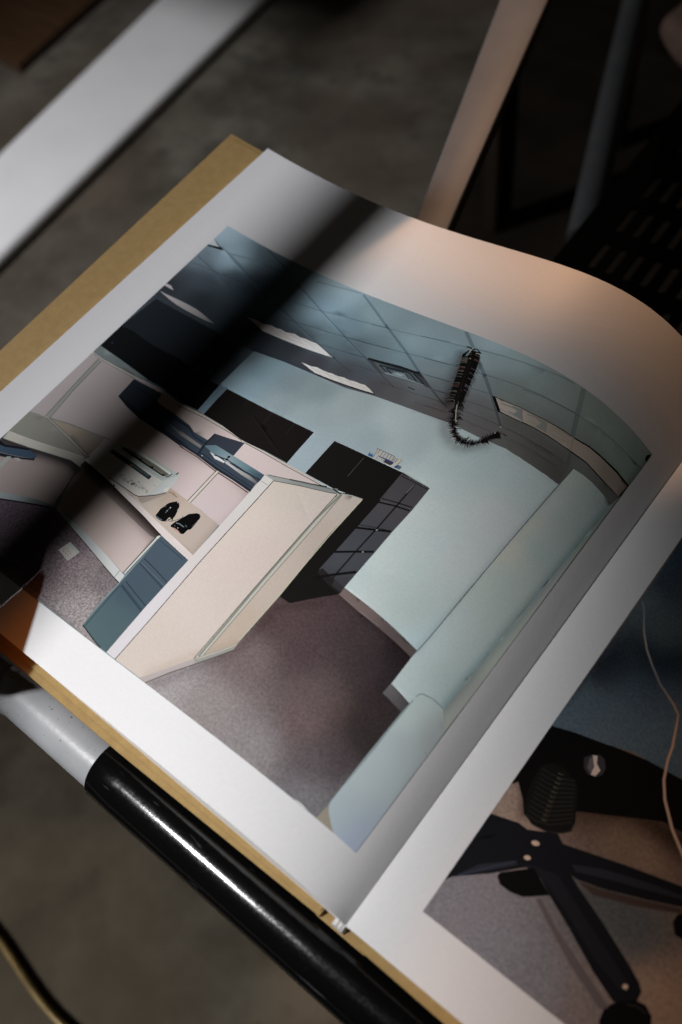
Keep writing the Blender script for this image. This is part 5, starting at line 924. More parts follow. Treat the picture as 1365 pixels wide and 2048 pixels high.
["line",[26,24,24],0,[[165.61,166.66],[166.72,166.58],[167.95,166.01],[167.97,166.1],[166.74,166.82],[165.55,167.05]]],
["line",[26,24,24],0,[[163.4,166.95],[161.82,166.45],[160.56,165.31],[160.64,165.22],[161.99,166.22],[163.59,166.57]]],
["line",[26,24,24],0,[[165.73,166.37],[166.88,166.27],[168.14,165.69],[168.17,165.78],[166.9,166.51],[165.67,166.75]]],
["line",[26,24,24],0,[[163.56,166.68],[162.07,166.18],[160.9,165.09],[160.98,165],[162.24,165.96],[163.76,166.3]]],
["line",[26,24,24],0,[[165.98,166.14],[167.32,166.08],[168.82,165.49],[168.84,165.59],[167.32,166.32],[165.91,166.53]]],
["line",[110,104,96],0,[[163.84,166.28],[162.56,165.79],[161.62,164.71],[161.71,164.63],[162.74,165.57],[164.05,165.91]]],
["line",[26,24,24],0,[[166.17,165.85],[167.6,165.77],[169.19,165.13],[169.21,165.23],[167.6,166.01],[166.1,166.23]]],
["line",[26,24,24],0,[[163.87,165.98],[162.47,165.41],[161.42,164.24],[161.51,164.16],[162.65,165.19],[164.09,165.6]]],
["line",[26,24,24],0,[[166.37,165.52],[167.82,165.46],[169.49,164.8],[169.51,164.9],[167.82,165.7],[166.29,165.91]]],
["line",[26,24,24],0,[[164.18,165.67],[163.02,165.2],[162.12,164.19],[162.21,164.1],[163.19,164.98],[164.39,165.3]]],
["line",[26,24,24],0,[[166.57,165.24],[168.16,165.15],[169.94,164.45],[169.96,164.55],[168.16,165.39],[166.5,165.63]]],
["line",[26,24,24],0,[[164.34,165.36],[163.22,164.88],[162.35,163.91],[162.44,163.82],[163.4,164.66],[164.56,164.99]]],
["line",[26,24,24],0,[[166.65,164.92],[168.16,164.86],[169.88,164.16],[169.9,164.26],[168.16,165.1],[166.58,165.31]]],
["line",[26,24,24],0,[[166.79,164.6],[168.3,164.55],[169.94,163.88],[169.96,163.97],[168.3,164.78],[166.72,164.99]]],
["line",[26,24,24],0,[[166.81,164.29],[168.13,164.24],[169.6,163.64],[169.62,163.74],[168.13,164.47],[166.73,164.67]]],
["line",[26,24,24],0,[[166.18,163.92],[167.83,164.33],[168.79,164.62],[168.74,164.73],[167.73,164.54],[166.04,164.23]]],
["line",[26,24,24],0,[[166.31,163.71],[168.69,163.91],[170.45,163.2],[170.46,163.3],[168.66,164.12],[166.2,164.03]]],
["line",[26,24,24],0,[[166.4,163.46],[168.46,163.74],[169.89,163.37],[169.89,163.47],[168.42,163.95],[166.28,163.79]]],
["line",[26,24,24],0,[[166.54,163.25],[168.61,163.77],[169.79,164.13],[169.74,164.23],[168.51,163.98],[166.39,163.57]]],
["line",[26,24,24],0,[[166.63,163.01],[168.3,163.52],[169.21,163.96],[169.15,164.06],[168.19,163.73],[166.47,163.32]]],
["line",[26,24,24],0,[[166.72,162.78],[168.77,163.11],[170.11,162.99],[170.09,163.1],[168.7,163.33],[166.59,163.1]]],
["line",[26,24,24],0,[[166.83,162.55],[168.59,163.01],[169.59,163.29],[169.54,163.39],[168.5,163.22],[166.69,162.87]]],
["line",[26,24,24],0,[[166.46,162.82],[165.77,162.47],[165.5,161.99],[165.59,161.92],[165.92,162.28],[166.65,162.51]]],
["line",[26,24,24],0,[[166.92,162.32],[168.7,162.48],[170.02,161.99],[170.03,162.08],[168.67,162.69],[166.81,162.64]]],
["line",[26,24,24],0,[[166.63,162.58],[165.9,162.36],[165.53,162.16],[165.59,162.05],[166.01,162.15],[166.77,162.27]]],
["line",[120,116,110],0,[[167.06,162.07],[168.6,162.44],[169.65,162.4],[169.63,162.51],[168.53,162.66],[166.92,162.38]]],
["line",[26,24,24],0,[[166.74,162.32],[165.95,161.99],[165.57,161.67],[165.64,161.58],[166.07,161.79],[166.91,162.01]]],
["line",[120,116,110],0,[[167.16,161.8],[168.28,162.11],[169.01,162.14],[168.99,162.24],[168.2,162.33],[167.02,162.12]]],
["line",[26,24,24],0,[[166.83,162.05],[165.76,161.52],[165.37,160.8],[165.47,160.73],[165.91,161.34],[167.02,161.75]]],
["line",[26,24,24],0,[[167.35,161.56],[169.08,161.83],[170.41,161.39],[170.42,161.49],[169.04,162.04],[167.23,161.88]]],
["line",[26,24,24],0,[[166.98,161.81],[165.84,161.25],[165.38,160.56],[165.47,160.48],[165.99,161.06],[167.16,161.51]]],
["line",[26,24,24],0,[[167.55,161.3],[169.85,161.81],[171.46,161.57],[171.45,161.68],[169.78,162.02],[167.41,161.62]]],
["line",[26,24,24],0,[[167.16,161.55],[166.13,161.23],[165.52,161.07],[165.56,160.96],[166.23,161.02],[167.31,161.24]]],
["line",[26,24,24],0,[[167.61,161.05],[168.84,161.32],[169.68,161.28],[169.66,161.38],[168.77,161.54],[167.47,161.37]]],
["line",[26,24,24],0,[[167.27,161.29],[166.13,160.87],[165.53,160.5],[165.59,160.4],[166.25,160.67],[167.44,160.99]]],
["line",[26,24,24],0,[[167.76,160.79],[169.32,161.04],[170.55,160.62],[170.56,160.72],[169.28,161.25],[167.64,161.1]]],
["line",[26,24,24],0,[[167.4,161.04],[166.09,160.63],[165.28,160.5],[165.31,160.39],[166.18,160.42],[167.55,160.73]]],
["line",[26,24,24],0,[[167.91,160.54],[169.22,161.04],[169.93,161.45],[169.87,161.55],[169.1,161.24],[167.74,160.85]]],
["line",[26,24,24],0,[[167.58,160.79],[166.98,160.45],[166.77,159.98],[166.87,159.91],[167.13,160.27],[167.77,160.5]]],
["line",[26,24,24],0,[[168.09,160.29],[170.04,160.74],[171.59,160.27],[171.6,160.37],[169.99,160.96],[167.96,160.61]]],
["line",[120,116,110],0,[[167.72,160.52],[166.84,160.02],[166.51,159.44],[166.6,159.36],[167,159.84],[167.92,160.22]]],
["line",[26,24,24],0,[[168.21,160.04],[169.5,160.6],[170.24,160.98],[170.18,161.08],[169.39,160.8],[168.04,160.34]]],
["line",[26,24,24],0,[[167.85,160.27],[166.77,159.73],[166.22,159.28],[166.3,159.19],[166.91,159.53],[168.03,159.97]]],
["line",[26,24,24],0,[[168.34,159.79],[169.63,160.18],[170.51,160.16],[170.49,160.26],[169.55,160.39],[168.19,160.1]]],
["line",[26,24,24],0,[[168.02,160.04],[167.08,159.65],[166.5,159.5],[166.54,159.4],[167.19,159.44],[168.19,159.74]]],
["line",[26,24,24],0,[[168.53,159.54],[170.1,160.12],[171.09,160.35],[171.05,160.45],[170,160.33],[168.37,159.85]]],
["line",[120,116,110],0,[[168.14,159.76],[167.11,159.1],[166.75,158.28],[166.84,158.21],[167.28,158.92],[168.35,159.47]]],
["line",[26,24,24],0,[[168.64,159.29],[170.19,159.66],[171.42,159.31],[171.43,159.41],[170.15,159.87],[168.5,159.6]]],
["line",[26,24,24],0,[[168.27,159.51],[167.03,158.87],[166.38,158.33],[166.45,158.24],[167.17,158.68],[168.46,159.21]]],
["line",[26,24,24],0,[[168.79,159.01],[169.97,159.42],[170.81,159.4],[170.79,159.51],[169.89,159.63],[168.63,159.32]]],
["line",[26,24,24],0,[[168.46,159.26],[167.61,158.92],[167.1,158.7],[167.16,158.6],[167.72,158.71],[168.63,158.96]]],
["line",[26,24,24],0,[[168.93,158.77],[170.22,159.2],[171.08,159.24],[171.05,159.35],[170.13,159.41],[168.78,159.08]]],
["line",[26,24,24],0,[[168.56,159],[167.33,158.22],[166.93,157.25],[167.03,157.18],[167.49,158.05],[168.77,158.71]]],
["line",[26,24,24],0,[[169.13,158.53],[170.87,159.02],[172.16,158.83],[172.15,158.93],[170.8,159.23],[168.98,158.84]]],
["line",[26,24,24],0,[[168.75,158.75],[167.76,158.22],[167.3,157.71],[167.38,157.62],[167.9,158.03],[168.95,158.46]]],
["line",[26,24,24],0,[[169.29,158.27],[170.39,158.87],[171.03,159.21],[170.98,159.3],[170.27,159.07],[169.1,158.56]]],
["line",[26,24,24],0,[[168.94,158.5],[168.22,158.1],[167.79,157.92],[167.84,157.82],[168.34,157.89],[169.13,158.21]]],
["line",[120,116,110],0,[[169.48,157.99],[170.47,158.46],[171.17,158.58],[171.14,158.69],[170.36,158.66],[169.3,158.29]]],
["line",[26,24,24],0,[[169.1,158.21],[168.14,157.55],[167.76,156.94],[167.85,156.86],[168.3,157.37],[169.31,157.93]]],
["line",[26,24,24],0,[[169.65,157.74],[170.75,158.17],[171.58,158.16],[171.56,158.27],[170.67,158.37],[169.49,158.04]]],
["line",[26,24,24],0,[[169.3,157.93],[168.39,157.3],[168,156.69],[168.09,156.61],[168.54,157.12],[169.51,157.65]]],
["line",[26,24,24],0,[[169.85,157.46],[170.97,157.9],[171.83,157.85],[171.82,157.95],[170.89,158.11],[169.69,157.76]]],
["line",[26,24,24],0,[[169.52,157.67],[168.61,157.07],[168.21,156.52],[168.29,156.44],[168.76,156.89],[169.73,157.38]]],
["line",[26,24,24],0,[[170.06,157.19],[171.19,157.85],[171.76,158.33],[171.69,158.42],[171.05,158.04],[169.87,157.48]]],
["line",[26,24,24],0,[[169.72,157.4],[168.9,156.89],[168.54,156.43],[168.62,156.35],[169.05,156.7],[169.92,157.11]]],
["line",[26,24,24],0,[[170.26,156.92],[171.24,157.49],[171.79,157.82],[171.73,157.91],[171.11,157.68],[170.07,157.21]]],
["line",[26,24,24],0,[[169.87,157.13],[168.96,156.46],[168.59,155.82],[168.68,155.75],[169.12,156.29],[170.09,156.85]]],
["line",[26,24,24],0,[[170.45,156.68],[171.89,157.38],[172.78,157.7],[172.73,157.8],[171.77,157.58],[170.27,156.97]]],
["line",[26,24,24],0,[[170.07,156.85],[168.96,155.99],[168.63,155.02],[168.73,154.96],[169.13,155.83],[170.29,156.58]]],
["line",[26,24,24],0,[[170.63,156.43],[171.52,157.09],[172.08,157.46],[172.02,157.55],[171.39,157.28],[170.41,156.7]]],
["line",[26,24,24],0,[[170.28,156.59],[169.54,155.95],[169.19,155.49],[169.27,155.41],[169.69,155.77],[170.51,156.32]]],
["line",[26,24,24],0,[[170.83,156.19],[171.65,156.85],[172.11,157.26],[172.04,157.35],[171.5,157.03],[170.61,156.47]]],
["line",[26,24,24],0,[[170.46,156.38],[169.5,155.49],[169.13,154.75],[169.22,154.68],[169.67,155.33],[170.69,156.11]]],
["line",[26,24,24],0,[[171.04,156],[171.88,156.74],[172.29,157.26],[172.21,157.35],[171.72,156.91],[170.81,156.26]]],
["line",[26,24,24],0,[[170.66,156.14],[169.61,155.17],[169.25,154.33],[169.35,154.26],[169.78,155.01],[170.89,155.88]]],
["line",[120,116,110],0,[[171.23,155.8],[172.34,156.7],[172.9,157.31],[172.82,157.39],[172.19,156.88],[171.02,156.06]]],
["line",[26,24,24],0,[[170.88,155.95],[170.26,155.34],[170.04,154.83],[170.14,154.76],[170.43,155.18],[171.11,155.69]]],
["line",[26,24,24],0,[[171.41,155.55],[172.2,156.19],[172.66,156.57],[172.59,156.66],[172.06,156.37],[171.19,155.82]]],
["line",[26,24,24],0,[[171.05,155.73],[170.24,155.05],[169.85,154.58],[169.93,154.5],[170.4,154.88],[171.27,155.46]]],
["line",[26,24,24],0,[[171.6,155.34],[172.64,155.96],[173.42,156.08],[173.39,156.19],[172.53,156.16],[171.41,155.63]]],
["line",[26,24,24],0,[[171.24,155.49],[170.36,154.62],[170.03,153.87],[170.12,153.8],[170.53,154.47],[171.47,155.23]]],
["line",[26,24,24],0,[[171.83,155.13],[173.28,155.9],[174.56,155.83],[174.54,155.93],[173.2,156.1],[171.65,155.42]]],
["line",[26,24,24],0,[[171.42,155.28],[170.41,154.41],[169.94,153.75],[170.03,153.67],[170.57,154.24],[171.65,155.02]]],
["line",[26,24,24],0,[[172.02,154.93],[173.4,155.89],[174.29,156.36],[174.23,156.46],[173.27,156.08],[171.82,155.2]]],
["line",[120,116,110],0,[[171.65,155.07],[171.07,154.4],[170.96,153.7],[171.06,153.65],[171.25,154.26],[171.89,154.82]]],
["line",[26,24,24],0,[[172.19,154.71],[172.84,155.28],[173.42,155.44],[173.38,155.55],[172.72,155.47],[171.97,154.98]]],
["line",[120,116,110],0,[[171.86,154.83],[171.24,153.9],[171.2,153.03],[171.31,153],[171.43,153.78],[172.12,154.61]]],
["line",[26,24,24],0,[[172.42,154.5],[172.84,154.99],[173.08,155.3],[172.99,155.39],[172.68,155.16],[172.18,154.75]]],
["line",[26,24,24],0,[[172.09,154.66],[171.6,154.09],[171.38,153.72],[171.47,153.64],[171.77,153.93],[172.33,154.41]]],
["line",[26,24,24],0,[[172.63,154.3],[173.28,154.87],[173.87,155.02],[173.83,155.12],[173.16,155.06],[172.41,154.57]]],
["line",[26,24,24],0,[[172.26,154.41],[171.3,153.28],[170.82,152.54],[170.91,152.47],[171.47,153.12],[172.51,154.17]]],
["line",[26,24,24],0,[[172.86,154.1],[173.31,154.68],[173.53,155.09],[173.44,155.16],[173.14,154.83],[172.61,154.34]]],
["line",[26,24,24],0,[[172.5,154.24],[171.9,153.42],[171.64,152.82],[171.73,152.75],[172.07,153.27],[172.76,154]]],
["line",[26,24,24],0,[[173.07,153.91],[173.57,154.52],[173.75,154.98],[173.66,155.05],[173.4,154.67],[172.83,154.15]]],
["line",[26,24,24],0,[[172.72,154.01],[171.92,152.98],[171.68,152.14],[171.78,152.08],[172.1,152.84],[172.97,153.78]]],
["line",[26,24,24],0,[[173.28,153.68],[173.78,154.16],[174.29,154.26],[174.26,154.36],[173.67,154.35],[173.06,153.95]]],
["line",[26,24,24],0,[[172.94,153.83],[172.33,153.01],[172.09,152.39],[172.19,152.32],[172.51,152.87],[173.19,153.6]]],
["line",[26,24,24],0,[[173.5,153.5],[174.19,154.09],[174.81,154.22],[174.77,154.33],[174.07,154.28],[173.28,153.76]]],
["line",[26,24,24],0,[[173.14,153.64],[172.43,152.83],[171.93,152.4],[172,152.31],[172.58,152.66],[173.38,153.4]]],
["line",[26,24,24],0,[[173.71,153.36],[174.34,154.18],[174.99,154.43],[174.94,154.53],[174.2,154.36],[173.46,153.59]]],
["line",[26,24,24],0,[[173.37,153.42],[172.66,152.23],[172.19,151.57],[172.28,151.5],[172.84,152.09],[173.63,153.21]]],
["line",[26,24,24],0,[[173.94,153.22],[174.36,154],[174.57,154.5],[174.48,154.56],[174.18,154.13],[173.68,153.43]]],
["line",[26,24,24],0,[[173.61,153.32],[173.27,152.63],[173.13,152.21],[173.23,152.14],[173.46,152.5],[173.88,153.12]]],
["line",[26,24,24],0,[[174.18,153.09],[174.61,153.9],[174.8,154.43],[174.7,154.49],[174.43,154.03],[173.92,153.3]]],
["line",[120,116,110],0,[[173.8,153.12],[173.15,151.64],[173.08,150.56],[173.18,150.52],[173.35,151.53],[174.08,152.93]]],
["line",[120,64,52],0,[[174.4,152.9],[174.8,153.56],[175.14,153.83],[175.07,153.92],[174.64,153.72],[174.14,153.12]]],
["line",[26,24,24],0,[[174.05,152.99],[173.27,151.62],[172.83,150.84],[172.92,150.77],[173.45,151.48],[174.32,152.79]]],
["line",[26,24,24],0,[[174.64,152.77],[175.05,153.51],[175.31,153.94],[175.22,154.01],[174.88,153.65],[174.38,152.99]]],
["line",[26,24,24],0,[[174.31,152.87],[173.82,151.99],[173.56,151.49],[173.65,151.42],[174,151.85],[174.58,152.67]]],
["line",[26,24,24],0,[[174.88,152.63],[175.44,153.46],[176.01,153.78],[175.95,153.87],[175.29,153.63],[174.62,152.86]]],
["line",[26,24,24],0,[[174.55,152.74],[174.18,152.11],[173.95,151.73],[174.03,151.65],[174.36,151.96],[174.81,152.53]]],
["line",[26,24,24],0,[[175.07,152.48],[175.47,153.06],[175.91,153.26],[175.86,153.36],[175.32,153.23],[174.82,152.7]]],
["line",[26,24,24],0,[[174.77,152.6],[174.38,151.91],[174.16,151.51],[174.25,151.44],[174.55,151.77],[175.03,152.39]]],
["line",[26,24,24],0,[[175.31,152.41],[175.57,153.42],[175.85,153.96],[175.76,154.03],[175.38,153.53],[175.03,152.56]]],
["line",[120,64,52],0,[[174.99,152.39],[174.77,151.19],[174.75,150.46],[174.85,150.43],[174.97,151.11],[175.29,152.26]]],
["line",[26,24,24],0,[[175.57,152.32],[175.9,153.3],[176.47,153.71],[176.4,153.8],[175.73,153.44],[175.29,152.49]]],
["line",[26,24,24],0,[[175.23,152.33],[175.13,151.51],[175.12,151],[175.22,150.97],[175.32,151.43],[175.53,152.21]]],
["line",[26,24,24],0,[[175.82,152.23],[176,152.99],[176.17,153.39],[176.08,153.46],[175.81,153.1],[175.53,152.38]]],
["line",[26,24,24],0,[[175.49,152.24],[175.41,151.26],[175.62,150.57],[175.72,150.57],[175.61,151.21],[175.79,152.13]]],
["line",[26,24,24],0,[[176.06,152.18],[176.22,153.1],[176.27,153.67],[176.17,153.71],[176.02,153.19],[175.77,152.32]]],
["line",[26,24,24],0,[[175.73,152.14],[175.62,150.72],[175.96,149.73],[176.05,149.74],[175.82,150.68],[176.03,152.04]]],
["line",[26,24,24],0,[[176.32,152.1],[176.45,152.9],[176.46,153.41],[176.36,153.44],[176.25,152.98],[176.03,152.24]]],
["line",[26,24,24],0,[[176,152.06],[175.92,150.91],[176.25,150.05],[176.34,150.06],[176.12,150.87],[176.3,151.96]]],
["line",[26,24,24],0,[[176.57,152.05],[176.76,153.16],[176.84,153.81],[176.74,153.86],[176.56,153.24],[176.27,152.18]]],
["line",[26,24,24],0,[[176.24,151.98],[176.02,150.75],[175.94,150.02],[176.04,149.98],[176.22,150.67],[176.53,151.85]]],
["line",[26,24,24],0,[[176.83,151.96],[177.04,153.09],[177.08,153.8],[176.98,153.84],[176.84,153.17],[176.54,152.1]]],
["line",[26,24,24],0,[[176.48,151.92],[176.35,150.8],[176.48,150.07],[176.58,150.05],[176.55,150.75],[176.78,151.8]]],
["line",[26,24,24],0,[[177.08,151.86],[177.17,152.59],[177.13,153.04],[177.03,153.06],[176.97,152.66],[176.79,151.97]]],
["line",[26,24,24],0,[[176.74,151.81],[176.48,150.34],[176.41,149.45],[176.51,149.41],[176.68,150.26],[177.03,151.68]]],
["line",[120,116,110],0,[[177.3,151.9],[177.33,153.2],[177.69,153.93],[177.61,154],[177.14,153.29],[177,151.99]]],
["line",[26,24,24],0,[[177,151.8],[177.11,151.02],[177.27,150.52],[177.37,150.53],[177.31,151],[177.3,151.75]]],
["line",[26,24,24],0,[[177.54,151.89],[177.5,152.97],[177.65,153.59],[177.56,153.65],[177.31,153.04],[177.25,151.96]]],
["line",[26,24,24],0,[[177.25,151.78],[177.34,150.79],[177.4,150.24],[177.5,150.22],[177.53,150.75],[177.55,151.72]]],
["line",[26,24,24],0,[[177.79,151.87],[177.78,153.07],[177.97,153.76],[177.87,153.81],[177.58,153.15],[177.49,151.94]]],
["line",[26,24,24],0,[[177.5,151.74],[177.75,150.59],[178.29,149.86],[178.36,149.91],[177.93,150.63],[177.79,151.73]]],
["line",[26,24,24],0,[[178.03,151.85],[177.98,153.07],[178.15,153.74],[178.06,153.79],[177.79,153.14],[177.73,151.92]]],
["line",[26,24,24],0,[[177.74,151.72],[177.96,150.7],[178.38,150.06],[178.46,150.1],[178.15,150.73],[178.03,151.71]]],
["line",[26,24,24],0,[[178.26,151.89],[178.29,153.64],[178.71,154.61],[178.62,154.68],[178.1,153.72],[177.96,151.97]]],
["line",[26,24,24],0,[[177.97,151.75],[178.05,150.73],[178.05,150.14],[178.15,150.11],[178.24,150.68],[178.26,151.69]]],
["line",[26,24,24],0,[[178.5,151.85],[178.36,153.09],[178.18,153.85],[178.08,153.85],[178.16,153.11],[178.2,151.9]]],
["line",[26,24,24],0,[[178.23,151.74],[178.35,150.9],[178.49,150.4],[178.58,150.4],[178.54,150.89],[178.53,151.7]]],
["line",[26,24,24],0,[[178.73,151.88],[178.76,153.8],[179.15,154.86],[179.05,154.92],[178.56,153.88],[178.43,151.96]]],
["line",[26,24,24],0,[[178.45,151.7],[178.64,150.76],[178.96,150.17],[179.05,150.2],[178.83,150.78],[178.75,151.68]]],
["line",[26,24,24],0,[[178.94,151.91],[178.4,153.29],[178.02,154.08],[177.93,154.06],[178.22,153.25],[178.67,151.86]]],
["line",[26,24,24],0,[[178.71,151.71],[179.04,151],[179.26,150.6],[179.35,150.63],[179.22,151.04],[178.99,151.77]]],
["line",[26,24,24],0,[[179.18,152.02],[178.57,153.83],[178.32,154.91],[178.22,154.92],[178.37,153.82],[178.9,151.98]]],
["line",[26,24,24],0,[[178.97,151.79],[179.3,151.2],[179.65,150.9],[179.71,150.96],[179.45,151.29],[179.23,151.87]]],
["line",[26,24,24],0,[[179.42,152.13],[178.8,154.11],[178.62,155.31],[178.52,155.32],[178.6,154.11],[179.13,152.1]]],
["line",[26,24,24],0,[[179.25,151.82],[179.79,150.35],[180.12,149.51],[180.21,149.53],[179.97,150.38],[179.52,151.86]]],
["line",[26,24,24],0,[[179.7,152.13],[179.42,153.17],[179.52,153.82],[179.42,153.86],[179.23,153.2],[179.41,152.12]]],
["line",[120,116,110],0,[[179.47,151.94],[179.9,151.11],[180.38,150.68],[180.44,150.75],[180.06,151.2],[179.73,152.02]]],
["line",[26,24,24],0,[[179.93,152.25],[179.61,153.47],[179.74,154.27],[179.64,154.32],[179.42,153.5],[179.65,152.24]]],
["line",[26,24,24],0,[[179.72,152.03],[180.25,151.03],[180.85,150.5],[180.91,150.57],[180.41,151.12],[179.98,152.12]]],
["line",[26,24,24],0,[[180.2,152.32],[179.86,153.36],[179.89,154.03],[179.79,154.06],[179.67,153.38],[179.91,152.3]]],
["line",[26,24,24],0,[[179.97,152.13],[180.48,151.08],[181.02,150.55],[181.09,150.61],[180.64,151.16],[180.23,152.21]]],
["line",[26,24,24],0,[[180.41,152.48],[179.84,154.03],[179.51,154.95],[179.42,154.94],[179.65,154],[180.13,152.43]]],
["line",[120,116,110],0,[[180.22,152.23],[180.62,151.32],[181.06,150.82],[181.13,150.87],[180.79,151.38],[180.48,152.29]]],
["line",[120,116,110],0,[[180.68,152.54],[180.25,153.83],[180.16,154.63],[180.06,154.64],[180.06,153.83],[180.4,152.51]]],
["line",[120,116,110],0,[[180.47,152.32],[180.85,151.53],[181.27,151.12],[181.33,151.19],[181.01,151.6],[180.73,152.39]]],
["line",[26,24,24],0,[[180.83,152.66],[180.35,153.35],[180.07,153.8],[179.98,153.76],[180.19,153.28],[180.6,152.54]]],
["line",[26,24,24],0,[[180.69,152.4],[181.32,151.43],[181.66,150.82],[181.74,150.85],[181.48,151.5],[180.93,152.52]]],
["line",[26,24,24],0,[[181.01,152.81],[180.39,153.82],[180.12,154.45],[180.03,154.43],[180.22,153.76],[180.77,152.7]]],
["line",[26,24,24],0,[[180.85,152.54],[181.35,151.96],[181.73,151.7],[181.78,151.77],[181.47,152.08],[181.07,152.7]]],
["line",[26,24,24],0,[[181.18,152.94],[180.59,153.94],[180.42,154.63],[180.32,154.63],[180.41,153.9],[180.93,152.84]]],
["line",[26,24,24],0,[[181.02,152.71],[181.5,152.02],[181.78,151.62],[181.86,151.66],[181.66,152.11],[181.25,152.84]]],
["line",[26,24,24],0,[[181.34,153.08],[180.82,154.01],[180.69,154.7],[180.59,154.71],[180.64,153.98],[181.08,152.99]]],
["line",[26,24,24],0,[[181.19,152.84],[181.59,152.34],[181.94,152.08],[182,152.15],[181.73,152.45],[181.41,152.99]]],
["line",[26,24,24],0,[[181.53,153.22],[180.94,154.17],[180.73,154.8],[180.64,154.8],[180.77,154.12],[181.29,153.1]]],
["line",[26,24,24],0,[[181.36,153],[181.67,152.6],[181.9,152.43],[181.95,152.5],[181.81,152.7],[181.59,153.13]]],
["line",[26,24,24],0,[[181.68,153.37],[181.08,154.22],[180.66,154.72],[180.58,154.66],[180.93,154.13],[181.45,153.23]]],
["line",[26,24,24],0,[[181.55,153.09],[182.1,152.31],[182.43,151.87],[182.51,151.92],[182.25,152.4],[181.78,153.22]]],
["line",[26,24,24],0,[[181.9,153.46],[181.51,154.06],[181.37,154.46],[181.28,154.45],[181.34,154.01],[181.66,153.35]]],
["line",[26,24,24],0,[[181.7,153.24],[182.12,152.77],[182.47,152.59],[182.51,152.68],[182.24,152.91],[181.92,153.4]]],
["line",[26,24,24],0,[[182.03,153.65],[181.5,154.24],[181.3,154.73],[181.21,154.71],[181.34,154.17],[181.82,153.49]]],
["line",[26,24,24],0,[[181.9,153.42],[182.3,153.04],[182.58,152.85],[182.63,152.92],[182.42,153.17],[182.09,153.61]]],
["line",[26,24,24],0,[[182.18,153.88],[181.6,154.58],[181.41,155.18],[181.32,155.17],[181.44,154.52],[181.96,153.73]]],
["line",[26,24,24],0,[[182.06,153.63],[182.42,153.32],[182.64,153.17],[182.7,153.23],[182.54,153.45],[182.25,153.82]]],
["line",[120,116,110],0,[[182.35,154.09],[181.86,154.54],[181.62,154.85],[181.54,154.81],[181.72,154.43],[182.16,153.9]]],
["line",[26,24,24],0,[[182.24,153.79],[182.93,153.25],[183.42,153.08],[183.44,153.17],[183.02,153.42],[182.4,154.01]]],
["line",[26,24,24],0,[[182.51,154.31],[182.03,154.76],[181.78,155.07],[181.71,155.02],[181.89,154.65],[182.32,154.11]]],
["line",[120,116,110],0,[[182.38,154.03],[183,153.51],[183.46,153.31],[183.49,153.4],[183.1,153.67],[182.55,154.24]]],
["line",[26,24,24],0,[[182.66,154.5],[182.24,154.9],[182.01,155.15],[181.94,155.1],[182.1,154.79],[182.47,154.32]]],
["line",[26,24,24],0,[[182.55,154.25],[183.18,153.71],[183.59,153.45],[183.63,153.53],[183.28,153.86],[182.72,154.46]]],
["line",[26,24,24],0,[[182.8,154.75],[182.14,155.37],[181.75,155.72],[181.69,155.66],[182.02,155.24],[182.62,154.55]]],
["line",[26,24,24],0,[[182.7,154.47],[183.08,154.14],[183.29,153.99],[183.35,154.05],[183.2,154.27],[182.89,154.66]]],
["line",[26,24,24],0,[[182.98,154.94],[182.53,155.47],[182.38,155.92],[182.29,155.92],[182.36,155.4],[182.77,154.78]]],
["line",[26,24,24],0,[[182.83,154.7],[183.23,154.32],[183.45,154.13],[183.51,154.19],[183.36,154.44],[183.02,154.88]]],
["line",[26,24,24],0,[[183.14,155.15],[182.76,155.47],[182.52,155.64],[182.46,155.58],[182.64,155.33],[182.97,154.95]]],
["line",[26,24,24],0,[[183.02,154.88],[183.63,154.33],[183.99,154.04],[184.05,154.11],[183.74,154.47],[183.2,155.08]]],
["line",[26,24,24],0,[[183.24,155.39],[182.5,156.04],[182.17,156.57],[182.08,156.53],[182.36,155.93],[183.06,155.18]]],
["line",[120,116,110],0,[[183.15,155.11],[183.64,154.77],[183.95,154.65],[183.98,154.74],[183.73,154.93],[183.29,155.34]]],
["line",[120,116,110],0,[[183.32,155.63],[182.53,156.29],[182.12,156.76],[182.05,156.7],[182.41,156.15],[183.16,155.41]]],
["line",[26,24,24],0,[[183.26,155.33],[183.67,155.04],[183.9,154.91],[183.95,154.99],[183.77,155.2],[183.4,155.56]]],
["line",[26,24,24],0,[[183.46,155.84],[182.79,156.36],[182.47,156.74],[182.4,156.69],[182.67,156.23],[183.31,155.61]]],
["line",[26,24,24],0,[[183.41,155.52],[184.12,155.08],[184.59,154.97],[184.6,155.07],[184.18,155.25],[183.53,155.77]]],
["line",[26,24,24],0,[[183.55,156.07],[182.78,156.67],[182.35,157.09],[182.28,157.03],[182.67,156.53],[183.4,155.85]]],
["line",[26,24,24],0,[[183.49,155.76],[184.02,155.41],[184.34,155.27],[184.38,155.35],[184.11,155.57],[183.63,156]]],
["line",[26,24,24],0,[[183.69,156.26],[183.02,156.81],[182.7,157.2],[182.62,157.15],[182.89,156.69],[183.52,156.04]]],
["line",[26,24,24],0,[[183.65,155.95],[184.37,155.55],[184.87,155.51],[184.87,155.61],[184.41,155.73],[183.77,156.21]]],
["line",[26,24,24],0,[[183.77,156.51],[182.85,157.38],[182.46,158.15],[182.38,158.12],[182.71,157.28],[183.59,156.31]]],
["line",[120,116,110],0,[[183.73,156.2],[184.28,155.82],[184.62,155.69],[184.65,155.78],[184.36,155.99],[183.87,156.43]]],
["line",[26,24,24],0,[[183.9,156.72],[183.21,157.24],[182.81,157.57],[182.75,157.5],[183.1,157.09],[183.75,156.5]]],
["line",[26,24,24],0,[[183.86,156.42],[184.38,156.09],[184.75,156.01],[184.76,156.11],[184.45,156.26],[184,156.66]]],
["line",[26,24,24],0,[[184,156.95],[183.3,157.38],[182.89,157.61],[182.85,157.52],[183.22,157.22],[183.87,156.7]]],
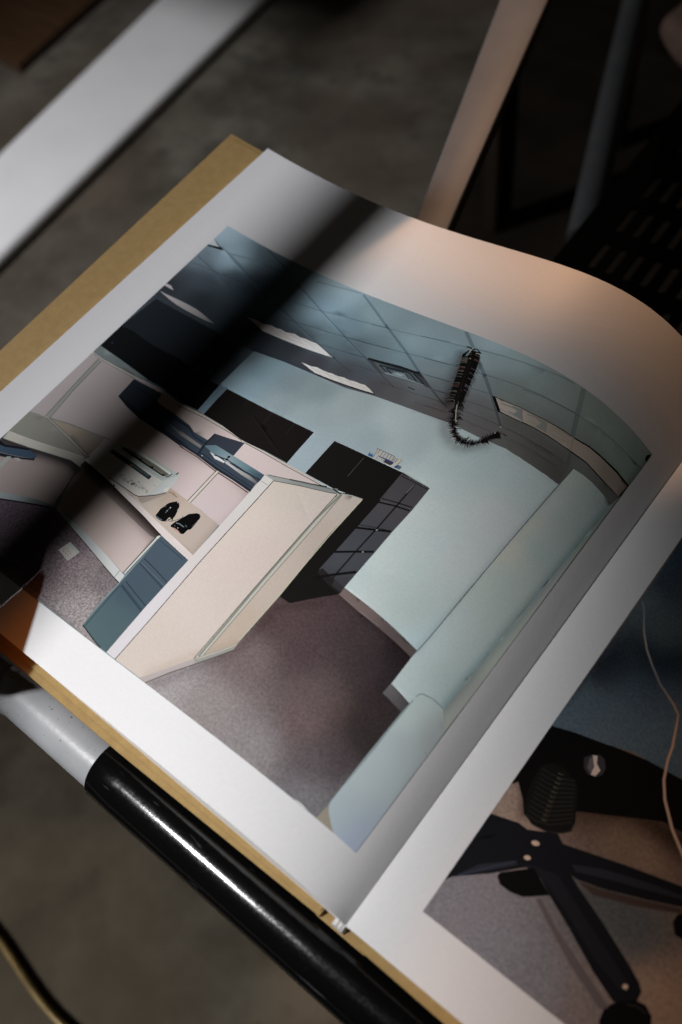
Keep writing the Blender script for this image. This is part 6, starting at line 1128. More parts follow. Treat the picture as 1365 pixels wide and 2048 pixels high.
["line",[26,24,24],0,[[183.99,156.61],[184.8,156.08],[185.25,155.73],[185.3,155.8],[184.9,156.24],[184.12,156.85]]],
["line",[26,24,24],0,[[184.12,157.17],[183.49,157.56],[183.08,157.7],[183.05,157.61],[183.42,157.38],[184,156.92]]],
["line",[120,116,110],0,[[184.11,156.86],[184.73,156.48],[185.1,156.27],[185.14,156.35],[184.82,156.64],[184.23,157.1]]],
["line",[26,24,24],0,[[184.22,157.41],[183.33,158],[182.79,158.37],[182.75,158.29],[183.24,157.84],[184.09,157.16]]],
["line",[26,24,24],0,[[184.23,157.06],[185.05,156.66],[185.63,156.68],[185.62,156.78],[185.08,156.85],[184.32,157.33]]],
["line",[26,24,24],0,[[184.32,157.63],[183.34,158.4],[182.84,159.01],[182.77,158.96],[183.23,158.26],[184.17,157.41]]],
["line",[26,24,24],0,[[184.32,157.3],[184.96,156.99],[185.4,156.97],[185.39,157.07],[185,157.18],[184.42,157.56]]],
["line",[26,24,24],0,[[184.46,157.85],[183.86,158.22],[183.49,158.4],[183.45,158.31],[183.78,158.05],[184.33,157.6]]],
["line",[26,24,24],0,[[184.45,157.51],[185.33,156.93],[185.85,156.58],[185.89,156.66],[185.42,157.09],[184.58,157.75]]],
["line",[26,24,24],0,[[184.58,158.08],[183.87,158.48],[183.43,158.64],[183.4,158.55],[183.81,158.31],[184.46,157.82]]],
["line",[26,24,24],0,[[184.56,157.74],[185.25,157.4],[185.69,157.32],[185.7,157.42],[185.29,157.58],[184.65,158]]],
["line",[26,24,24],0,[[184.69,158.3],[183.79,159.03],[183.42,159.77],[183.34,159.74],[183.65,158.92],[184.53,158.08]]],
["line",[26,24,24],0,[[184.68,157.96],[185.41,157.58],[185.91,157.54],[185.91,157.64],[185.45,157.76],[184.79,158.22]]],
["line",[26,24,24],0,[[184.79,158.52],[183.79,159.18],[183.19,159.52],[183.16,159.43],[183.71,159.02],[184.66,158.28]]],
["line",[26,24,24],0,[[184.78,158.18],[185.51,157.74],[185.93,157.53],[185.97,157.62],[185.59,157.91],[184.9,158.43]]],
["line",[26,24,24],0,[[184.91,158.71],[184.37,159.05],[184.06,159.26],[184.01,159.19],[184.28,158.89],[184.78,158.47]]],
["line",[26,24,24],0,[[184.87,158.39],[185.35,158.09],[185.61,157.91],[185.66,157.99],[185.44,158.25],[185,158.63]]],
["line",[26,24,24],0,[[185.03,158.88],[184.45,159.32],[184.18,159.67],[184.11,159.62],[184.33,159.19],[184.88,158.65]]],
["line",[26,24,24],0,[[185.01,158.55],[186.04,157.84],[186.63,157.37],[186.69,157.45],[186.13,157.99],[185.14,158.8]]],
["line",[26,24,24],0,[[185.12,159.08],[184.43,159.59],[184.1,160.03],[184.03,159.99],[184.31,159.45],[184.97,158.85]]],
["line",[26,24,24],0,[[185.08,158.75],[185.78,158.39],[186.25,158.36],[186.25,158.46],[185.82,158.58],[185.18,159.02]]],
["line",[26,24,24],0,[[185.22,159.26],[184.56,159.74],[184.24,160.16],[184.16,160.12],[184.44,159.61],[185.08,159.03]]],
["line",[26,24,24],0,[[185.18,158.93],[185.82,158.57],[186.24,158.41],[186.27,158.5],[185.89,158.75],[185.29,159.19]]],
["line",[26,24,24],0,[[185.33,159.44],[184.91,159.71],[184.69,159.92],[184.63,159.86],[184.8,159.57],[185.18,159.2]]],
["line",[26,24,24],0,[[185.3,159.13],[186.06,158.67],[186.56,158.48],[186.58,158.58],[186.13,158.85],[185.42,159.38]]],
["line",[26,24,24],0,[[185.37,159.66],[184.3,160.34],[183.63,160.66],[183.6,160.57],[184.23,160.17],[185.25,159.41]]],
["line",[26,24,24],0,[[185.38,159.31],[185.98,159.01],[186.39,158.98],[186.39,159.08],[186.02,159.2],[185.48,159.57]]],
["line",[26,24,24],0,[[185.54,159.79],[185.09,160.12],[184.84,160.33],[184.77,160.27],[184.98,159.97],[185.39,159.56]]],
["line",[26,24,24],0,[[185.52,159.47],[186.44,159.01],[187.08,158.98],[187.08,159.08],[186.47,159.2],[185.61,159.74]]],
["line",[26,24,24],0,[[185.62,160.01],[184.9,160.61],[184.61,161.2],[184.52,161.17],[184.75,160.5],[185.46,159.79]]],
["line",[26,24,24],0,[[185.57,159.71],[186.19,159.3],[186.56,159.05],[186.6,159.13],[186.29,159.46],[185.71,159.95]]],
["line",[26,24,24],0,[[185.71,160.2],[185.13,160.6],[184.81,160.91],[184.74,160.85],[185.02,160.45],[185.57,159.96]]],
["line",[26,24,24],0,[[185.68,159.89],[186.11,159.62],[186.39,159.46],[186.44,159.54],[186.2,159.78],[185.81,160.13]]],
["line",[26,24,24],0,[[185.82,160.37],[185.27,160.77],[184.94,161],[184.88,160.93],[185.17,160.62],[185.67,160.14]]],
["line",[120,116,110],0,[[185.77,160.09],[186.33,159.73],[186.7,159.56],[186.73,159.64],[186.41,159.9],[185.9,160.33]]],
["line",[26,24,24],0,[[185.9,160.58],[185.06,161.15],[184.57,161.46],[184.52,161.38],[184.97,160.99],[185.77,160.34]]],
["line",[120,116,110],0,[[185.88,160.26],[186.51,159.88],[186.89,159.73],[186.92,159.82],[186.58,160.06],[186,160.51]]],
["line",[26,24,24],0,[[186.01,160.75],[185.31,161.25],[184.89,161.54],[184.84,161.45],[185.21,161.09],[185.87,160.52]]],
["line",[26,24,24],0,[[186,160.43],[186.6,160.14],[187.03,160.12],[187.03,160.23],[186.64,160.33],[186.1,160.7]]],
["line",[120,116,110],0,[[186.13,160.95],[185.71,161.19],[185.43,161.32],[185.39,161.24],[185.63,161.03],[186,160.7]]],
["line",[120,116,110],0,[[186.08,160.64],[186.59,160.35],[186.92,160.27],[186.94,160.36],[186.65,160.53],[186.19,160.89]]],
["line",[26,24,24],0,[[186.25,161.12],[185.77,161.45],[185.51,161.71],[185.45,161.65],[185.66,161.31],[186.1,160.89]]],
["line",[26,24,24],0,[[186.19,160.81],[186.74,160.55],[187.13,160.51],[187.14,160.61],[186.78,160.74],[186.29,161.08]]],
["line",[26,24,24],0,[[186.36,161.29],[185.94,161.62],[185.76,161.93],[185.68,161.9],[185.8,161.51],[186.2,161.07]]],
["line",[26,24,24],0,[[186.28,161],[187.01,160.5],[187.42,160.15],[187.48,160.22],[187.11,160.66],[186.41,161.24]]],
["line",[26,24,24],0,[[186.44,161.5],[186.02,161.8],[185.78,162.06],[185.71,162.01],[185.9,161.66],[186.29,161.27]]],
["line",[26,24,24],0,[[186.37,161.2],[186.99,160.83],[187.36,160.62],[187.4,160.7],[187.08,160.99],[186.5,161.45]]],
["line",[26,24,24],0,[[186.55,161.67],[186.18,161.94],[186,162.17],[185.92,162.12],[186.05,161.81],[186.4,161.45]]],
["line",[26,24,24],0,[[186.49,161.4],[187.19,160.9],[187.63,160.64],[187.67,160.72],[187.29,161.07],[186.63,161.63]]],
["line",[26,24,24],0,[[186.63,161.89],[186.15,162.17],[185.83,162.27],[185.8,162.18],[186.08,161.99],[186.5,161.64]]],
["line",[26,24,24],0,[[186.62,161.56],[187.27,161.23],[187.74,161.25],[187.73,161.35],[187.3,161.43],[186.72,161.83]]],
["line",[26,24,24],0,[[186.73,162.07],[186.16,162.41],[185.81,162.6],[185.77,162.51],[186.08,162.24],[186.61,161.82]]],
["line",[26,24,24],0,[[186.69,161.77],[187.3,161.38],[187.69,161.26],[187.71,161.36],[187.37,161.55],[186.82,162.02]]],
["line",[26,24,24],0,[[186.86,162.23],[186.35,162.64],[186.14,163.03],[186.06,163],[186.21,162.53],[186.69,162.01]]],
["line",[26,24,24],0,[[186.81,161.93],[187.6,161.4],[188.06,161.09],[188.11,161.17],[187.69,161.56],[186.94,162.18]]],
["line",[56,46,43],0,[[158.07,184.69],[160.4,177.98],[162.81,171.84],[164.85,167.09],[164.99,167.12],[162.95,171.86],[160.54,177.99],[158.22,184.7]]],
["line",[190,184,172],0,[[166.07,164.71],[167.87,161.58],[169.55,158.94],[170.69,157.77],[171,158.07],[169.92,159.17],[168.28,161.75],[166.5,164.86]]],
["line",[214,220,216],0,[[154.78,191.12],[154.66,189.3],[154.93,186.73],[155.53,186.59],[155.26,189.12],[155.37,190.88]]],
["garland",[120,160,166],0,[[154.53,187.65],[155.06,189.07],[155.33,186.51],[154.9,185.92]]],
["line",[24,24,26],0,[[152.61,190.21],[153.77,190.28],[155.1,190.1],[154.97,190.7],[153.58,190.89],[152.37,190.82]]],
["line",[30,28,28],0,[[155.58,189.72],[156.71,190.89],[159.53,189.53],[159.61,190.07],[156.53,191.49],[155.1,190.23]]],
["line",[190,190,184],0,[[157.68,188.97],[159.69,189.34],[159.5,189.75],[157.48,189.38]]],
["garland",[28,26,25],0,[[169.92,160.94],[171.47,160.42],[172.6,159.85],[171.32,159.8],[170.22,159.69]]],
["garland",[28,25,24],0,[[185.41,159.46],[185.37,161.18],[185.68,162.79],[186.53,161.98],[187.13,162.76],[187.2,161.41],[188.58,160.65],[187.05,159.56],[185.59,158.38]]],
["garland",[28,25,24],0,[[183.4,154.97],[185.05,155.05],[185.14,156.15],[186.59,156.12],[185.39,157.02],[184.16,157.57],[183.16,156.54]]],
["line",[40,30,30],0,[[186.98,162.42],[188.33,162.51],[189.52,162.43],[189.48,162.84],[188.27,162.92],[186.9,162.83]]],
["spot",[220,214,204],0,[[185.84,164.77],[185.75,164.51],[185.42,164.45],[185.17,164.65],[185.27,164.91],[185.6,164.97]]],
["spot",[222,218,208],0,[[185.69,161.42],[185.61,161.18],[185.3,161.12],[185.08,161.3],[185.16,161.55],[185.47,161.6]]],
["spot",[230,90,60],0,[[187.69,162.75],[187.62,162.57],[187.39,162.52],[187.22,162.66],[187.28,162.84],[187.52,162.89]]],
["spot",[206,220,218],0,[[172.81,156.07],[172.7,155.78],[172.3,155.73],[172,155.98],[172.11,156.27],[172.51,156.31]]],
["spot",[196,180,150],0,[[157.65,185.97],[157.54,185.71],[157.16,185.69],[156.87,185.94],[156.97,186.2],[157.36,186.22]]],
["spot",[200,84,60],0,[[163.85,171.18],[163.8,171.05],[163.61,171.04],[163.48,171.16],[163.53,171.29],[163.71,171.3]]],
["spot",[190,80,64],0,[[171.47,155.56],[171.42,155.43],[171.24,155.41],[171.11,155.52],[171.16,155.64],[171.34,155.66]]],
["spot",[186,90,74],0,[[171.35,153.72],[171.3,153.57],[171.09,153.55],[170.95,153.67],[171,153.81],[171.2,153.84]]],
["spot",[140,140,136],0,[[185.38,155.56],[185.25,155.19],[184.77,155.11],[184.43,155.38],[184.56,155.75],[185.03,155.84]]],
["fixture",[30,28,24],0,[[236.67,192.59],[235.26,193.64],[235.1,195.11],[235.97,196.38],[236.86,196.62]]]],"R":[["carpet",[[24.1,19,148,145,151],[37.4,21.8,147,148,156],[31,25.8,147,144,152],[51.8,22.1,142,141,147],[19.1,56.8,165,144,132],[66.5,26.6,140,129,126],[63.8,49.5,91,98,101],[58.4,52.8,92,95,97],[81.3,36.1,170,147,129],[52.4,68.7,132,112,96],[60.9,71.4,150,128,113],[42.1,72.3,98,79,69],[64.3,76.2,114,97,87],[19.1,58.3,178,155,139]],3,[[16.98,16.67],[17.81,55.65],[18.64,99.13],[19.47,141.01],[20.47,188.77],[48.79,208.06],[119.61,45.54],[81.07,15.1]]],
["chair",[21,20,20],0,[[9.64,75.26],[13.22,88.34],[18.47,89],[28.18,91.33],[38.39,93.67],[46.01,95.21],[56.69,97.92],[79.75,105.14],[84.16,95.64],[23.41,60.69],[17.75,66.1]]],
["fabric",[[14.1,96.9,99,115,128],[18.2,102.5,101,117,124],[26.9,100.2,99,115,127],[40.9,104.8,90,112,127],[13.8,145.6,103,116,121],[15.9,165.6,66,84,98],[20.6,156.6,74,86,97],[18.9,136.3,92,104,111],[18.1,111.3,67,74,82],[32.1,139.2,95,108,111],[40,115.3,85,103,119]],3,[[16.86,175.06],[16.93,144.11],[16.76,110.94],[16.48,87.67],[23.65,89.98],[33.75,92.4],[41.66,94.98],[57.66,96.06],[76.38,102.4],[61.18,152.71],[24.78,191.62],[20.47,188.77]]],
["chair",[21,20,20],0,[[12.98,78.38],[13.78,87.43],[18.64,88.1],[28.69,90.45],[39.14,92.33],[46.79,93.77],[57.58,96.21],[69.41,99.71],[80.54,103.44],[87.66,88.09],[76.95,84.31],[65.32,81.79],[56.47,80.93],[49.6,79.83],[44.3,78.19],[39.57,75.44],[35.87,71.51],[37.15,67.81],[38.52,65.38],[38.91,62.25],[36.81,59.92],[33.16,57.78],[28.96,57.07],[24.72,58.39],[21.64,62.55],[18.26,66.47],[15.49,62.07]]],
["chair",[30,30,29],0,[[20.99,74.53],[23.35,77.3],[27.35,77.94],[33.6,75.34],[36.17,70.17],[37.27,67.13],[38.55,64.64],[38.19,61.71],[35.68,59.45],[32.05,57.86],[27.73,57.3],[24.59,58.83],[22.11,64.47],[21.12,70.16]]],
["line",[58,58,55],0,[[21.45,73.68],[25.03,73.85],[28.57,74.67],[32.01,76.41],[31.93,76.62],[28.5,74.89],[25.01,74.08],[21.44,73.91]]],
["line",[120,112,92],0,[[26.45,75.46],[27.31,75.55],[28.11,75.94],[28.08,76.03],[27.27,75.71],[26.44,75.69]]],
["line",[58,58,55],0,[[21.89,72.13],[25.41,72.28],[28.99,73.14],[32.58,75.23],[32.48,75.43],[28.92,73.35],[25.38,72.5],[21.88,72.36]]],
["line",[120,112,92],0,[[26.83,73.89],[27.68,73.98],[28.48,74.36],[28.45,74.45],[27.65,74.14],[26.82,74.11]]],
["line",[58,58,55],0,[[22.25,70.61],[25.76,70.77],[29.42,71.71],[33.22,74.04],[33.12,74.24],[29.35,71.92],[25.73,70.99],[22.24,70.84]]],
["line",[120,112,92],0,[[27.17,72.37],[28.02,72.46],[28.82,72.85],[28.79,72.94],[27.98,72.62],[27.16,72.6]]],
["line",[58,58,55],0,[[22.68,69.08],[26.08,69.17],[29.84,70.19],[33.77,72.87],[33.67,73.07],[29.76,70.4],[26.05,69.4],[22.68,69.31]]],
["line",[120,112,92],0,[[27.49,70.77],[28.34,70.87],[29.14,71.25],[29.1,71.34],[28.3,71.02],[27.48,71]]],
["line",[58,58,55],0,[[23.04,67.58],[26.42,67.68],[30.27,68.78],[34.33,71.71],[34.22,71.9],[30.19,68.98],[26.39,67.9],[23.03,67.81]]],
["line",[120,112,92],0,[[27.83,69.27],[28.67,69.37],[29.47,69.76],[29.44,69.85],[28.64,69.53],[27.82,69.5]]],
["line",[58,58,55],0,[[23.47,66.07],[26.8,66.14],[30.68,67.28],[34.96,70.54],[34.85,70.72],[30.59,67.48],[26.77,66.36],[23.46,66.29]]],
["line",[120,112,92],0,[[28.2,67.73],[29.04,67.83],[29.83,68.21],[29.8,68.3],[29,67.98],[28.18,67.95]]],
["line",[58,58,55],0,[[23.9,64.56],[27.17,64.6],[31.14,65.82],[35.51,69.39],[35.39,69.57],[31.05,66.02],[27.13,64.82],[23.9,64.79]]],
["line",[120,112,92],0,[[28.56,66.19],[29.4,66.29],[30.19,66.68],[30.16,66.77],[29.37,66.45],[28.55,66.41]]],
["line",[58,58,55],0,[[24.24,63.08],[27.5,63.13],[31.52,64.39],[36.1,68.28],[35.98,68.45],[31.42,64.59],[27.47,63.35],[24.24,63.3]]],
["line",[120,112,92],0,[[28.89,64.72],[29.73,64.82],[30.52,65.2],[30.49,65.29],[29.7,64.97],[28.88,64.94]]],
["line",[58,58,55],0,[[24.67,61.59],[27.82,61.57],[31.97,62.95],[36.67,67.08],[36.55,67.26],[31.87,63.14],[27.79,61.79],[24.67,61.81]]],
["line",[120,112,92],0,[[29.21,63.16],[30.04,63.26],[30.83,63.65],[30.8,63.73],[30.01,63.41],[29.2,63.38]]],
["line",[58,58,55],0,[[25.06,60.16],[28.15,60.12],[32.34,61.54],[37.21,65.95],[37.09,66.12],[32.24,61.72],[28.12,60.33],[25.06,60.38]]],
["line",[120,112,92],0,[[29.54,61.7],[30.36,61.8],[31.15,62.19],[31.12,62.27],[30.33,61.95],[29.52,61.92]]],
["line",[58,58,55],0,[[25.43,58.65],[28.51,58.61],[32.74,60.07],[37.79,64.86],[37.67,65.02],[32.64,60.26],[28.48,58.83],[25.43,58.87]]],
["line",[120,112,92],0,[[29.89,60.19],[30.72,60.29],[31.5,60.68],[31.47,60.77],[30.69,60.45],[29.88,60.41]]],
["line",[60,60,58],0,[[27.84,57.05],[32.13,57.66],[35.76,59.32],[38.29,61.61],[38.68,64.66],[38.51,64.68],[38.15,61.7],[35.67,59.48],[32.09,57.84],[27.82,57.24]]],
["chair",[64,62,68],0,[[30.3,84.59],[31.64,86.64],[33.66,88.13],[35.68,87.74],[37.4,85.36],[37.44,82.81],[36.21,81.25],[34.07,80.63],[31.82,81.64]]],
["chair",[226,212,200],0,[[31.96,86.71],[33.36,87.41],[34.38,85.15],[36.43,83.83],[36.01,81.35],[34.62,81.04],[34.21,83.96]]],
["chair",[110,106,112],0,[[31.74,85.24],[32.31,86.48],[33.84,84.34],[34.37,81.34],[32.73,82.31]]],
["chair",[31,32,37],0,[[14.96,52.09],[24.88,55.17],[28.07,55.07],[36.12,59.46],[38.68,57.74],[46.86,60.31],[56.07,63.35],[72.24,67.93],[79.96,70.8],[82.65,65.42],[74.9,62.8],[65.83,58.48],[54.42,53.56],[47.65,51.48],[45.49,51.4],[48.59,49.89],[58.93,45.72],[70.15,40.61],[74.95,38.03],[76.48,36.45],[76.6,33.81],[71.61,29.57],[63.65,32.74],[52.47,38.53],[43.32,42.79],[35.49,46.95],[31.71,43.3],[26.72,37.95],[17.87,30.14],[15.44,26.21],[14.8,32.24],[15.07,41.76]]],
["chair",[40,41,46],0,[[32.58,45.53],[36.01,47.34],[42.44,49.08],[52.5,44.51],[65.49,39.14],[72.6,36.2],[71.67,33.05],[61.65,36.17],[49.84,41.72],[40.37,45.17]]],
["chair",[50,52,60],0,[[43.88,54.09],[51.63,58.41],[63.49,62.79],[73.36,65.76],[81.04,68.63],[81.58,67.56],[73.92,64.68],[63.38,60.41],[52.88,56.24],[45.93,53.13]]],
["chair",[52,55,64],0,[[18.22,30.79],[22.18,37.72],[29.89,44.94],[31.55,44.75],[25.26,37.8]]],
["chair",[22,21,22],0,[[28.25,38.32],[28.61,39.77],[35.66,46.68],[43.32,42.79],[40.46,40.23],[37.53,37.76],[33.72,36.63],[30.24,36.7]]],
["chair",[22,21,22],0,[[17.48,43.53],[18.53,45.53],[22.43,49.23],[19.97,45.76]]],
["spot",[230,206,184],0,[[33.4,53.5],[33.22,52.83],[32.45,52.27],[31.54,52.16],[31.03,52.56],[31.21,53.24],[31.98,53.79],[32.89,53.9]]],
["spot",[230,206,184],0,[[33.5,48.36],[33.37,47.77],[32.77,47.3],[32.04,47.23],[31.61,47.6],[31.74,48.2],[32.34,48.67],[33.07,48.74]]],
["spot",[230,206,184],0,[[73.06,35.2],[72.96,34.63],[72.5,34.2],[71.93,34.18],[71.6,34.56],[71.69,35.13],[72.16,35.55],[72.73,35.58]]],
["line",[70,78,96],0,[[19.11,31.28],[24.91,38.39],[30.62,45.07],[30.41,45.27],[24.7,38.58],[18.89,31.47]]],
["chair",[22,21,22],0,[[70.87,23.23],[70.42,26.94],[72.08,29.94],[76.01,33.68],[78.98,34.3],[81.42,32.83],[84.21,27.06],[73.74,18.84]]],
["line",[60,62,66],0,[[74.71,31.16],[77.26,32.48],[79.99,32.27],[80.04,32.54],[77.25,32.75],[74.63,31.4]]],
["chair",[22,21,22],0,[[74.6,57.76],[74.65,60.01],[77.01,63.31],[81.15,65.74],[84.84,58.38],[79.82,55.23],[76.63,54.94]]],
["shadow",[112,104,104],0,[[41.63,40.74],[50.32,36.14],[59.64,32.46],[71.35,27.66],[69.76,25.74],[57.23,30.6],[47.73,35.63],[40.94,39.45]]],
["shadow",[78,66,62],0,[[47.8,51.21],[54.57,53.3],[65.98,58.22],[75.03,62.54],[75.72,61.21],[64.24,55.01],[53.34,50.45]]],
["line",[[19.4,142.9,130,140,146],[27.4,129.8,176,166,156],[36,121.1,140,142,142],[46.5,114.5,170,146,130],[49.7,105.8,214,176,154],[60.4,82.9,216,192,172]],0,[[17.57,144.11],[19.85,141.25],[21.99,137.08],[24.04,133.48],[27.65,128.62],[31.89,124.39],[37.17,119.93],[43.85,116.19],[46.61,113.91],[47.94,110.04],[50.02,103.44],[50.85,98.98],[52.89,92.54],[56.11,87.12],[62.15,80.36],[69.11,74.72],[69.55,75.43],[62.63,81.03],[56.66,87.71],[53.55,92.95],[51.55,99.24],[50.71,103.7],[48.6,110.35],[47.16,114.43],[44.17,116.93],[37.5,120.65],[32.29,125.05],[28.12,129.2],[24.57,133.96],[22.56,137.48],[20.38,141.68],[18.03,144.62]]]],"SL":[[[[12.3,58.02],[18.32,57.79],[29.93,60.92],[40.91,64.64],[49.68,66.65],[54.45,65.96]],3,[0.16,0.16,0.18],["partition"]],[[[54.76,70.68],[62.04,69.41],[71.64,68.36],[81.08,66.74],[94.02,64.66],[106.7,62.27]],3.4,[0.1,0.09,0.09],["partition"]],[[[235.56,168.48],[231.48,68.48]],2,[0.62,0.69,0.73],["wall"]],[[[152.8,186.61],[155.27,180.58],[157.88,174.39],[160.27,168.98],[162.26,164.56]],2.6,[0.55,0.53,0.54],["ceiling"]],[[[163.47,164.13],[165.08,163.56]],3.2,[0.55,0.5,0.5],["ceiling"]],[[[167.34,155.89],[170.05,152.16],[173.57,149.73],[177.13,148.82],[180.2,149.75],[183.45,153.27],[184.89,155.29]],2.4,[0.6,0.58,0.58],["wall","ceiling"]],[[[75.14,148.46],[90.79,150.26],[107.08,151.45]],3,[0.72,0.74,0.78],["ceiling"]],[[[79.93,127.88],[104.02,127.55],[126.61,127.69]],2,[1.12,1.14,1.16],["wall"]],[[[236.65,173.92],[236.67,178.26],[236.71,188.54],[236.97,196.3]],2,[0.6,0.6,0.6],["ceiling","lamp","wall"]],[[[213.17,78.01],[213.51,124.63],[215.41,158.89]],1.2,[0.86,0.88,0.9],["wall"]],[[[122.46,93.96],[105.24,98.49],[92.97,96.38],[82.55,96.54]],2.5,[0.8,0.78,0.78],["partition"]],[[[122.85,77.35],[123.83,62.71]],2,[0.84,0.82,0.8],["desk"]],[[[123.57,94],[124.07,88.54],[123.79,77.9]],2,[0.88,0.86,0.86],["partition"]],[[[144.6,20.23],[153.06,34.01],[162.32,44.39]],2.2,[0.9,0.87,0.84],["partition"]],[[[180.17,78.44],[189.8,77.18],[213.07,74.9]],2,[0.8,0.78,0.78],["carpet"]],[[[147.86,17.13],[156.75,30.27],[164.56,44.51],[165.94,63.49],[176.31,72.47]],2,[0.78,0.76,0.76],["carpet"]]],"SR":[[[[18.02,114.79],[20,119.15],[19.8,125.69],[21.94,129],[27.18,128.41],[33.03,128.37],[39.01,132.06]],6,[0.5,0.5,0.52],["fabric"]],[[[26.25,122.94],[33.13,123.69],[41.23,127.77]],7,[0.6,0.6,0.62],["fabric"]],[[[32.33,67.31],[35.63,71.33],[39.89,74.9],[44.61,77.65],[49.56,78.65],[57.69,78.66],[68.05,79.03]],5,[0.3,0.27,0.25],["carpet"]],[[[17.81,67.76],[21.94,62.77],[24.36,58.28]],1.6,[0.45,0.42,0.4],["carpet"]]]}''')
def srgb(c):
    c = np.asarray(c, float) / 255
    return np.where(c <= 0.04045, c / 12.92, ((c + 0.055) / 1.055) ** 2.4)
def in_poly(pt, poly):
    x, y = pt
    r = False
    n = len(poly)
    for i in range(n):
        x0, y0 = poly[i]
        x1, y1 = poly[i - 1]
        if (y0 > y) != (y1 > y) and x < (x1 - x0) * (y - y0) / (y1 - y0) + x0:
            r = not r
    return r
def build_print(shapes, soft, rect, fn, parent, label):
    u0, v0, u1, v1 = rect
    step = 2.5
    nu, nv = int((u1 - u0) / step), int((v1 - v0) / step)
    gu, gv = np.linspace(u0, u1, nu + 1), np.linspace(v0, v1, nv + 1)
    outline = [(a, v0) for a in gu] + [(u1, b) for b in gv[1:]] + [(a, v1) for a in gu[::-1][1:]] + [(u0, b) for b in gv[::-1][1:-1]]
    shapes = [[shapes[0][0], shapes[0][1], shapes[0][2], outline]] + shapes[1:]
    verts, faces = [], []
    for s in shapes:
        pts = []
        for p in s[3]:
            if not pts or abs(p[0] - pts[-1][0]) + abs(p[1] - pts[-1][1]) > 0.02:
                pts.append(p)
        area = sum(pts[i - 1][0] * pts[i][1] - pts[i][0] * pts[i - 1][1] for i in range(len(pts)))
        if area < 0:
            pts = pts[::-1]
        faces.append(list(range(len(verts), len(verts) + len(pts))))
        verts += [Vector((float(a), float(b))) for a, b in pts]
    rnd = random.Random(2)
    for a in gu[1:-1]:
        for b in gv[1:-1]:
            verts.append(Vector((a + rnd.uniform(-.5, .5), b + rnd.uniform(-.5, .5))))
    for line, rad, fac, on in soft:
        for a_, b_ in zip(line[:-1], line[1:]):
            a_, b_ = Vector(a_), Vector(b_)
            n_ = max(1, int((b_ - a_).length / 2.0))
            side = (b_ - a_).orthogonal().normalized()
            for i in range(n_):
                for w_ in (-1.6, -1.1, -0.7, -0.35, 0, 0.35, 0.7, 1.1, 1.6):
                    q_ = a_.lerp(b_, i / n_) + side * (w_ * rad + rnd.uniform(-.05, .05))
                    if u0 + 0.3 < q_.x < u1 - 0.3 and v0 + 0.3 < q_.y < v1 - 0.3:
                        verts.append(q_)
    ov, oe, of, _a, _b, orig = delaunay_2d_cdt(verts, [], faces, 0, 1e-3, True)
    mult = [bool(x[1]) and x[1][0] == 'm' for x in shapes]
    tri, own, gain = [], [], []
    for f, og in zip(of, orig):
        if not og or 0 not in og:
            continue
        g = np.ones(3)
        for k in sorted(og, reverse=True):
            if not mult[k]:
                break
            g = g * np.array(shapes[k][1][1:])
        tri.append(f)
        own.append(k)
        gain.append(g)
    co = np.array([(p[0], p[1]) for p in ov])
    P = fn(co[:, 0] / 1000, co[:, 1] / 1000)
    P = P + normals(fn, co[:, 0] / 1000, co[:, 1] / 1000) * 0.00018
    me = bpy.data.meshes.new('printed_photograph')
    me.from_pydata(P.tolist(), [], tri)
    loops_v = np.array([i for f in tri for i in f])
    loops_s = np.array([o for f, o in zip(tri, own) for _ in f])
    col = np.ones((len(loops_v), 4), np.float32)
    for k in np.unique(loops_s):
        sel = loops_s == k
        c = shapes[k][1]
        if not isinstance(c[0], list):
            col[sel, :3] = srgb(c)
        else:
            c = np.array(c, float)
            pts = co[loops_v[sel]]
            d2 = ((pts[:, None, :] - c[None, :, :2]) ** 2).sum(-1) + 25.0
            w = 1 / d2 ** 2.0
            w /= w.sum(1)[:, None]
            col[sel, :3] = w @ srgb(c[:, 2:])
    col[:, :3] *= INK_GAIN * np.array([g for f, g in zip(tri, gain) for _ in f])
    P2 = co[loops_v]
    names = np.array([shapes[k][0] for k in loops_s])
    for line, rad, fac, on in soft:                     # soft printed shading along a line, on the named areas only
        line = np.array(line, float)
        d = np.full(len(P2), 1e9)
        for a_, b_ in zip(line[:-1], line[1:]):
            e_ = b_ - a_
            t_ = np.clip(((P2 - a_) @ e_) / (e_ @ e_ + 1e-9), 0, 1)
            d = np.minimum(d, np.linalg.norm(P2 - a_ - t_[:, None] * e_, axis=1))
        k_ = np.exp(-(d / rad) ** 2)[:, None] * np.isin(names, on)[:, None]
        col[:, :3] *= 1 + k_ * (np.array(fac) - 1)
    ca = me.color_attributes.new('ink', 'FLOAT_COLOR', 'CORNER')
    ca.data.foreach_set('color', col.ravel())
    ga = me.attributes.new('grain', 'FLOAT', 'FACE')
    ga.data.foreach_set('value', np.array([(0.0, 0.09, 0.3, 0.5, 1.0)[int(shapes[o][2])] for o in own], np.float32))
    me.polygons.foreach_set('use_smooth', [True] * len(me.polygons))
    me.materials.append(INK)
    o = bpy.data.objects.new('printed_photograph', me)
    o['label'] = label
    link(o, parent)
    return o
INK_GAIN = 0.88
build_print(PRINT['L'], PRINT['SL'], (16.61, 16.93, 236.61, 197.23), left_page, lp, 'printed photo of an office cubicle with black shoes on a desk')
build_print(PRINT['R'], PRINT['SR'], (16.5, 16.8, 232.0, 198.0), right_page, rp, 'printed photo of an office chair base on carpet')

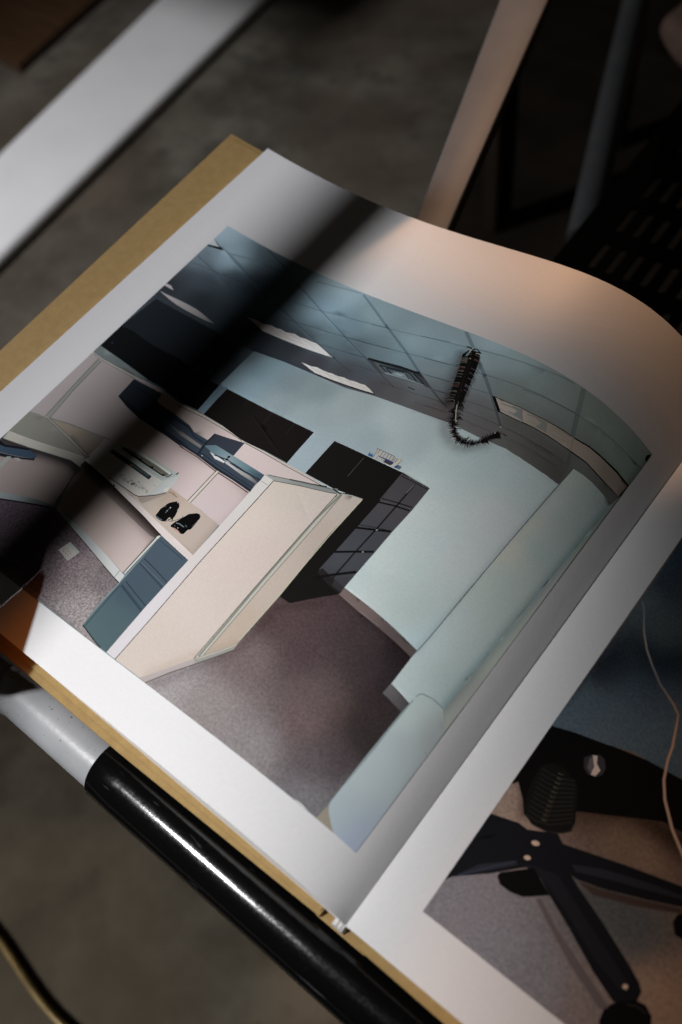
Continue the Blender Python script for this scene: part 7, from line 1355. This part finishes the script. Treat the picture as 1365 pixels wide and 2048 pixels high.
# ------------------------------------------------------------------ the steel frame under the book
TY, TZ = -0.0080, TOP - 0.0236
arm = thing('steel_armrest', 'grey enamelled steel tube with a glossy black plastic sleeve under the book edge', 'armrest', (0.15, TY, TZ))
bm = bmesh.new()
n = 40
xs = [0.1462 + (0.56 - 0.1462) * i / n for i in range(n + 1)]
pts = [(0.1455, TY, TZ), (0.1455, TY, TZ), (0.1458, TY, TZ), (0.1464, TY, TZ)] + [(x, TY, TZ) for x in xs[1:]]
rad = [0.0104, 0.0116, 0.0122, 0.0125] + [0.0125] * n
tube(bm, pts, rad, 64)
obj('sleeve', bm, BLACK, arm, 40)
bm = bmesh.new()
xs = np.linspace(0.1475, 0.1010, 16)
tube(bm, [(x, TY, TZ) for x in xs], [0.0112] * 16, 64)
obj('tube', bm, ENAMEL, arm, 40)
bm = bmesh.new()                                     # welded joint where the tube meets its elbow
prof = [(0.1015, 0.0112), (0.0990, 0.0113), (0.0970, 0.0118), (0.0955, 0.0121), (0.0945, 0.0119), (0.0938, 0.0112), (0.0934, 0.0102)]
tube(bm, [(x, TY, TZ) for x, r in prof], [r for x, r in prof], 64)
obj('weld_collar', bm, ENAMEL, arm, 60)
bm = bmesh.new()
pts = [(0.0935, TY, TZ), (0.090, TY, TZ), (0.083, TY, TZ), (0.072, TY + 0.001, TZ - 0.001), (0.060, TY + 0.005, TZ - 0.003), (0.050, TY + 0.014, TZ - 0.006), (0.044, TY + 0.03, TZ - 0.012), (0.042, TY + 0.06, TZ - 0.022), (0.042, TY + 0.10, TZ - 0.05), (0.042, TY + 0.115, TZ - 0.12), (0.042, TY + 0.115, 0.0)]
tube(bm, pts, [0.0100, 0.0109, 0.0112] + [0.0112] * 8, 48)
obj('leg', bm, ENAMEL, arm, 60)
# the tube slopes down a little towards the right
for ch in arm.children:
    for vt in ch.data.vertices:
        if vt.co.x > 0.06:
            vt.co.z -= 0.045 * (vt.co.x - 0.185)

def flat_bar(a0, a1, b0, b1, z, th, bev):
    """bar between two edge lines a and b given by their end points in plan"""
    return prism([a0, b0, b1, a1], z - th, z, bev, 3)
def ext(p, q, s, t):
    p, q = Vector(p), Vector(q)
    d = q - p
    return tuple(p + d * s), tuple(p + d * t)
l0, l1 = ext((-0.8069, 0.5102), (-0.8899, 0.8936), -1.2, 2.0)
r0, r1 = ext((-0.6379, 0.3707), (-0.7404, 0.972), -0.9, 1.4)
rail = thing('white_plank', 'wide white enamelled plank lying on the floor, out of focus left of the book', 'plank', (-0.78, 0.62, 0.0))
obj('top_face', flat_bar(l0, l1, r0, r1, TOP - 0.430, 0.0195, 0.009), WHITE, rail, 40)
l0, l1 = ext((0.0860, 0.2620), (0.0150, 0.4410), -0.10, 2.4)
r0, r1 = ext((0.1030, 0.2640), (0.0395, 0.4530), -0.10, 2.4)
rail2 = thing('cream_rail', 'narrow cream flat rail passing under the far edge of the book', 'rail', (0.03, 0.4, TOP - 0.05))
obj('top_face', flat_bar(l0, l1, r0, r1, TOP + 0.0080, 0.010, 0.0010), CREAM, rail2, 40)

# black seat with rounded slots
seat = thing('slotted_seat', 'black steel seat panel with rows of rounded slots right of the cream rail', 'seat', (0.2, 0.45, TOP - 0.063))
SZ = TOP - 0.060
ang = math.atan2(0.1194 - 0.1100, 0.5041 - 0.3382)       # the panel's long edge, turned slightly
def seat_pt(a, b, z):
    """a across from the panel edge, b along the edge"""
    ox, oy = 0.1194, 0.3382
    ca, sa = math.cos(ang), math.sin(ang)
    return (ox + a * ca - b * sa, oy + a * sa + b * ca, z)
bm = bmesh.new()
PA, PB, SW, SL = 0.0100, 0.0330, 0.0046, 0.0235
A0, B0 = 0.0195, 0.0173
def cell(a, b, wa, wb):
    """one panel cell with a rounded slot through it"""
    n = 6
    pts = []
    r = SW / 2
    hl = SL / 2 - r
    for k in range(n + 1):
        t = math.pi * k / n
        pts.append((r * math.cos(t), hl + r * math.sin(t)))
    for k in range(n + 1):
        t = math.pi + math.pi * k / n
        pts.append((r * math.cos(t), -hl + r * math.sin(t)))
    out = []
    for x, y in pts:
        if abs(x) / (wa / 2) > abs(y) / (wb / 2): s = (wa / 2) / max(abs(x), 1e-9)
        else: s = (wb / 2) / max(abs(y), 1e-9)
        out.append((x * s, y * s))
    # snap the nearest outer points to the cell's corners
    for cx, cy in ((wa / 2, wb / 2), (-wa / 2, wb / 2), (-wa / 2, -wb / 2), (wa / 2, -wb / 2)):
        k = min(range(len(out)), key=lambda i: (out[i][0] - cx) ** 2 + (out[i][1] - cy) ** 2)
        out[k] = (cx, cy)
    m_ = len(pts)
    it = [bm.verts.new(seat_pt(a + x, b + y, SZ)) for x, y in pts]
    ot = [bm.verts.new(seat_pt(a + x, b + y, SZ)) for x, y in out]
    ib = [bm.verts.new(seat_pt(a + x, b + y, SZ - 0.0025)) for x, y in pts]
    ob = [bm.verts.new(seat_pt(a + x, b + y, SZ - 0.0025)) for x, y in out]
    for i in range(m_):
        j = (i + 1) % m_
        bm.faces.new((it[i], it[j], ot[j], ot[i]))
        bm.faces.new((ob[i], ob[j], ib[j], ib[i]))
        bm.faces.new((ib[i], ib[j], it[j], it[i]))
for i in range(13):
    for j in range(-8, 6):
        cell(A0 + i * PA, B0 + j * PB, PA, PB)
def slab(a0, a1, b0, b1):
    c = [(a0, b0), (a1, b0), (a1, b1), (a0, b1)]
    add_hull_box(bm, [seat_pt(a, b, SZ - 0.0025) for a, b in c], [seat_pt(a, b, SZ) for a, b in c])
slab(0.0, A0 - PA / 2 - 1e-5, B0 - 8.5 * PB, B0 + 5.5 * PB)
slab(A0 + 12.5 * PA + 1e-5, A0 + 12.5 * PA + 0.015, B0 - 8.5 * PB, B0 + 5.5 * PB)
slab(0.0, A0 + 12.5 * PA + 0.015, B0 + 5.5 * PB + 1e-5, B0 + 5.5 * PB + 0.02)
bmesh.ops.remove_doubles(bm, verts=bm.verts, dist=2e-6)
obj('slotted_panel', bm, STEEL, seat)
bm = bmesh.new()
e0, e1 = seat_pt(0.003, B0 - 8.5 * PB, SZ - 0.012), seat_pt(0.003, B0 + 5.5 * PB + 0.02, SZ - 0.012)
tube(bm, [e0, e1], [0.008, 0.008], 16)
obj('edge_tube', bm, STEEL, seat, 40)

# ------------------------------------------------------------------ out-of-focus things on and near the floor
post = thing('grey_post', 'dim grey steel post leaning behind the slotted black seat', 'post', (-0.09, 0.85, 0))
bm = bmesh.new()
tube(bm, [(0.028, 0.565, TOP - 0.25), (-0.049, 0.752, TOP - 0.25), (-0.125, 0.94, TOP - 0.25)], [0.0135] * 3, 24)
tube(bm, [(-0.125, 0.94, TOP - 0.25), (-0.128, 0.945, 0.0)], [0.0135] * 2, 24)
obj('post_tube', bm, GREY, post, 40)

leg = thing('chair_leg', 'dark square chair leg with one pale screw near its top', 'chair leg', (-0.17, 0.75, 0))
bm = prism([(-0.184, 0.737), (-0.160, 0.728), (-0.151, 0.752), (-0.175, 0.761)], 0.0, TOP - 0.25, 0.004)
obj('leg_bar', bm, DARK_MATTE, leg)
bm = bmesh.new()
bmesh.ops.create_uvsphere(bm, u_segments=12, v_segments=8, radius=0.006, matrix=Matrix.Translation((-0.158, 0.752, TOP - 0.25)))
obj('screw', bm, WHITE, leg, 40)

cl = thing('tan_cushion', 'tan cloth cushion corner out of focus at the upper right', 'cushion', (-0.04, 0.93, 0.15))
bm = prism([(-0.075, 0.885), (0.02, 0.845), (0.09, 1.06), (-0.06, 1.06)], TOP - 0.28, TOP - 0.24, 0.014, 4)
obj('cover', bm, TAN, cl, 60)
bm = bmesh.new()
tube(bm, [(0.0, 0.95, TOP - 0.281), (0.0, 0.95, 0)], [0.02, 0.02], 20)
obj('pedestal', bm, GREY, cl, 40)

wb = prism([(-1.9, 0.74), (-0.955, 0.665), (-1.085, 1.35), (-1.9, 1.5)], 0.0, 0.016, 0.003)
wbo = obj('wooden_board', wb, WOOD)
wbo['label'] = 'dark red brown wooden board on the floor beyond the white plank'
wbo['category'] = 'board'

floor_sheet = obj('dark_floor_sheet', prism([(-0.06, 0.32), (0.9, 0.2), (0.7, 1.9), (-0.62, 1.72)], 0.0, 0.006, 0.002), DARK_MATTE)  # added flat dark sheet that keeps the floor behind the rail dark
floor_sheet['label'] = 'dark brown sheet on the floor right of the cream rail'
floor_sheet['category'] = 'floor_sheet'

bm = bmesh.new()
pts = []
for i in range(30):
    t = i / 29
    pts.append((-0.10 + 0.26 * t, -0.1385 + 0.004 * math.sin(t * 9) + 0.012 * (t - 0.5) ** 2, 0.0031))
tube(bm, pts, [0.0030] * 30, 16)
co = obj('brass_cord', bm, BRASS, None, 60)
co['label'] = 'thin brownish brass cord lying on the concrete at lower left'
co['category'] = 'cord'

# ------------------------------------------------------------------ boards and sheets added out of view to shape the lamps' light
def toward(p, f, lamp=KEY):
    p = Vector((p[0], p[1], p[2] + TOP))
    return p + (lamp - p) * f
def shade_board(name, label, plan, f, lamp, mat=None):  # unseen board added only to cut one lamp's light
    bm = bmesh.new()
    fs = f if isinstance(f, tuple) else (f,) * 4
    lo = [toward(p, g, lamp) for p, g in zip(plan, fs)]
    hi = [toward(p, g + 0.008, lamp) for p, g in zip(plan, fs)]
    add_hull_box(bm, lo, hi)
    o = obj(name, bm, mat or STEEL)
    o['label'] = label
    o['category'] = 'board'
    return o
shade_board('light_blocker', 'added dark board outside the picture shading the key light from the left side',
            [(-1.6, -0.25, -0.013), (0.1000, -0.25, -0.013), (0.0865, 0.6, 0.054), (-1.6, 0.6, 0.054)], (0.76, 0.76, 0.47, 0.47), KEY)
shade_board('light_blocker', 'second added dark board outside the picture shading the left light from the book centre',
            [(0.0360, -0.35, -0.0146), (0.56, -0.35, -0.0146), (0.56, 0.27, 0.0272), (0.0465, 0.27, 0.0272)], 0.60, LEFT)
shade_board('light_blocker', 'fourth added dark board outside the picture shading the left light from the near floor',
            [(-1.6, -0.9, 0.0), (0.55, -0.9, 0.0), (0.55, -0.075, 0.0), (-1.6, -0.075, 0.0)], 0.52, LEFT)
shade_board('light_blocker', 'third added dark board outside the picture dimming the far end of the white plank',
            [(-1.3, 0.415, 0.0), (-0.66, 0.415, 0.0), (-0.66, 1.6, 0.0), (-1.3, 1.6, 0.0)], 0.76, LEFT)
WARM = Vector((-0.35, 0.95, 0.9 + TOP))
shade_board('light_blocker', 'small added dark board outside the picture giving the warm light its straight left edge',
            [(-0.3, 0.15, 0.018), (0.0770, 0.15, 0.018), (0.0985, 0.254, 0.027), (-0.3, 0.254, 0.027)], 0.40, WARM)
shade_board('light_blocker', 'low added dark board outside the picture keeping the key light off the near floor',
            [(-1.6, -0.9, 0.0), (1.4, -0.9, 0.0), (1.4, -0.060, 0.0), (-1.6, -0.060, 0.0)], 0.40, KEY)

amb = [(0.0832, 0.0050, 0.008), (0.0850, 0.0180, 0.008), (0.0858, 0.0270, 0.008), (0.0885, 0.0262, 0.0086), (0.0945, 0.0174, 0.0086), (0.1055, -0.0004, 0.0083), (0.1090, -0.0095, 0.0), (0.0832, -0.0095, 0.0)]
bm = bmesh.new()
f1 = [bm.verts.new(toward(p, 0.13)) for p in amb]
f2 = [bm.verts.new(toward(p, 0.132)) for p in amb]
bm.faces.new(f1); bm.faces.new(f2[::-1])
for i in range(8):
    j = (i + 1) % 8
    bm.faces.new((f1[i], f1[j], f2[j], f2[i]))
o = obj('amber_filter', bm, AMBER)  # unseen filter added to colour part of the key light amber
o['label'] = 'small sheet of amber acrylic added outside the picture to tint the key light at lower left'
o['category'] = 'panel'
blk = [(0.040, 0.036, 0.008), (0.0800, 0.036, 0.008), (0.0856, 0.0270, 0.008), (0.0848, 0.0180, 0.008), (0.0830, 0.0050, 0.008), (0.0830, -0.0097, 0.0), (0.1085, -0.0097, 0.0), (0.1030, -0.0120, -0.012), (0.0975, -0.0150, -0.014), (0.040, -0.0165, -0.014)]
bm = bmesh.new()
f1 = [bm.verts.new(toward(p, 0.16)) for p in blk]
f2 = [bm.verts.new(toward(p, 0.162)) for p in blk]
bm.faces.new(f1); bm.faces.new(f2[::-1])
for i in range(10):
    j = (i + 1) % 10
    bm.faces.new((f1[i], f1[j], f2[j], f2[i]))
o = obj('black_card', bm, STEEL)  # unseen blocker added to keep key light off around the amber patch
o['label'] = 'black card added outside the picture to block the key light beside the amber sheet'
o['category'] = 'card'
